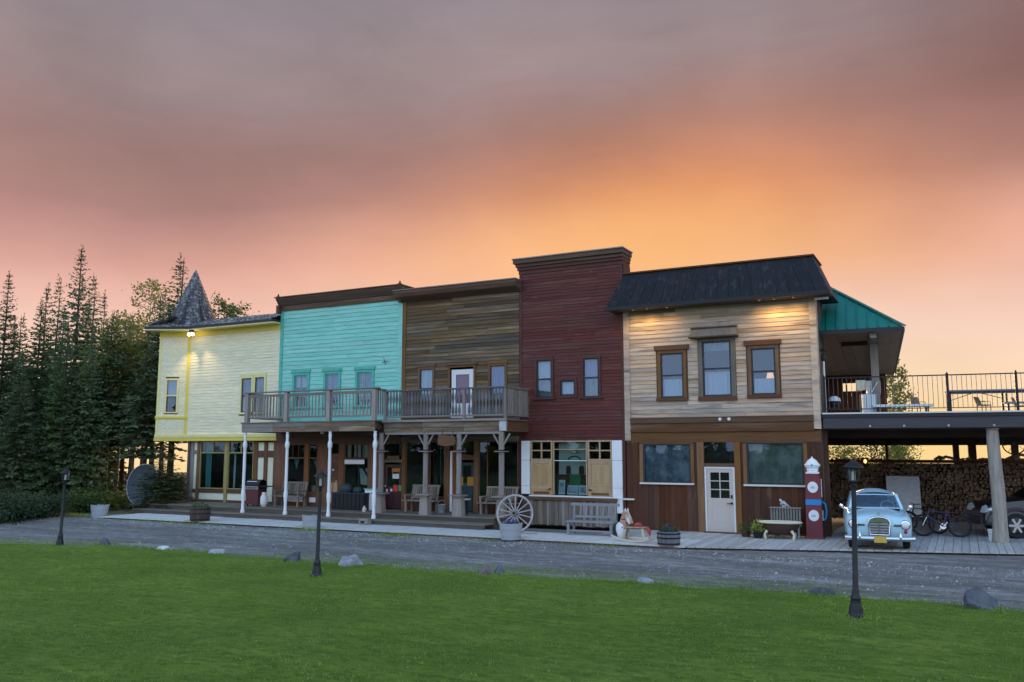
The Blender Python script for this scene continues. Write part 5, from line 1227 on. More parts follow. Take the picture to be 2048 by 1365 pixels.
def wheel(par, x, y, z, r, w, axis, rim='chrome_dull', spokes=0, hub=None):
    t = MB().lathe([(r * .62, -w * .5), (r * .93, -w * .5), (r, -w * .32), (r, w * .32), (r * .93, w * .5), (r * .62, w * .5)], 24, (x, y, z), axis, ring=True).build('wheel', 'rubber', par, smooth=40)
    o = MB().lathe([(r * .64, -w * .42), (r * .60, -w * .2), (r * .60, w * .2), (r * .64, w * .42)], 24, (x, y, z), axis, ring=bool(spokes))
    if spokes:
        for i in range(spokes):
            a = 6.283 * i / spokes; e = Vector((0, math.cos(a), math.sin(a))) if axis == 'x' else Vector((math.cos(a), 0, math.sin(a)))
            s = Vector((1, 0, 0)) if axis == 'x' else Vector((0, 1, 0)); c = Vector((x, y, z)) - s * w * .40
            o.bar(c + e * r * .1, c + e * r * .6, r * .17, .03, s)
        o.lathe([(r * .15, -w * .44), (r * .15, -w * .34)], 12, (x, y, z), axis)
    else: o.lathe([(r * .42, -w * .5), (r * .5, -w * .40), (r * .5, w * .40), (r * .42, w * .5)], 20, (x, y, z), axis)
    o.build('rim', rim, t, smooth=40)
    return t

def vintage_car():
    x, y = 8.28, -2.92
    t = thing('vintage_car', 'pale blue rounded vintage saloon with a chrome grille parked under the deck', 'car', (x, y, .112), R(7.5), frame='local')
    t.scale = (.975, 1.03, 1.0)
    st = [(.10, .66, .36, .76, .80), (.13, .76, .33, .82, .86), (.22, .82, .31, .875, .915), (.42, .86, .30, .91, .955), (.58, .87, .62, .925, .975), (.80, .88, .70, .935, .995), (1.02, .88, .62, .945, 1.01), (1.2, .88, .30, .95, 1.03), (1.48, .88, .29, .965, 1.055),
          (2.0, .88, .29, .985, 1.0), (2.8, .88, .29, .985, 1.0), (3.25, .88, .30, .975, 1.03), (3.42, .88, .60, .965, 1.03), (3.65, .87, .70, .95, 1.01), (3.88, .86, .60, .93, .98), (4.1, .84, .34, .89, .93), (4.35, .76, .36, .78, .82), (4.42, .66, .40, .70, .74)]
    m = MB(); rows = []
    for (yy, w, zb, zf, zh) in st:
        half = [(0, min(zb, .34)), (w * .62, min(zb, .34)), (w * .80, zb), (w * .97, zb + .05), (w, max(.56, zb + .1)), (w, .70 if zb < .6 else zb + .12), (w * .985, zf - .12), (w * .94, zf - .035), (w * .83, zf), (w * .68, zf - .012), (w * .55, (zf + zh) / 2 - .01), (w * .32, zh - .008), (0, zh)]
        full = half + [(-a, b) for a, b in reversed(half[1:-1])]
        rows.append([(a, yy, b) for a, b in full])
    n = len(rows[0])
    for r in rows: m.v += r
    for i in range(len(rows) - 1):
        for k in range(n): l = (k + 1) % n; m.f.append((i * n + k, i * n + l, (i + 1) * n + l, (i + 1) * n + k))
    m.f.append(tuple(range(n))); m.f.append(tuple((len(rows) - 1) * n + k for k in range(n)))
    bd = m.build('body', 'car_blue', t, smooth=50)
    # roof and pillars
    m = MB()
    def roof(u, v):
        s = -1 + 2 * u; yy = 1.76 + 1.62 * v; w = .60 - .05 * (2 * v - 1) ** 2; zc = 1.395 + .15 * math.sin(math.pi * (.14 + .74 * v)) ** .8
        return (s * w, yy, 1.38 + (zc - 1.38) * (1 - abs(s) ** 2.6))
    m.grid(roof, 12, 10); m.grid(lambda u, v: tuple(Vector(roof(u, v)) - Vector((0, 0, .035))), 12, 10); m.build('roof', 'car_blue', t, smooth=60, fix=False)
    for s in (-1, 1):
        for a, b, w, h in (((s * .70, 1.44, 1.0), (s * .575, 1.80, 1.40), .075, .06), ((s * .74, 2.42, .98), (s * .60, 2.46, 1.39), .05, .05), ((s * .70, 3.62, .98), (s * .565, 3.30, 1.39), .13, .06)): MB().bar(a, b, w, h).build('pillar', 'car_blue', t)
        MB().tube([(s * .58, 1.8, 1.39), (s * .62, 2.5, 1.39), (s * .57, 3.32, 1.39)], .03, 6).build('roof_rail', 'car_blue', t)
    ws = MB().grid(lambda u, v: ((-1 + 2 * u) * (.69 - .12 * v), 1.42 + .36 * v + .05 * (2 * u - 1) ** 2 - .03, 1.035 + .355 * v), 10, 6).build('windscreen', 'car_glass', t, smooth=60, fix=False)
    MB().tube([(-.60, 1.76, 1.385), (0, 1.735, 1.40), (.60, 1.76, 1.385)], .018, 6).tube([(-.7, 1.42, 1.04), (0, 1.37, 1.05), (.7, 1.42, 1.04)], .014, 6).build('windscreen_trim', 'chrome', ws)
    for s in (-1, 1): MB().add([(s * .72, 1.55, 1.0), (s * .75, 3.5, 1.0), (s * .60, 3.25, 1.37), (s * .59, 1.85, 1.37)], [(0, 1, 2, 3)]).build('side_window', 'car_glass', t, fix=False)
    MB().grid(lambda u, v: ((-1 + 2 * u) * (.66 - .12 * v), 3.66 - .32 * v, 1.03 + .33 * v), 6, 3).build('rear_window', 'car_glass', t, fix=False)
    for s in (-1, 1): MB().box(s * .36 - .25, s * .36 + .25, 2.2, 2.36, .6, 1.14).box(s * .36 - .25, s * .36 + .25, 1.85, 2.2, .5, .66).build('seat', 'seat_leather', t)
    MB().box(-.66, .66, 1.5, 1.66, .7, 1.02).build('dashboard', 'dark_paint', t)
    c = Vector((.34, 1.74, 1.07)); MB().tube([c + Vector((.19 * math.cos(a), .09 * math.sin(a), .15 * math.sin(a))) for a in [6.283 * i / 20 for i in range(20)]], .014, 6, closed=True).bar(c + Vector((-.18, 0, 0)), c + Vector((.18, 0, 0)), .02).bar(c, c + Vector((0, -.2, -.2)), .03).build('steering_wheel', 'offwhite_paint', t, smooth=60)
    # grille, ornament, lamps, vents, bumper, plate
    g = MB(); P = [(-.25, .40), (-.275, .74), (-.23, .82), (-.12, .865), (0, .88), (.12, .865), (.23, .82), (.275, .74), (.25, .40)]
    g.tube([(a, .075, b) for a, b in P], .028, 8, closed=True); sh = g.build('grille', 'chrome', t, smooth=60)
    MB().prism(P, .10, .16, 'y').build('grille_backing', 'vent_dark', sh)
    for i in range(5): z = .46 + i * .072; w = .245 + .006 * i if i < 4 else .25; BP('grille_bar', 'chrome_dull', sh, -w, w, .062, .095, z, z + .034)
    BP('grille_bar', 'chrome', sh, -.014, .014, .05, .062, .42, .84)
    MB().prism([(-.25, .755), (-.21, .815), (0, .862), (.21, .815), (.25, .755)], .06, .10, 'y').build('grille_top', 'chrome', sh)
    c = Vector((0, .16, .955)); m = MB().tube([c + Vector((.038 * math.cos(a), 0, .038 * math.sin(a))) for a in [6.283 * i / 16 for i in range(16)]], .006, 6, closed=True)
    for k in range(3): a = math.pi / 2 + k * 2.094; m.bar(c, c + Vector((.038 * math.cos(a), 0, .038 * math.sin(a))), .008)
    m.bar((0, .16, .87), c - Vector((0, 0, .036)), .014).build('hood_star', 'chrome', t)
    for s in (-1, 1):
        hx = s * .665
        h = MB().lathe([(.135, .20), (.135, .10), (.12, .075), (.105, .07)], 20, (hx, 0, .675), 'y').build('headlight', 'chrome', t, smooth=40)
        MB().lathe([(.0, .045), (.06, .052), (.10, .072), (.104, .09)], 16, (hx, 0, .675), 'y').build('lens', 'headlamp', h, smooth=60)
        MB().lathe([(.0, .06), (.04, .065), (.05, .085), (.05, .14)], 12, (hx, 0, .50), 'y').build('turn_lamp', 'red_lens', t, smooth=60)
        BP('vent', 'vent_dark', t, hx * .69 - .085, hx * .69 + .085, .085, .12, .665, .685); BP('vent', 'vent_dark', t, hx * .69 - .085, hx * .69 + .085, .085, .12, .635, .655)
        MB().tube([(s * .52, -.045, .27), (s * .52, -.07, .38), (s * .52, -.03, .47)], [.025, .035, .02], 8).build('overrider', 'chrome', t, smooth=60)
        wheel(t, s * .72, .80, .325, .325, .17, 'x', 'car_blue'); wheel(t, s * .72, 3.65, .325, .325, .17, 'x', 'car_blue')
        MB().tube([(s * .86, 1.60, .97), (s * .92, 1.60, 1.03)], .012, 6).lathe([(.0, -.02), (.06, -.01), (.06, .01), (.0, .02)], 12, (s * .94, 1.60, 1.06), 'y').build('mirror', 'chrome', t, smooth=50)
    MB().grid(lambda u, v: ((-1 + 2 * u) * .90, -.03 + .16 * abs(-1 + 2 * u) ** 3.5 - .045 * math.sin(v * math.pi), .255 + .12 * v), 20, 6).grid(lambda u, v: ((-1 + 2 * u) * .90, .03 + .16 * abs(-1 + 2 * u) ** 3.5, .255 + .12 * v), 20, 2).build('bumper', 'chrome', t, smooth=60, fix=False)
    BP('licence_plate', 'plate_yellow', t, -.16, .16, -.105, -.09, .215, .385)
    BP('undertray', 'rubber', t, -.62, .62, .3, 4.2, .24, .338); BP('apron', 'car_blue', t, -.6, .6, .14, .20, .30, .40)
vintage_car()

def dark_suv():
    gx, gy = 11.729, 2.368
    a = R(16); wx = .92
    t = thing('dark_suv', 'dark plum SUV nose showing behind the log column at the right edge', 'car', (gx - wx * math.cos(a), gy - wx * math.sin(a), .112), a, frame='local')
    prof = [(.05, .42), (.0, .62), (.05, .80), (.22, 1.02), (.5, 1.10), (1.35, 1.20), (2.0, 1.70), (2.5, 1.80), (3.9, 1.80), (4.5, 1.25), (4.62, .8), (4.58, .42)]
    def pr(y, k, d): return [(2.3 + (x - 2.3) * k, y, .42 + (z - .42) * d) for x, z in prof]
    m = MB()
    rows = [pr(1.64, .985, .985), pr(1.84, .99, .95), pr(1.9, .99, .72), pr(.0 + 1.9, .985, .0), pr(0, .985, .0), pr(0, .99, .72), pr(.06, .99, .95), pr(.26, .985, .985)]
    n = len(prof)
    for r in rows: m.v += r
    for i in range(len(rows)):
        j = (i + 1) % len(rows)
        for k in range(n - 1): m.f.append((i * n + k, i * n + k + 1, j * n + k + 1, j * n + k))
    m.build('body', 'dark_paint', t, smooth=40)
    for x in (wx, 3.75):
        for y in (.10, 1.80): wheel(t, x, y, .385, .385, .24, 'y', 'chrome_dull', spokes=6)
        MB().tube([(x + .50 * math.cos(q), -.02, .40 + .48 * math.sin(q)) for q in [math.pi * i / 12 for i in range(13)]], .055, 8).build('arch_flare', 'deck_fascia', t, smooth=60)
    for y in (.16, 1.5): MB().add([(.08, y - .18, .86), (.42, y - .19, .98), (.40, y + .28, 1.04), (.10, y + .25, .94), (.04, y - .10, .76), (.36, y - .19, .84), (.3, y + .28, .80), (.03, y + .25, .76)], [(0, 1, 2, 3), (4, 7, 6, 5), (0, 4, 5, 1), (1, 5, 6, 2), (2, 6, 7, 3), (3, 7, 4, 0)]).build('headlight', 'headlamp', t)
    MB().grid(lambda u, v: (1.36 + .62 * v, .3 + 1.3 * u, 1.215 + .47 * v), 4, 3).build('windscreen', 'car_glass', t, fix=False)
    MB().add([(1.75, -.004, 1.20), (3.9, -.004, 1.22), (3.7, .09, 1.66), (2.15, .09, 1.66)], [(0, 1, 2, 3)]).build('side_window', 'car_glass', t, fix=False)
    BP('bumper', 'dark_paint', t, -.06, .3, .1, 1.8, .38, .62)
    MB().box(1.55, 1.75, -.20, -.02, 1.18, 1.34).build('mirror', 'dark_paint', t)
dark_suv()

def bicycle(loc, rz, label, paint, lean=8):
    t = thing('bicycle', label, 'bicycle', loc, rz, 'bicycles beside the vintage car', 'local'); t.rotation_euler = (R(lean), 0, rz)
    r = .315
    for x in (-.52, .52):
        w = MB().tube([(x + r * math.cos(a), 0, r + .02 + r * math.sin(a)) for a in [6.283 * i / 28 for i in range(28)]], .03, 6, closed=True).build('wheel', 'rubber', t, smooth=60)
        m = MB().tube([(x + (r - .035) * math.cos(a), 0, r + .02 + (r - .035) * math.sin(a)) for a in [6.283 * i / 28 for i in range(28)]], .012, 5, closed=True)
        for i in range(14): a = 6.283 * i / 14; m.bar((x, 0, r + .02), (x + (r - .04) * math.cos(a), 0, r + .02 + (r - .04) * math.sin(a)), .004)
        m.build('rim', 'deck_fascia', w, smooth=60)
    bb, st, hd, hd2, ra, fa = (-.06, 0, .32), (-.20, 0, .74), (.33, 0, .78), (.36, 0, .64), (.52 * -1, 0, r + .02), (.52, 0, r + .02)
    MB().tube([bb, st], .018, 8).tube([st, hd], .018, 8).tube([bb, hd2], .022, 8).tube([hd, hd2], .022, 8).tube([bb, ra], .012, 6).tube([st, ra], .012, 6).build('frame', paint, t, smooth=60)
    MB().tube([hd2, (.44, 0, .5), fa], .02, 8).build('fork', 'chrome_dull', t, smooth=60)
    MB().tube([hd, (.31, 0, .90)], .014, 6).tube([(.27, -.29, .93), (.31, 0, .90), (.27, .29, .93)], .014, 6).build('handlebar', 'black_iron', t, smooth=60)
    MB().tube([st, (-.23, 0, .84)], .013, 6).add([(-.36, -.08, .86), (-.36, .08, .86), (-.10, .02, .86), (-.10, -.02, .86), (-.36, -.06, .82), (-.36, .06, .82), (-.10, .015, .84), (-.10, -.015, .84)], [(0, 1, 2, 3), (4, 7, 6, 5), (0, 4, 5, 1), (1, 5, 6, 2), (2, 6, 7, 3), (3, 7, 4, 0)]).build('saddle', 'black_iron', t)
    MB().lathe([(.09, -.03), (.09, -.02)], 16, bb, 'y').bar((-.06, -.05, .32), (.06, -.05, .20), .02).bar((-.06, .05, .32), (-.18, .05, .44), .02).build('crank', 'chrome_dull', t)
M('bike_violet', (.07, .05, .16), .35, .3); M('bike_green', (.03, .08, .06), .35, .3)
bicycle((9.664, 1.969, .112), R(188), 'violet framed bicycle nearest the log column, standing in front of the firewood', 'bike_violet')
bicycle((9.088, 3.125, .112), R(152), 'dark green bicycle half hidden behind the vintage car', 'bike_green', 6)

# ------------------------------------------------------------------ yard furniture
def bucket():
    t = thing('bucket', 'white plastic bucket standing against the foot of the log column', 'bucket', (11.031, 1.195, .112), frame='local')
    MB().lathe([(.10, 0), (.125, .32), (.135, .33), (.135, .345), (.115, .34), (.09, .05)], 16).build('tub', 'white_paint', t, smooth=40)
    MB().tube([(.135 * math.cos(a), -.05 - .06 * math.sin(a), .32 - .12 * math.sin(a)) for a in [math.pi * i / 8 for i in range(9)]], .006, 5).build('handle', 'chrome_dull', t)
bucket()
def leaning_door():
    x, y, _ = k2w((2.294 + 3.331) / 2, 7.3)
    t = MB().add([(-.58, 0, 0), (.58, 0, 0), (.58, .05, 0), (-.58, .05, 0), (-.58, .25, 1.50), (.58, .25, 1.50), (.58, .30, 1.50), (-.58, .30, 1.50)], [(0, 3, 2, 1), (4, 5, 6, 7), (0, 1, 5, 4), (1, 2, 6, 5), (2, 3, 7, 6), (3, 0, 4, 7)]).build('leaning_board', 'galvanised')
    t.location = (x, y, .3); t.rotation_euler = (0, 0, R(8)); tag(t, 'plain grey panel leaning on the firewood behind the vintage car', 'panel')
leaning_door()
def hanging_wheel():
    x, y, _ = k2w(5.721, 2.6); z = 2.990
    t = thing('steel_wheel', 'thin steel cart wheel hanging under the deck beside the log column', 'wheel', (x, y, z), R(8), frame='local')
    MB().tube([(.33 * math.cos(a), 0, .33 * math.sin(a)) for a in [6.283 * i / 32 for i in range(32)]], .02, 6, closed=True).build('rim', 'black_iron', t, smooth=60)
    for i in range(8): a = 6.283 * i / 8 + .2; MB().bar((0, 0, 0), (.32 * math.cos(a), 0, .32 * math.sin(a)), .012).build('spoke', 'black_iron', t)
    MB().lathe([(.05, -.05), (.05, .05)], 12, (0, 0, 0), 'y').build('hub', 'black_iron', t); MB().tube([(0, 0, .33), (0, 0, 3.44 - z)], .008, 5).build('hanger', 'black_iron', t)
hanging_wheel()

def petrol_pump():
    M('pump_red', (.19, .036, .045), .45, layers=[((4, 4, 2), (.13, .03, .038), .45, .7, .6)]); M('pump_blue', (.02, .24, .58), .4)
    t = thing('petrol_pump', 'tall faded red petrol pump with white crown and two white discs', 'petrol pump', (6.25, -.42, .112), R(4), frame='local'); t.scale = (.90, .95, 1)
    def taper(z0, z1, w0, w1, mat, name): 
        d0, d1 = w0 * .42, w1 * .42
        return MB().add([(-w0 / 2, -d0, z0), (w0 / 2, -d0, z0), (w0 / 2, d0, z0), (-w0 / 2, d0, z0), (-w1 / 2, -d1, z1), (w1 / 2, -d1, z1), (w1 / 2, d1, z1), (-w1 / 2, d1, z1)], [(0, 3, 2, 1), (4, 5, 6, 7), (0, 1, 5, 4), (1, 2, 6, 5), (2, 3, 7, 6), (3, 0, 4, 7)]).build(name, mat, t)
    taper(.0, .05, .60, .58, 'pump_red', 'base'); taper(.051, 1.02, .53, .50, 'pump_red', 'lower_case'); taper(1.021, 1.18, .505, .50, 'pump_blue', 'blue_band'); taper(1.181, 1.90, .49, .45, 'pump_red', 'upper_case')
    taper(1.901, 1.96, .38, .37, 'pump_red', 'neck'); taper(1.961, 2.01, .42, .42, 'white_paint', 'crown_ring')
    MB().lathe([(.17, 2.011), (.19, 2.06), (.20, 2.08), (.185, 2.10), (.225, 2.16), (.265, 2.20), (.27, 2.23), (.22, 2.27), (.16, 2.35), (.08, 2.41), (.03, 2.43), (.03, 2.47), (0, 2.48)], 12, sy=.62).build('crown', 'white_paint', t, smooth=30)
    MB().prism([(-.035, 2.20), (.035, 2.20), (0, 2.27)], -.185, -.16).build('crown_emblem', 'pump_blue', t)
    M('pump_print', (.30, .34, .55), .6)
    for z, d in ((1.55, .215), (.70, .232)):
        k = MB().lathe([(.165, -.02), (.17, .0), (.17, .03)], 24, (0, -d + .0, z), 'y').build('disc', 'white_paint', t); MB().box(-.075, .075, -d - .026, -d - .021, z - .03, z - .008).box(-.06, .06, -d - .026, -d - .021, z + .008, z + .026).build('disc_print', 'pump_print', k)
    MB().box(.255, .275, -.1, .1, 1.25, 1.8).build('hose_guard', 'offwhite_paint', t); MB().box(.265, .29, -.09, .05, .55, .85).build('nozzle_plate', 'offwhite_paint', t)
    MB().tube([(.26, .02, 1.1), (.36, 0, 1.05), (.40, -.02, .85), (.37, 0, .62), (.30, 0, .55)], .028, 8).build('hose', 'pump_blue', t, smooth=60)
petrol_pump()

M('enamel_cream', (.68, .62, .46), .4); M('cast_iron_brown', (.075, .038, .028), .5, .2); M('soil', (.03, .022, .015), .95)
M('leaf_green', (.055, .115, .03), .6, var=.2, trans=.2); M('leaf_lime', (.24, .30, .05), .6, trans=.2); M('petal_purple', (.16, .12, .42), .6, trans=.2)
def leaves(par, c, r, h, n, mat, size=.06, name='foliage', z0=0):
    m = MB()
    for i in range(n):
        a, q = rnd.uniform(0, 6.283), rnd.random() ** .5 * r; z = z0 + h * rnd.random() ** 1.4 * (1 - .5 * q / r)
        p = Vector((c[0] + q * math.cos(a), c[1] + q * math.sin(a), c[2] + z)); s = size * rnd.uniform(.6, 1.3)
        d = Vector((rnd.gauss(0, 1), rnd.gauss(0, 1), rnd.gauss(.4, .7))).normalized(); e = d.cross(Vector((rnd.gauss(0, 1), rnd.gauss(0, 1), rnd.gauss(0, 1)))).normalized()
        m.add([p - e * s * .4, p + d * s, p + e * s * .4, p - d * s * .5], [(0, 1, 2, 3)])
    return m.build(name, mat, par, fix=False)

def bath_planter():
    x, y = 5.30, -.95
    t = thing('bathtub_planter', 'brown clawfoot bathtub with a cream rim used as a planter', 'planter', (x, y, .112), R(4), frame='local')
    MB().lathe([(.28, .12), (.42, .18), (.56, .34), (.60, .47), (.57, .47), (.40, .30)], 24, sy=.48).build('tub', 'cast_iron_brown', t, smooth=50)
    MB().tube([(.64 * math.cos(a), .31 * math.sin(a), .49) for a in [6.283 * i / 28 for i in range(28)]], .032, 8, closed=True).build('rim', 'enamel_cream', t, smooth=60)
    MB().lathe([(.0, .41), (.56, .42)], 20, sy=.48).build('soil', 'soil', t, smooth=50)
    for sx in (-1, 1):
        for sy in (-1, 1): MB().tube([(sx * .36, sy * .15, .24), (sx * .43, sy * .19, .14), (sx * .41, sy * .19, .0)], [.05, .035, .04], 8).build('claw_foot', 'enamel_cream', t, smooth=60)
    M('radiator_iron', (.21, .22, .19), .65, layers=[((6, 6, 6), (.13, .14, .12), .45, .7, .7)])
    r = thing('old_radiator', 'grey ribbed iron radiator standing behind the bathtub planter', 'radiator', (x + .10, y + .52, .112), R(4), frame='local')
    for i in range(11): q = -.42 + .084 * i; MB().box(q - .028, q + .028, -.06, .06, .34, .88).build('rib', 'radiator_iron', r)
    BP('top_plate', 'grey_timber', r, -.47, .47, -.10, .10, .881, .915); BP('foot', 'galvanised', r, -.40, -.34, -.06, .06, 0, .339); BP('foot', 'galvanised', r, .34, .40, -.06, .06, 0, .339)
    f = thing('garden_figurine', 'small pale stone bird figurine perched on the radiator', 'figurine', (x + .05, y + .52, 1.03), frame='local')
    MB().tube([(-.10, 0, .08), (.0, 0, .14), (.10, 0, .05), (.19, 0, .0)], [.03, .075, .05, .012], 8).tube([(-.05, 0, .14), (-.10, 0, .22), (-.12, 0, .25)], [.04, .045, .01], 8).box(-.05, .07, -.05, .05, 0, .06).build('body', 'galvanised', f, smooth=50)
    p = thing('plant_pot', 'black pot with lime green leaves beside the bathtub planter', 'plant pot', (x - .62, y - .18, .112), frame='local')
    MB().lathe([(.12, 0), (.17, .24), (.15, .24), (.1, .2)], 14).build('pot', 'black_iron', p, smooth=40); leaves(p, (0, 0, .2), .22, .42, 150, 'leaf_lime', .07)
    d = thing('plant_pot', 'dark straggly potted plant standing left of the lime green one', 'plant pot', (x - 1.05, y + .1, .112), frame='local')
    MB().lathe([(.12, 0), (.16, .2), (.14, .2), (.1, .16)], 14).build('pot', 'cast_iron_brown', d, smooth=40); leaves(d, (0, 0, .16), .26, .42, 90, 'leaf_green', .06)
bath_planter()

M('barrel_wood', (.085, .055, .045), .8, var=.25, layers=[((12, 12, 1), (.16, .11, .09), .45, .7, .7)]); M('barrel_grey', (.20, .20, .23), .8, var=.2, layers=[((12, 12, 1), (.10, .10, .12), .45, .7, .7)])
def barrel_planter(x, y, z, r, h, mat, label, flowers):
    t = thing('barrel_planter', label, 'planter', (x, y, z), frame='local'); n = 16
    R_ = lambda q: r * (.86 + .14 * math.sin(math.pi * (.15 + .6 * q)))
    for i in range(n):
        a0, a1 = 6.283 * i / n + .015, 6.283 * (i + 1) / n - .015; m = MB()
        for q in (0, .33, .66, 1):
            for a, k in ((a0, 1), (a1, 1), (a1, .88), (a0, .88)): m.v.append((R_(q) * k * math.cos(a), R_(q) * k * math.sin(a), h * q))
        for j in range(3):
            for k in range(4): l = (k + 1) % 4; m.f.append((j * 4 + k, j * 4 + l, j * 4 + 4 + l, j * 4 + 4 + k))
        m.f += [(3, 2, 1, 0), (12, 13, 14, 15)]; m.build('stave', mat, t)
    for q in (.12, .55, .86): MB().lathe([(R_(q) + .001, h * q - .022), (R_(q) + .012, h * q - .02), (R_(q) + .012, h * q + .02), (R_(q) + .001, h * q + .022)], 24, ring=True).build('hoop', 'black_iron', t)
    MB().lathe([(.0, h * .9), (r * .8, h * .9)], 14).build('soil', 'soil', t)
    leaves(t, (0, 0, h * .9), r * .85, .28, 200, 'leaf_green', .055)
    if flowers: leaves(t, (0, 0, h * .95), r * .45, .30, 90, 'petal_purple', .045, 'flowers')
barrel_planter(-15.70, -4.30, .10, .38, .52, 'barrel_wood', 'dark brown half barrel planter on the walk before the yellow shop', False)
barrel_planter(2.78, -4.10, .10, .33, .38, 'barrel_grey', 'grey half barrel planter with purple flowers on the walk by the pale door', True)

M('tub_white', (.40, .42, .46), .6, layers=[((5, 5, 3), (.36, .38, .42), .45, .7, .7)], bump=((8, 8, 2), .3, .01))
def tub_planter(x, y, z, r, h, label, flowers, green):
    t = thing('tub_planter', label, 'planter', (x, y, z), frame='local')
    MB().lathe([(r * .82, 0), (r * .9, h * .5), (r, h), (r * 1.02, h), (r * 1.02, h + .03), (r * .92, h + .03), (r * .88, h * .8)], 20).build('tub', 'tub_white', t, smooth=40)
    for q in (.25, .7): MB().lathe([(r * (.82 + .18 * q) + .002, h * q - .012), (r * (.82 + .18 * q) + .012, h * q), (r * (.82 + .18 * q) + .004, h * q + .012)], 20, ring=True).build('band', 'tub_white', t, smooth=40)
    MB().lathe([(.0, h * .9), (r * .86, h * .9)], 14).build('soil', 'soil', t)
    leaves(t, (0, 0, h * .9), r * .9, .16 + green, 160, 'leaf_green', .05)
    if flowers: leaves(t, (0, 0, h), r * .55, .20, 150, 'petal_purple', .045, 'flowers')
tub_planter(-21.5, -4.30, .0, .36, .50, 'whitewashed tub planter alone at the forest end of the walk', False, .0)
tub_planter(-10.1, -4.42, .03, .33, .46, 'whitewashed tub planter behind the middle lamp post', False, .0)
tub_planter(-2.12, -4.50, .06, .36, .46, 'whitewashed tub of purple flowers in front of the wagon wheel', True, .05)

def wagon_wheel():
    x, y = -2.710, -3.114
    t = thing('wagon_wheel', 'large pale wooden wagon wheel leaning in front of the oxblood shop', 'wagon wheel', (x, y, .10), R(12), frame='local'); t.rotation_euler = (R(-7), 0, R(14))
    r = .635
    for i in range(7):
        m = MB(); a0, a1 = 6.283 * i / 7 + .008, 6.283 * (i + 1) / 7 - .008
        for k in range(7):
            a = a0 + (a1 - a0) * k / 6
            for q, w in ((r - .075, -.035), (r - .012, -.035), (r - .012, .035), (r - .075, .035)): m.v.append((q * math.cos(a), w, r + q * math.sin(a)))
        for k in range(6):
            for l in range(4): n_ = (l + 1) % 4; m.f.append((k * 4 + l, k * 4 + n_, k * 4 + 4 + n_, k * 4 + 4 + l))
        m.f += [(3, 2, 1, 0), (24, 25, 26, 27)]; m.build('felloe', 'wheel_wood', t)
    MB().lathe([(r - .012, -.032), (r, -.032), (r, .032), (r - .012, .032)], 48, (0, 0, r), 'y', ring=True).build('tyre', 'black_iron', t)
    for i in range(14): a = 6.283 * (i + .5) / 14; MB().tube([(.09 * math.cos(a), 0, r + .09 * math.sin(a)), (.3 * math.cos(a), -.01, r + .3 * math.sin(a)), ((r - .07) * math.cos(a), 0, r + (r - .07) * math.sin(a))], [.026, .019, .022], 6).build('spoke', 'wheel_wood', t)
    MB().lathe([(.075, -.16), (.085, -.15), (.11, -.05), (.11, .05), (.085, .12)], 16, (0, 0, r), 'y').build('hub', 'old_skirt_plank', t, smooth=40); MB().lathe([(.045, -.175), (.045, -.155)], 12, (0, 0, r), 'y').build('axle_hole', 'rubber', t)
    BP('chock', 'wheel_wood', t, .33, .75, -.12, -.02, -.0, .05)
M('wheel_wood', (.42, .385, .37), .8, var=.1, layers=[((6, 6, 6), (.28, .25, .24), .45, .7, .6)])
wagon_wheel()

def garden_bench():
    x, y = (-0.842 + 0.373) / 2, (-2.878 + -2.600) / 2
    t = thing('garden_bench', 'pale grey slatted bench in front of the weathered plank skirt', 'bench', (x, y + .22, .10), R(2), frame='local'); w = .80
    M('bench_grey', (.23, .235, .25), .75, var=.08, layers=[((2, 20, 20), (.3, .3, .31), .45, .7, .6)])
    for s in (-1, 1):
        BP('leg', 'bench_grey', t, s * (w - .08) - .04, s * (w - .08) + .04, -.26, -.18, 0, .405); BP('leg', 'bench_grey', t, s * (w - .10) - .035, s * (w - .10) + .035, .18, .25, 0, .405)
        MB().bar((s * (w - .10), .22, .445), (s * (w - .10), .32, .93), .07, .06, (1, 0, 0)).build('back_post', 'bench_grey', t)
    for i in range(4): BP('seat_slat', 'bench_grey', t, -w, w, -.30 + i * .14, -.30 + i * .14 + .13, .406, .442)
    MB().bar((-w - .02, .325, .94), (w + .02, .325, .94), .06, .09).build('top_rail', 'bench_grey', t); MB().bar((-w + .14, .245, .56), (w - .14, .245, .56), .05, .07).build('lower_rail', 'bench_grey', t)
    for i in range(6): q = -w + .32 + (2 * w - .64) * i / 5; MB().bar((q, .255, .60), (q, .315, .90), .06, .03).build('back_slat', 'bench_grey', t)
    BP('stretcher', 'bench_grey', t, -w + .125, w - .125, -.24, -.20, .12, .17)
garden_bench()

def dark_trough():
    t = thing('plant_trough', 'dark stone trough with low plants at the right end of the slatted bench', 'planter', (0.693, -2.608 + .2, .10), frame='local')
    MB().add([(-.20, -.16, 0), (.20, -.16, 0), (.20, .16, 0), (-.20, .16, 0), (-.25, -.2, .26), (.25, -.2, .26), (.25, .2, .26), (-.25, .2, .26)], [(0, 3, 2, 1), (4, 5, 6, 7), (0, 1, 5, 4), (1, 2, 6, 5), (2, 3, 7, 6), (3, 0, 4, 7)]).build('trough', 'slate_dark', t); leaves(t, (0, 0, .24), .25, .14, 140, 'leaf_green', .05)
M('slate_dark', (.055, .06, .065), .8, bump=((9, 9, 9), .4, .02))
dark_trough()

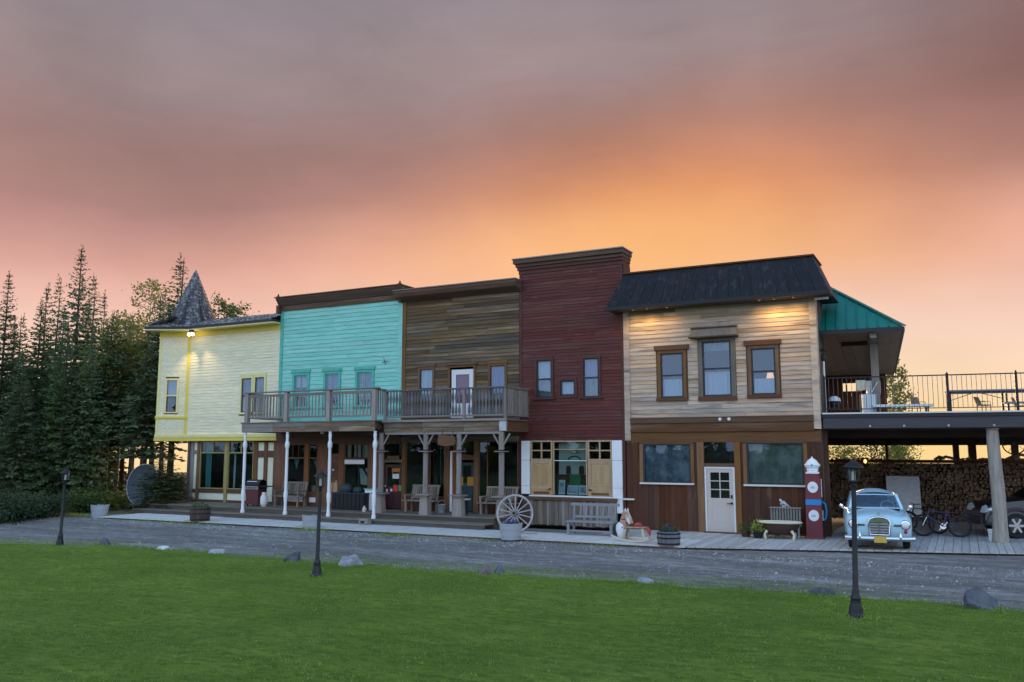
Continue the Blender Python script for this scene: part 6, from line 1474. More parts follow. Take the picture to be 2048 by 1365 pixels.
def rocking_horse():
    M('horse_tan', (.42, .27, .17), .6, layers=[((4, 4, 4), (.62, .52, .42), .5, .62, .9)]); M('horse_white', (.74, .75, .78), .6); M('horse_red', (.50, .05, .06), .5); M('pale_plank', (.58, .50, .38), .7)
    x, y = 1.50, -3.72
    t = thing('rocking_horse', 'tan and white wooden rocking horse with a red seat on the walk', 'toy horse', (x, y, .10), R(-20), frame='local')
    hd = [(-.30, .30), (-.22, .62), (-.14, .80), (-.12, .90), (-.07, .84), (-.02, .92), (.02, .82), (.12, .66), (.17, .54), (.13, .49), (.05, .56), (-.02, .58), (-.02, .34), (-.10, .22)]
    hd = [(a - .12, b) for a, b in hd]
    h = MB().prism(hd, -.07, .07).build('head', 'horse_tan', t)
    MB().prism([(a - .12, b) for a, b in [(-.01, .79), (.11, .66), (.165, .54), (.13, .50), (.07, .58), (.0, .68)]], -.074, .074).build('blaze', 'horse_white', h)
    for s in (-1, 1): MB().tube([(-.14, s * .04, .84), (-.15, s * .06, .92), (-.14, s * .05, .97)], [.03, .025, .004], 6).build('ear', 'horse_white', h); MB().lathe([(.0, -.012), (.018, 0), (.0, .012)], 8, (-.10, s * .075, .70), 'y').build('eye', 'rubber', h)
    MB().lathe([(.05, .02), (.13, .12), (.19, .32), (.17, .46), (.08, .54), (.0, .56)], 12, (-.36, 0, 0), sy=.75).build('chest', 'horse_white', t, smooth=50)
    MB().add([(-.30, -.11, .38), (.58, -.11, .42), (.58, .11, .42), (-.30, .11, .38), (-.30, -.11, .42), (.58, -.11, .46), (.58, .11, .46), (-.30, .11, .42)], [(0, 3, 2, 1), (4, 5, 6, 7), (0, 1, 5, 4), (1, 2, 6, 5), (2, 3, 7, 6), (3, 0, 4, 7)]).build('body_plank', 'horse_tan', t)
    MB().lathe([(.0, .46), (.12, .47), (.13, .50), (.06, .56), (.0, .57)], 12, (.28, 0, 0)).build('saddle', 'horse_red', t, smooth=50)
    MB().tube([(-.18, -.2, .64), (-.18, .2, .64)], .018, 8).build('handle', 'horse_red', t)
    for a, b in (((.50, .40), (.62, .06)), ((-.12, .36), (-.26, .06))):
        for s in (-1, 1): MB().bar((a[0], s * .08, a[1]), (b[0], s * .16, b[1]), .07, .05).build('leg', 'pale_plank', t)
    for s in (-1, 1): MB().prism([(-.62, .12), (-.3, .03), (.2, .0), (.6, .04), (.86, .13), (.84, .17), (.55, .09), (.2, .055), (-.28, .08), (-.60, .17)], s * .17 - .02, s * .17 + .02).build('rocker', 'pale_plank', t)
    MB().tube([(.60, 0, .44), (.70, 0, .36), (.72, 0, .2)], [.05, .06, .01], 8).build('tail', 'horse_red', t, smooth=50)
rocking_horse()

# things on the porch
def porch_bench(x0, x1, y, label, back='lattice_dark'):
    t = thing('porch_bench', label, 'bench', ((x0 + x1) / 2, y, .456), 0, 'benches on the porch', 'local'); w = (x1 - x0) / 2
    for s in (-1, 1):
        for yy in (-.22, .2): BP('leg', 'grey_timber_upright', t, s * (w - .07) - .035, s * (w - .07) + .035, yy - .035, yy + .035, 0, .40)
        MB().bar((s * (w - .05), .2, .42), (s * (w - .05), .34, .95), .06, .05, (1, 0, 0)).build('back_post', 'grey_timber_upright', t); BP('armrest', 'grey_timber', t, s * (w - .04) - .04, s * (w - .04) + .04, -.26, .22, .62, .66); BP('arm_post', 'grey_timber_upright', t, s * (w - .04) - .025, s * (w - .04) + .025, -.25, -.20, .441, .619)
    for i in range(3): BP('seat_slat', 'grey_timber', t, -w - .1, w + .1, -.28 + i * .17, -.28 + i * .17 + .155, .401, .44)
    MB().bar((-w, .345, .97), (w, .345, .97), .05, .07).build('top_rail', 'grey_timber', t)
    n = 12
    for i in range(n): q = -w + .12 + (2 * w - .24) * i / (n - 1); MB().bar((q, .215, .48), (q, .335, .93), .07, .02).build('back_slat', 'old_skirt_plank', t)
porch_bench(-15.403, -14.036, -.42, 'grey slatted porch bench between the barbecue and the panelled door')
porch_bench(-8.683, -7.426, -.55, 'grey slatted porch bench between the burgundy and the dark green door')
porch_bench(-5.376, -4.047, -.55, 'grey slatted porch bench partly hidden behind the wagon wheel')

def porch_things():
    x = -16.078; M('grill_red', (.115, .028, .03), .4)
    t = thing('gas_barbecue', 'dark red gas barbecue on the porch before the cream panels', 'barbecue', (x, -.95, .456), R(4), frame='local')
    BP('cabinet', 'grill_red', t, -.36, .28, -.26, .26, .08, .70); BP('control_panel', 'chrome_dull', t, -.38, .30, -.30, -.262, .70, .82)
    for i in range(5): MB().lathe([(.028, -.335), (.034, -.302)], 8, (-.28 + .12 * i, 0, .76), 'y').build('knob', 'black_iron', t)
    BP('firebox', 'black_iron', t, -.38, .30, -.26, .28, .701, .90); MB().grid(lambda u, v: (-.38 + .68 * u, .27 - .52 * v * .98, .90 + .20 * math.sin(math.pi * v) ** .6), 4, 8).build('lid', 'black_iron', t, fix=False)
    MB().tube([(-.3, -.2, 1.02), (-.3, -.27, 1.02), (.22, -.27, 1.02), (.22, -.2, 1.02)], .014, 6).build('lid_handle', 'chrome', t); BP('side_shelf', 'black_iron', t, .302, .70, -.22, .24, .80, .84); BP('side_shelf', 'black_iron', t, -.78, -.382, -.22, .24, .80, .84)
    for a in (-.3, .22):
        for b in (-.2, .2): MB().lathe([(.04, -.02), (.04, .02)], 10, (a, b, .04), 'x').build('castor', 'rubber', t)
    g = thing('propane_tank', 'white propane tank standing beside the gas barbecue', 'gas bottle', (-15.611, -1.0, .456), frame='local')
    MB().lathe([(.10, 0), (.10, .03), (.13, .05), (.155, .12), (.155, .36), (.13, .44), (.06, .48), (.03, .48)], 16).build('tank', 'white_paint', g, smooth=40); MB().lathe([(.09, .46), (.10, .58), (.085, .58), (.08, .46)], 12).build('collar', 'white_paint', g); MB().lathe([(.025, .47), (.03, .56)], 8).build('valve', 'chrome_dull', g)
    c = thing('blanket_chest', 'black slatted chest with folded dark cushions on the porch', 'chest', (-11.096, -.85, .456), frame='local')
    for i in range(8): BP('slat', 'black_iron', c, -.80 + i * .2, -.80 + i * .2 + .18, -.32, -.29, .04, .62)
    BP('box', 'black_iron', c, -.80, .78, -.289, .3, .0, .62); BP('lid', 'dark_sash', c, -.84, .82, -.36, .34, .621, .67)
    for a, w, h in ((-.36, .32, .34), (.22, .22, .22)): MB().lathe([(w * .8, .672), (w, .672 + h * .3), (w * .85, .672 + h * .8), (w * .4, .672 + h), (0, .672 + h)], 12, (a, .02, 0), sy=.7).build('cushion', 'vent_dark', c, smooth=60)
    f = thing('white_cabinet', 'narrow white cabinet behind the last turned post', 'cabinet', (-10.316, -.62, .456), frame='local')
    BP('body', 'white_paint', f, -.22, .22, -.2, .2, 0, .80); BP('top', 'curtain_teal', f, -.25, .27, -.24, .22, .801, .84); BP('door', 'white_paint', f, -.19, .19, -.215, -.201, .05, .76); MB().lathe([(.012, -.235), (.012, -.216)], 8, (.14, 0, .45), 'y').build('knob', 'black_iron', f)
    p = thing('galvanised_pail', 'pale galvanised pail on the porch right of the middle bench', 'bucket', (-7.024, -.72, .456), frame='local')
    MB().lathe([(.13, 0), (.17, .30), (.18, .31), (.16, .31), (.12, .03)], 16).build('pail', 'galvanised', p, smooth=40); MB().tube([(.17 * math.cos(a), 0, .31 + .16 * math.sin(a)) for a in [math.pi * i / 10 for i in range(11)]], .007, 5).build('handle', 'chrome_dull', p)
    b = thing('bird_table', 'small white dish on a dark stand beside the green door', 'stand', (-5.864, -.95, .456), frame='local')
    MB().tube([(0, 0, 0), (0, 0, .5)], .09, 8).build('stand', 'black_iron', b); MB().lathe([(.06, .50), (.19, .53), (.2, .56), (.14, .56)], 14).build('dish', 'white_paint', b, smooth=50)
    m = thing('milk_jug', 'small yellowish jug on the porch step by the white turned post', 'jug', (-9.911, -1.65, .456), frame='local')
    MB().lathe([(.06, 0), (.08, .08), (.06, .16), (.03, .20), (.035, .23)], 12).build('jug', 'enamel_cream', m, smooth=50); MB().tube([(.07, 0, .06), (.11, 0, .11), (.06, 0, .16)], .01, 6).build('handle', 'enamel_cream', m)
    s = thing('stone_block', 'squared timber block under the last white turned post', 'block', (-9.0, -2.75, .10), frame='local')
    BP('block', 'grey_timber', s, -.2, .2, -.16, .08, 0, .22); BP('hollow', 'rubber', s, -.11, .06, -.165, -.15, .06, .14)
porch_things()

# ------------------------------------------------------------------ dish, lamp posts, rocks
def satellite_dish():
    t = thing('satellite_dish', 'big grey satellite dish at the forest edge left of the yellow shop', 'satellite dish', (-22.419, -0.875, 0), 0, frame='world')
    cx, cy, cz = -22.718, -1.257, 1.222
    M('dish_grey', (.062, .075, .096), .8, layers=[((2, 2, 2), (.05, .06, .078), .45, .7, .5)])
    ax = Vector((.10, -.985, .12)).normalized(); u = ax.cross(Vector((0, 0, 1))).normalized(); w = u.cross(ax); c = Vector((cx, cy, cz)); Rr = .93
    m = MB()
    for side, o in ((0, 0), (1, -.035)):
        m.grid(lambda q, v: tuple(c + u * (.02 + Rr * v) * math.cos(6.283 * q) + w * (.02 + Rr * v) * math.sin(6.283 * q) + ax * (.25 * v * v - .25 + o * (1 if v < 1 else .2))), 32, 8)
    m.build('reflector', 'dish_grey', t, smooth=60, fix=False)
    MB().tube([c + u * Rr * math.cos(a) + w * Rr * math.sin(a) for a in [6.283 * i / 32 for i in range(32)]], .018, 6, closed=True).build('rim', 'galvanised', t, smooth=60)
    px, py = -22.586, -0.624
    MB().tube([(px, py, 0), (px, py, 1.9)], .075, 10).build('mast', 'blue_black_iron', t); MB().tube([(px, py, 1.2), tuple(c - ax * .28)], .06, 8).build('mount', 'blue_black_iron', t)
satellite_dish()

def lamp_post(loc, H, label, lean=(0, 0)):
    t = thing('lamp_post', label, 'lamp post', loc, R(15), 'lamp posts along the lawn', 'local'); t.rotation_euler = (lean[0], lean[1], R(15))
    pr = [(.17, 0), (.17, .02), (.135, .05), (.125, .09), (.125, .12), (.10, .20), (.085, .27), (.095, .29), (.085, .32), (.06, .36), (.064, .39), (.052, .42), (.042, H - .48), (.044, H - .43), (.062, H - .41), (.042, H - .39), (.05, H - .36)]
    MB().lathe([(r * .84, z) for r, z in pr], 12).build('post', 'blue_black_iron', t, smooth=35)
    z0, z1 = H - .36, H - .13; n = 6
    MB().lathe([(.06, z0), (.09, z0 + .015), (.09, z0 + .03)], n).build('lantern_base', 'blue_black_iron', t)
    gl = MB()
    for i in range(n):
        a0, a1 = 6.283 * (i + .5) / n, 6.283 * (i + 1.5) / n
        MB().add([(.084 * math.cos(a0), .084 * math.sin(a0), z0 + .03), (.084 * math.cos(a1), .084 * math.sin(a1), z0 + .03), (.112 * math.cos(a1), .112 * math.sin(a1), z1), (.112 * math.cos(a0), .112 * math.sin(a0), z1)], [(0, 1, 2, 3)]).build('pane', 'lamp_glass', t, fix=False)
        gl.bar((.086 * math.cos(a0), .086 * math.sin(a0), z0 + .03), (.115 * math.cos(a0), .115 * math.sin(a0), z1), .012)
    gl.build('lantern_frame', 'blue_black_iron', t)
    MB().lathe([(.03, z0 + .03), (.028, z0 + .16), (.0, z0 + .19)], 8).build('candle', 'offwhite_paint', t)
    MB().lathe([(.155, z1), (.15, z1 + .015), (.09, z1 + .055), (.045, z1 + .10), (.04, z1 + .115), (.015, z1 + .12), (.02, z1 + .135), (.0, z1 + .15)], n * 2).build('cap', 'blue_black_iron', t, smooth=25)
    return t
lx, ly = -13.041, -11.927; lamp_post((lx, ly, lawn_z(lx, ly) - .01), 2.25, 'lamp post at the forest end of the lawn, farthest away', (0, R(1.6)))
lx, ly = -2.143, -13.490; lamp_post((lx, ly, lawn_z(lx, ly) - .01), 2.27, 'lamp post on the lawn before the turned white porch posts', (0, R(.9)))
lx, ly = 8.779, -13.859; lamp_post((lx, ly, lawn_z(lx, ly) - .01), 2.41, 'lamp post on the lawn in front of the pale blue car, nearest', (0, R(1.7)))

def rock(px_x, px_y, sx, sy, sz, seed, mat, label, rz=0):
    sz *= 1.18
    r = random.Random(seed); bm = bmesh.new(); bmesh.ops.create_icosphere(bm, subdivisions=4, radius=1)
    planes = [(Vector((r.gauss(0, 1), r.gauss(0, 1), r.gauss(.3, .8))).normalized(), r.uniform(.48, .88)) for _ in range(17)]
    for v in bm.verts:
        p = v.co.copy(); k = 1.0
        for n, d in planes:
            q = p.dot(n)
            if q > d: k = min(k, d / q)
        p = p * k; p += p.normalized() * (.035 * math.sin(6 * p.x + seed + 2 * math.sin(4 * p.y)) * math.sin(5 * p.z + p.x * 3) + .018 * math.sin(17 * p.x + 5 * p.y) * math.sin(15 * p.y + 9 * p.z + seed))
        v.co = Vector((p.x * sx, p.y * sy, max(p.z, -.35) * sz))
    me = bpy.data.meshes.new('rock'); bm.to_mesh(me); bm.free(); me.polygons.foreach_set('use_smooth', [True] * len(me.polygons)); me.set_sharp_from_angle(angle=R(22))
    me.materials.append(MATS[mat]); o = bpy.data.objects.new('rock', me); COL.objects.link(o); o.location = (px_x, px_y, lawn_z(px_x, px_y) + sz * .06); o.rotation_euler = (0, 0, R(rz)); tag(o, label, 'rock', 'rocks along the lawn edge')
M('rock_grey', (.13, .14, .16), .9, layers=[((3, 3, 3), (.06, .065, .08), .42, .6, .85), ((2, 2, 2), (.42, .44, .48), .6, .68, .9)], bump=((7, 7, 7), .7, .04))
M('rock_pale', (.36, .38, .42), .9, layers=[((3, 3, 3), (.22, .235, .27), .42, .6, .8), ((9, 9, 9), (.50, .51, .54), .52, .68, .7)], bump=((7, 7, 7), .7, .04))
M('rock_pink', (.21, .16, .16), .9, layers=[((3, 3, 3), (.12, .11, .12), .42, .6, .85)], bump=((7, 7, 7), .7, .04))
M('rock_white', (.66, .68, .68), .85, layers=[((4, 4, 4), (.46, .48, .5), .45, .65, .7)], bump=((7, 7, 7), .6, .04))
for a in [(-12.086, -11.115, .20, .18, .19, 1, 'rock_grey', 'small dark rock at the lawn edge right of the farthest lamp post', 10), (-9.438, -11.292, .27, .18, .10, 2, 'rock_white', 'flat chalk white rock at the lawn edge', 30),
          (-7.480, -11.176, .32, .24, .19, 3, 'rock_pale', 'pale grey rock at the lawn edge below the brown barrel planter', 20), (-4.451, -11.668, .28, .24, .25, 4, 'rock_grey', 'dark domed rock just left of the middle lamp post', 0),
          (-2.681, -11.563, .40, .30, .29, 5, 'rock_pale', 'broad pale grey rock just right of the middle lamp post', 15), (0.879, -11.442, .27, .22, .22, 6, 'rock_pink', 'pinkish rock touching a grey one at the lawn edge', 5),
          (1.080, -11.166, .18, .2, .20, 7, 'rock_grey', 'grey rock touching the right side of the pinkish one', 40), (4.355, -10.823, .30, .22, .17, 8, 'rock_pale', 'low pale rock at the lawn edge below the wooden rocking horse', 0),
          (7.845, -10.662, .36, .24, .22, 9, 'rock_grey', 'long dark grey rock left of the nearest lamp post', -10), (10.472, -10.913, .52, .36, .31, 12, 'rock_grey', 'large craggy grey rock at the right edge of the lawn', 25)]: rock(*a)

_sp = []
for o in list(COL.objects):
    if o.get('category') in ('rock', 'lamp post'):
        k = .30 if o['category'] == 'rock' else .10
        for q in range(5): a = 3.3 + q * .75; x, y = o.location.x + k * 1.1 * math.cos(a), o.location.y + k * .9 * math.sin(a); _sp.append((x, y, lawn_z(x, y) - .01, .10, 34))
weeds(_sp, 'grass_tufts')

# ------------------------------------------------------------------ trees
M('spruce_needle', (.082, .122, .052), .8, var=.32, hue=.25, layers=[((.9, .9, .7), (.155, .21, .09), .45, .62, .8), ((4, 4, 4), (.03, .05, .028), .5, .7, .6)], spec=.2, trans=.12)
M('birch_leaf', (.20, .225, .055), .7, var=.2, layers=[((1, 1, 1), (.13, .12, .04), .45, .65, .7)], spec=.2, trans=.35)
M('aspen_leaf', (.07, .12, .035), .7, var=.2, layers=[((1, 1, 1), (.08, .10, .03), .45, .65, .7)], spec=.2, trans=.3)
M('bark_dark', (.085, .065, .05), .9, layers=[((9, 9, 1.5), (.045, .035, .028), .42, .65, .8)], bump=((12, 12, 3), .6, .02))
M('bark_pale', (.38, .34, .30), .85, layers=[((4, 4, 9), (.10, .085, .075), .55, .68, .9)])

def soup(name, V, mat):
    """triangle soup: V is n x 3 x 3"""
    n = len(V); me = bpy.data.meshes.new(name); me.vertices.add(3 * n); me.vertices.foreach_set('co', np.ascontiguousarray(V, dtype=np.float32).ravel())
    me.loops.add(3 * n); me.loops.foreach_set('vertex_index', np.arange(3 * n, dtype=np.int32)); me.polygons.add(n)
    me.polygons.foreach_set('loop_start', np.arange(0, 3 * n, 3, dtype=np.int32)); me.update(calc_edges=True); me.materials.append(MATS[mat]); return me

def kites(P, D, L, W, g):
    """elongated leaf shapes: base P, direction D, length L, width W"""
    n = len(P); rv = g.normal(size=(n, 3)); S = np.cross(D, rv); S /= np.linalg.norm(S, axis=1, keepdims=True) + 1e-9
    mid = P + D * (L * .45)[:, None]; tip = P + D * L[:, None]; a = mid + S * W[:, None]; b = mid - S * W[:, None]
    return np.concatenate([np.stack([P, a, tip], 1), np.stack([P, tip, b], 1)])

def spruce_mesh(seed, H, Rm, z0, spray=1.0, dens=1.0):
    g = np.random.default_rng(seed); Ps, Ds, Ls, Ws = [], [], [], []; z = z0
    gap = {int(g.integers(0, 6)) for _ in range(1)}
    while z < H - .15:
        t = (z - z0) / (H - z0); Lw = Rm * ((1 - t) ** .95) * (.55 + .45 * min(1, t * 5 + .35)) * 1.22 + .07 + .10 * (1 - t)
        nb = int(g.integers(5, 8)); a0 = g.uniform(0, 6.28)
        for k in range(nb):
            a = a0 + 6.283 * k / nb + g.normal(0, .25); L = Lw * g.uniform(.62, 1.18); up = .55 * t - .22 + g.normal(0, .08)
            m = max(3, int(L / .11 * dens)); s = (np.arange(m) + g.uniform(0, 1, m)) / m
            dr = np.array([math.cos(a), math.sin(a), 0]); sd = np.array([-math.sin(a), math.cos(a), 0])
            p = dr * (s * L)[:, None]; p[:, 2] = z + L * (up * s + (.20 - .35 * (1 - t)) * s * s * .6)
            for side, kk in ((1, 1), (-1, 1), (0, .8)):
                out = dr * .75 + sd * side * g.uniform(.5, .95) + np.array([0, 0, -.18 if side else .25])
                D = out + g.normal(0, .28, (m, 3)); D /= np.linalg.norm(D, axis=1, keepdims=True)
                l = (.13 + .24 * (1 - np.abs(s - .45)) * min(1, L)) * (1.12 - .55 * t) * g.uniform(.7, 1.3, m) * kk * spray
                Ps.append(p + g.normal(0, .02, (m, 3))); Ds.append(D); Ls.append(l); Ws.append(l * g.uniform(.16, .28, m))
        z += g.uniform(.20, .34) * (1.25 - .5 * t)
    P, D, L, W = map(np.concatenate, (Ps, Ds, Ls, Ws))
    k = 26; q = np.stack([np.zeros(k), np.zeros(k), np.linspace(H - .9, H + .12, k)], 1); e = g.normal(size=(k, 3)) * .5 + np.array([0, 0, .9]); e /= np.linalg.norm(e, axis=1, keepdims=True); l = np.linspace(.22, .13, k)
    P, D, L, W = np.concatenate([P, q]), np.concatenate([D, e]), np.concatenate([L, l]), np.concatenate([W, l * .16]); V = kites(P, D, L, W, g)
    return soup('crown', V, 'spruce_needle')

def trunk_mesh(H, r, mat, bend=.0, limbs=(), seed=0):
    m = MB(); pts = [(bend * math.sin(2.2 * i / 8 + seed), bend * math.cos(1.7 * i / 8 + seed) - bend * math.cos(seed), H * i / 8 - .1 * (i == 0)) for i in range(9)]
    m.tube(pts, [r * (1.25 if i == 0 else 1 - i / 8.6) for i in range(9)], 8)
    for a, b, rr in limbs: m.tube([a, ((a[0] + b[0]) / 2, (a[1] + b[1]) / 2, (a[2] + b[2]) / 2 - .05), b], [rr, rr * .7, rr * .25], 5, caps=False)
    me = bpy.data.meshes.new('trunk'); me.from_pydata(m.v, [], m.f); me.materials.append(MATS[mat]); me.polygons.foreach_set('use_smooth', [True] * len(me.polygons)); return me

def leafy_mesh(seed, H, Rm, z0, mat, nb=34, leaf=.09, shape=.6, up=.6, n_leaf=46, hang=0.):
    g = np.random.default_rng(seed); limbs = []; Ps = []
    for i in range(nb):
        t = (i + g.uniform(0, 1)) / nb; z = z0 + (H - z0) * t * .93; a = i * 2.4 + g.normal(0, .4); L = Rm * (math.sin(math.pi * min(1, .18 + .80 * t)) ** shape) * g.uniform(.55, 1.15) + .1
        b = np.array([math.cos(a) * L, math.sin(a) * L, z + L * up * g.uniform(.6, 1.2)]); s = np.array([0, 0, z - .1]); limbs.append((tuple(s), tuple(b), .012 + .02 * L))
        m = int(n_leaf * (.4 + L / Rm)); q = g.uniform(.25, 1.08, m)[:, None]; cl = g.normal(0, .16 + .10 * L, (m, 3)) * np.array([1, 1, .8]); cl[:, 2] -= hang * np.abs(g.normal(0, 1, m))
        # leaves gather in clumps
        cen = g.uniform(.4, 1.05, 5); q = cen[g.integers(0, 5, m)][:, None] + g.normal(0, .06, (m, 1))
        Ps.append(s + (b - s) * q + cl * .8)
    P = np.concatenate(Ps); n = len(P); D = g.normal(size=(n, 3)) + np.array([0, 0, -.5]); D /= np.linalg.norm(D, axis=1, keepdims=True)
    L = leaf * g.uniform(.7, 1.5, n)
    return soup('crown', kites(P, D, L, L * g.uniform(.32, .5, n), g), mat), limbs

def tree(label, cat, loc, crown, trunk, name, group=None, sxy=1.0, sz=1.0, rz=0):
    t = thing(name, label, cat, loc, rz, group, 'local')
    for nm, me in (('crown', crown), ('trunk', trunk)): o = bpy.data.objects.new(nm, me); COL.objects.link(o); o.parent = t; o.scale = (sxy, sxy, sz)
    return t

FULL = [(spruce_mesh(11, 12, 1.95, .5), trunk_mesh(12, .15, 'bark_dark')), (spruce_mesh(12, 12, 1.7, .8), trunk_mesh(12, .14, 'bark_dark', .08)), (spruce_mesh(13, 12, 2.2, .4, dens=1.1), trunk_mesh(12, .16, 'bark_dark', .05))]
BARE = [(spruce_mesh(21, 12, 1.6, 4.2, dens=1.0), trunk_mesh(12, .15, 'bark_dark', .07)), (spruce_mesh(22, 12, 1.5, 3.9, dens=.9), trunk_mesh(12, .13, 'bark_dark', .1))]
THIN = [(spruce_mesh(31, 12, 1.15, 2.0, spray=.9, dens=.6), trunk_mesh(12, .11, 'bark_dark', .1))]
SPRUCES = [  # x on the picture row, depth, top height row, mesh, breadth, label
    (-8, 43, 540, FULL[0], 1.0, 'dark spruce cut by the left edge of the view'), (28, 47, 628, FULL[1], 1.0, 'short dark spruce just right of the one at the left edge'),
    (62, 44, 600, FULL[2], .9, 'broad bluish spruce standing behind the clipped hedge'), (74, 49, 566, FULL[1], 1.1, 'spruce with a ragged dead top left of the tallest one'),
    (95, 51, 549, THIN[0], 1.2, 'bare pointed spruce top left of the tallest one'), (138, 46, 487, FULL[0], 1.15, 'tallest spruce with a sharp dark spire'),
    (166, 48, 545, FULL[1], 1.0, 'spruce at the right shoulder of the tallest one'), (120, 42, 640, FULL[2], .85, 'blue green spruce in front of the tallest one'),
    (190, 47, 580, THIN[0], 1.2, 'thin sparse spruce right of the tallest one'), (212, 44, 622, BARE[0], 1.15, 'spruce with a bare lower trunk above the whitewashed tub'),
    (248, 47, 640, BARE[1], 1.1, 'spruce with a bare lower trunk between the birches and the dish'), (305, 45, 590, BARE[0], 1.1, 'dense dark spruce touching the left eave of the yellow shop'),
    (342, 46, 506, BARE[1], 1.5, 'tall narrow spruce rising directly behind the spire'), (30, 41, 700, FULL[1], .95, 'low spruce in front by the hedge at the far left'),
    (172, 42.5, 660, FULL[1], .85, 'mid height spruce in front, left of the whitewashed tub'), (288, 42.3, 690, BARE[1], 1.2, 'low spruce with a branch hanging before the satellite dish'), (-40, 46, 600, FULL[2], 1, 'spruce just outside the left edge'), (325, 49, 640, BARE[0], 1.1, 'spruce half hidden behind the corner bay of the yellow shop'),
    (10, 52, 640, FULL[2], 1.1, 'far spruce filling the gap behind the hedge at the left'), (110, 53, 610, FULL[0], 1.15, 'far spruce behind the blue green one'), (200, 53, 640, FULL[1], 1.1, 'far spruce above the whitewashed tub, behind the birch'), (160, 55, 600, FULL[2], 1.0, 'farthest spruce behind the tallest one'), (45, 42, 760, FULL[2], .8, 'young spruce just behind the middle hedge shrub'), (150, 43, 775, FULL[0], .9, 'young spruce right of the farthest lamp post'), (324, 38.6, 892, FULL[1], .95, 'young spruce covering the right edge of the satellite dish')]
def plant_spruces():
    for i, (px, d, top, (cr, tk), br, lb) in enumerate(SPRUCES):
        X, Y = cam_xy(px, d); h = 2.8 + (900 - top) * d / 1720.5; z = ground_z(X, Y)
        if px < -20: continue
        tree(lb, 'spruce tree', (X, Y, z), cr, tk, 'spruce_tree', 'spruces beside the yellow shop', br * (.75 + .25 * h / 12), (h - z) / 12, rnd.uniform(0, 6))
def cam_xy(px, d):
    """ground point that lies at sideways fraction px and depth d from where the photographer stood"""
    X = (px - 1024) / 1720.5 * d; c, s = math.cos(R(27.6)), math.sin(R(27.6)); return 10.368 + X * c - d * s, -28.307 + X * s + d * c
plant_spruces()

def plant_leafy():
    for i, (px, d, top, kind, seed, br, lb) in enumerate([
        (285, 50, 538, 'birch_leaf', 41, 1.0, 'tall sparse birch left of the narrow spruce behind the spire'), (238, 46, 612, 'birch_leaf', 42, .9, 'yellowing birch with a pale trunk in the gap of the spruces'),
        (262, 48, 655, 'birch_leaf', 43, .9, 'low birch full of light between the spruces'), (205, 44.5, 640, 'birch_leaf', 47, .8, 'yellow green birch in front of the spruces above the whitewashed tub'), (268, 45, 668, 'birch_leaf', 48, .7, 'slender birch standing just left of the dish'), (426, 49, 566, 'aspen_leaf', 44, .55, 'slim aspen rising just right of the spire'),
        (457, 47, 588, 'aspen_leaf', 45, .95, 'rounded leafy tree behind the roof right of the spire'), (1793, 55, 700, 'birch_leaf', 46, .62, 'sparse drooping birch behind the patio roof on the right')]):
        X, Y = cam_xy(px, d); h = 2.8 + (900 - top) * d / 1720.5; z = ground_z(X, Y)
        cr, limbs = leafy_mesh(seed, h - z, 1.7 * br, (h - z) * (.42 if i < 5 else .22 if i < 7 else .1), kind, nb=44, leaf=.12 if i < 7 else .15, n_leaf=60 if i != 6 else 90, up=.55, hang=.06 if i != 7 else .25)
        tree(lb, 'birch tree' if 'birch' in lb else 'leafy tree', (X, Y, z), cr, trunk_mesh((h - z) * .97, .10, 'bark_pale' if kind == 'birch_leaf' else 'bark_dark', .08, limbs, seed), 'birch_tree' if 'birch' in lb else 'leafy_tree')
    for px, d, h, w, seed, kind, lb in ((1742, 50, 3.6, 1.7, 51, 'aspen_leaf', 'leafy willow seen through the strip above the firewood'), (1690, 49, 3.1, 1.2, 52, 'birch_leaf', 'small sunlit bush seen through the left end of the strip above the firewood'), (1800, 52, 3.3, 1.3, 53, 'birch_leaf', 'thin bush seen through the middle of the strip above the firewood')):
        X, Y = cam_xy(px, d); z = ground_z(X, Y); cr, limbs = leafy_mesh(seed, h - z, w, .6, kind, nb=26, leaf=.11, n_leaf=46, up=.5); tree(lb, 'bush', (X, Y, z), cr, trunk_mesh(h * .8, .05, 'bark_dark', .05, limbs, seed), 'bush')
plant_leafy()

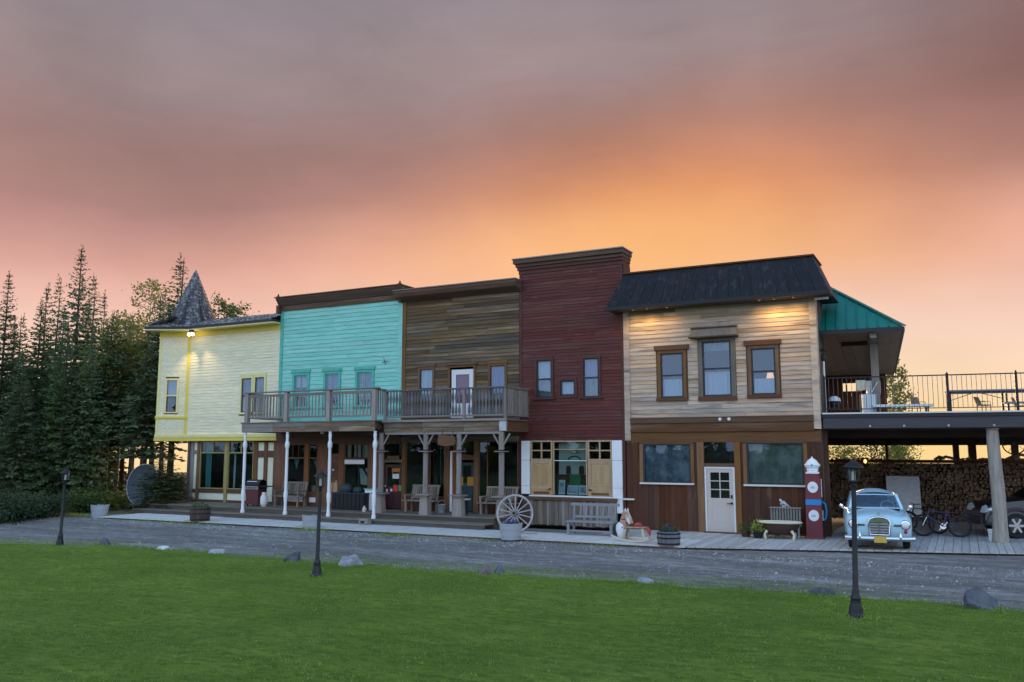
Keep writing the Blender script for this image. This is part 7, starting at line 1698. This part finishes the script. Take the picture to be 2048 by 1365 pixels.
M('hedge_leaf', (.035, .065, .032), .7, var=.2, layers=[((1.5, 1.5, 1.5), (.045, .075, .03), .48, .66, .8)], spec=.2, trans=.15)
def shrubs():
    for px, py, w, h, seed, kind, lb in ((-6, 1044, 1.3, .78, 61, 'hedge_leaf', 'dark clipped shrub at the left edge of the gravel'), (45, 1039, 1.2, .70, 62, 'hedge_leaf', 'middle dark shrub of the row beside the gravel'), (92, 1033, .9, .62, 63, 'hedge_leaf', 'last dark shrub of the row, beside the farthest lamp post'),
                                   (165, 1022, .7, .65, 64, 'aspen_leaf', 'bright green bush left of the whitewashed tub'), (192, 1016, .6, .85, 65, 'aspen_leaf', 'taller green bush behind the whitewashed tub'), (235, 1016, .6, .6, 66, 'birch_leaf', 'olive bush between the whitewashed tub and the dish'), (345, 1004, .9, 1.3, 67, 'hedge_leaf', 'dark bush between the dish and the yellow shop')):
        d = 2.8 * 1720.5 / (py - 900); X, Y = cam_xy(px, d); cr, limbs = leafy_mesh(seed, h, w, .08, kind, nb=34, leaf=.085, n_leaf=90 if kind == 'hedge_leaf' else 60, up=.35, shape=.35)
        tree(lb, 'shrub', (X, Y, -.02), cr, trunk_mesh(h * .6, .03, 'bark_dark', .02, limbs, seed), 'shrub')
shrubs()

def understory():
    """brush on the forest floor, too dense to count"""
    g = np.random.default_rng(9); n = 9000; px = g.uniform(-60, 345, n); d = g.uniform(41, 56, n); X, Y = zip(*[cam_xy(a, b) for a, b in zip(px, d)])
    h = np.abs(g.normal(0, .45, n)) * (1 + .5 * np.sin(px * .06)); P = np.stack([np.array(X), np.array(Y), h], 1); D = g.normal(size=(n, 3)) + np.array([0, 0, .4]); D /= np.linalg.norm(D, axis=1, keepdims=True); L = g.uniform(.08, .26, n)
    o = bpy.data.objects.new('forest_brush', soup('forest_brush', kites(P, D, L, L * .3, g), 'hedge_leaf')); COL.objects.link(o); o['kind'] = 'stuff'
    # the wood across the lawn, behind the photographer: it shows as dark reflections in the shop windows
    P, D, L, W = [], [], [], []
    for i in range(70):
        x0, y0 = g.uniform(-95, 45), g.uniform(-88, -66); H = g.uniform(6, 9.5); m = 260; t = g.uniform(.03, 1, m) ** .8; r = (1 - t) * g.uniform(1.6, 2.4) * g.uniform(.3, 1, m); a = g.uniform(0, 6.28, m)
        P.append(np.stack([x0 + r * np.cos(a), y0 + r * np.sin(a), H * t], 1)); D.append(np.stack([np.cos(a), np.sin(a), -.3 + 0 * a], 1)); L.append(g.uniform(.6, 1.3, m)); W.append(g.uniform(.2, .4, m))
    P, D, L, W = map(np.concatenate, (P, D, L, W)); o = bpy.data.objects.new('far_woodland', soup('far_woodland', kites(P, D / np.linalg.norm(D, axis=1, keepdims=True), L, W, g), 'spruce_needle')); COL.objects.link(o); o['kind'] = 'stuff'
understory()
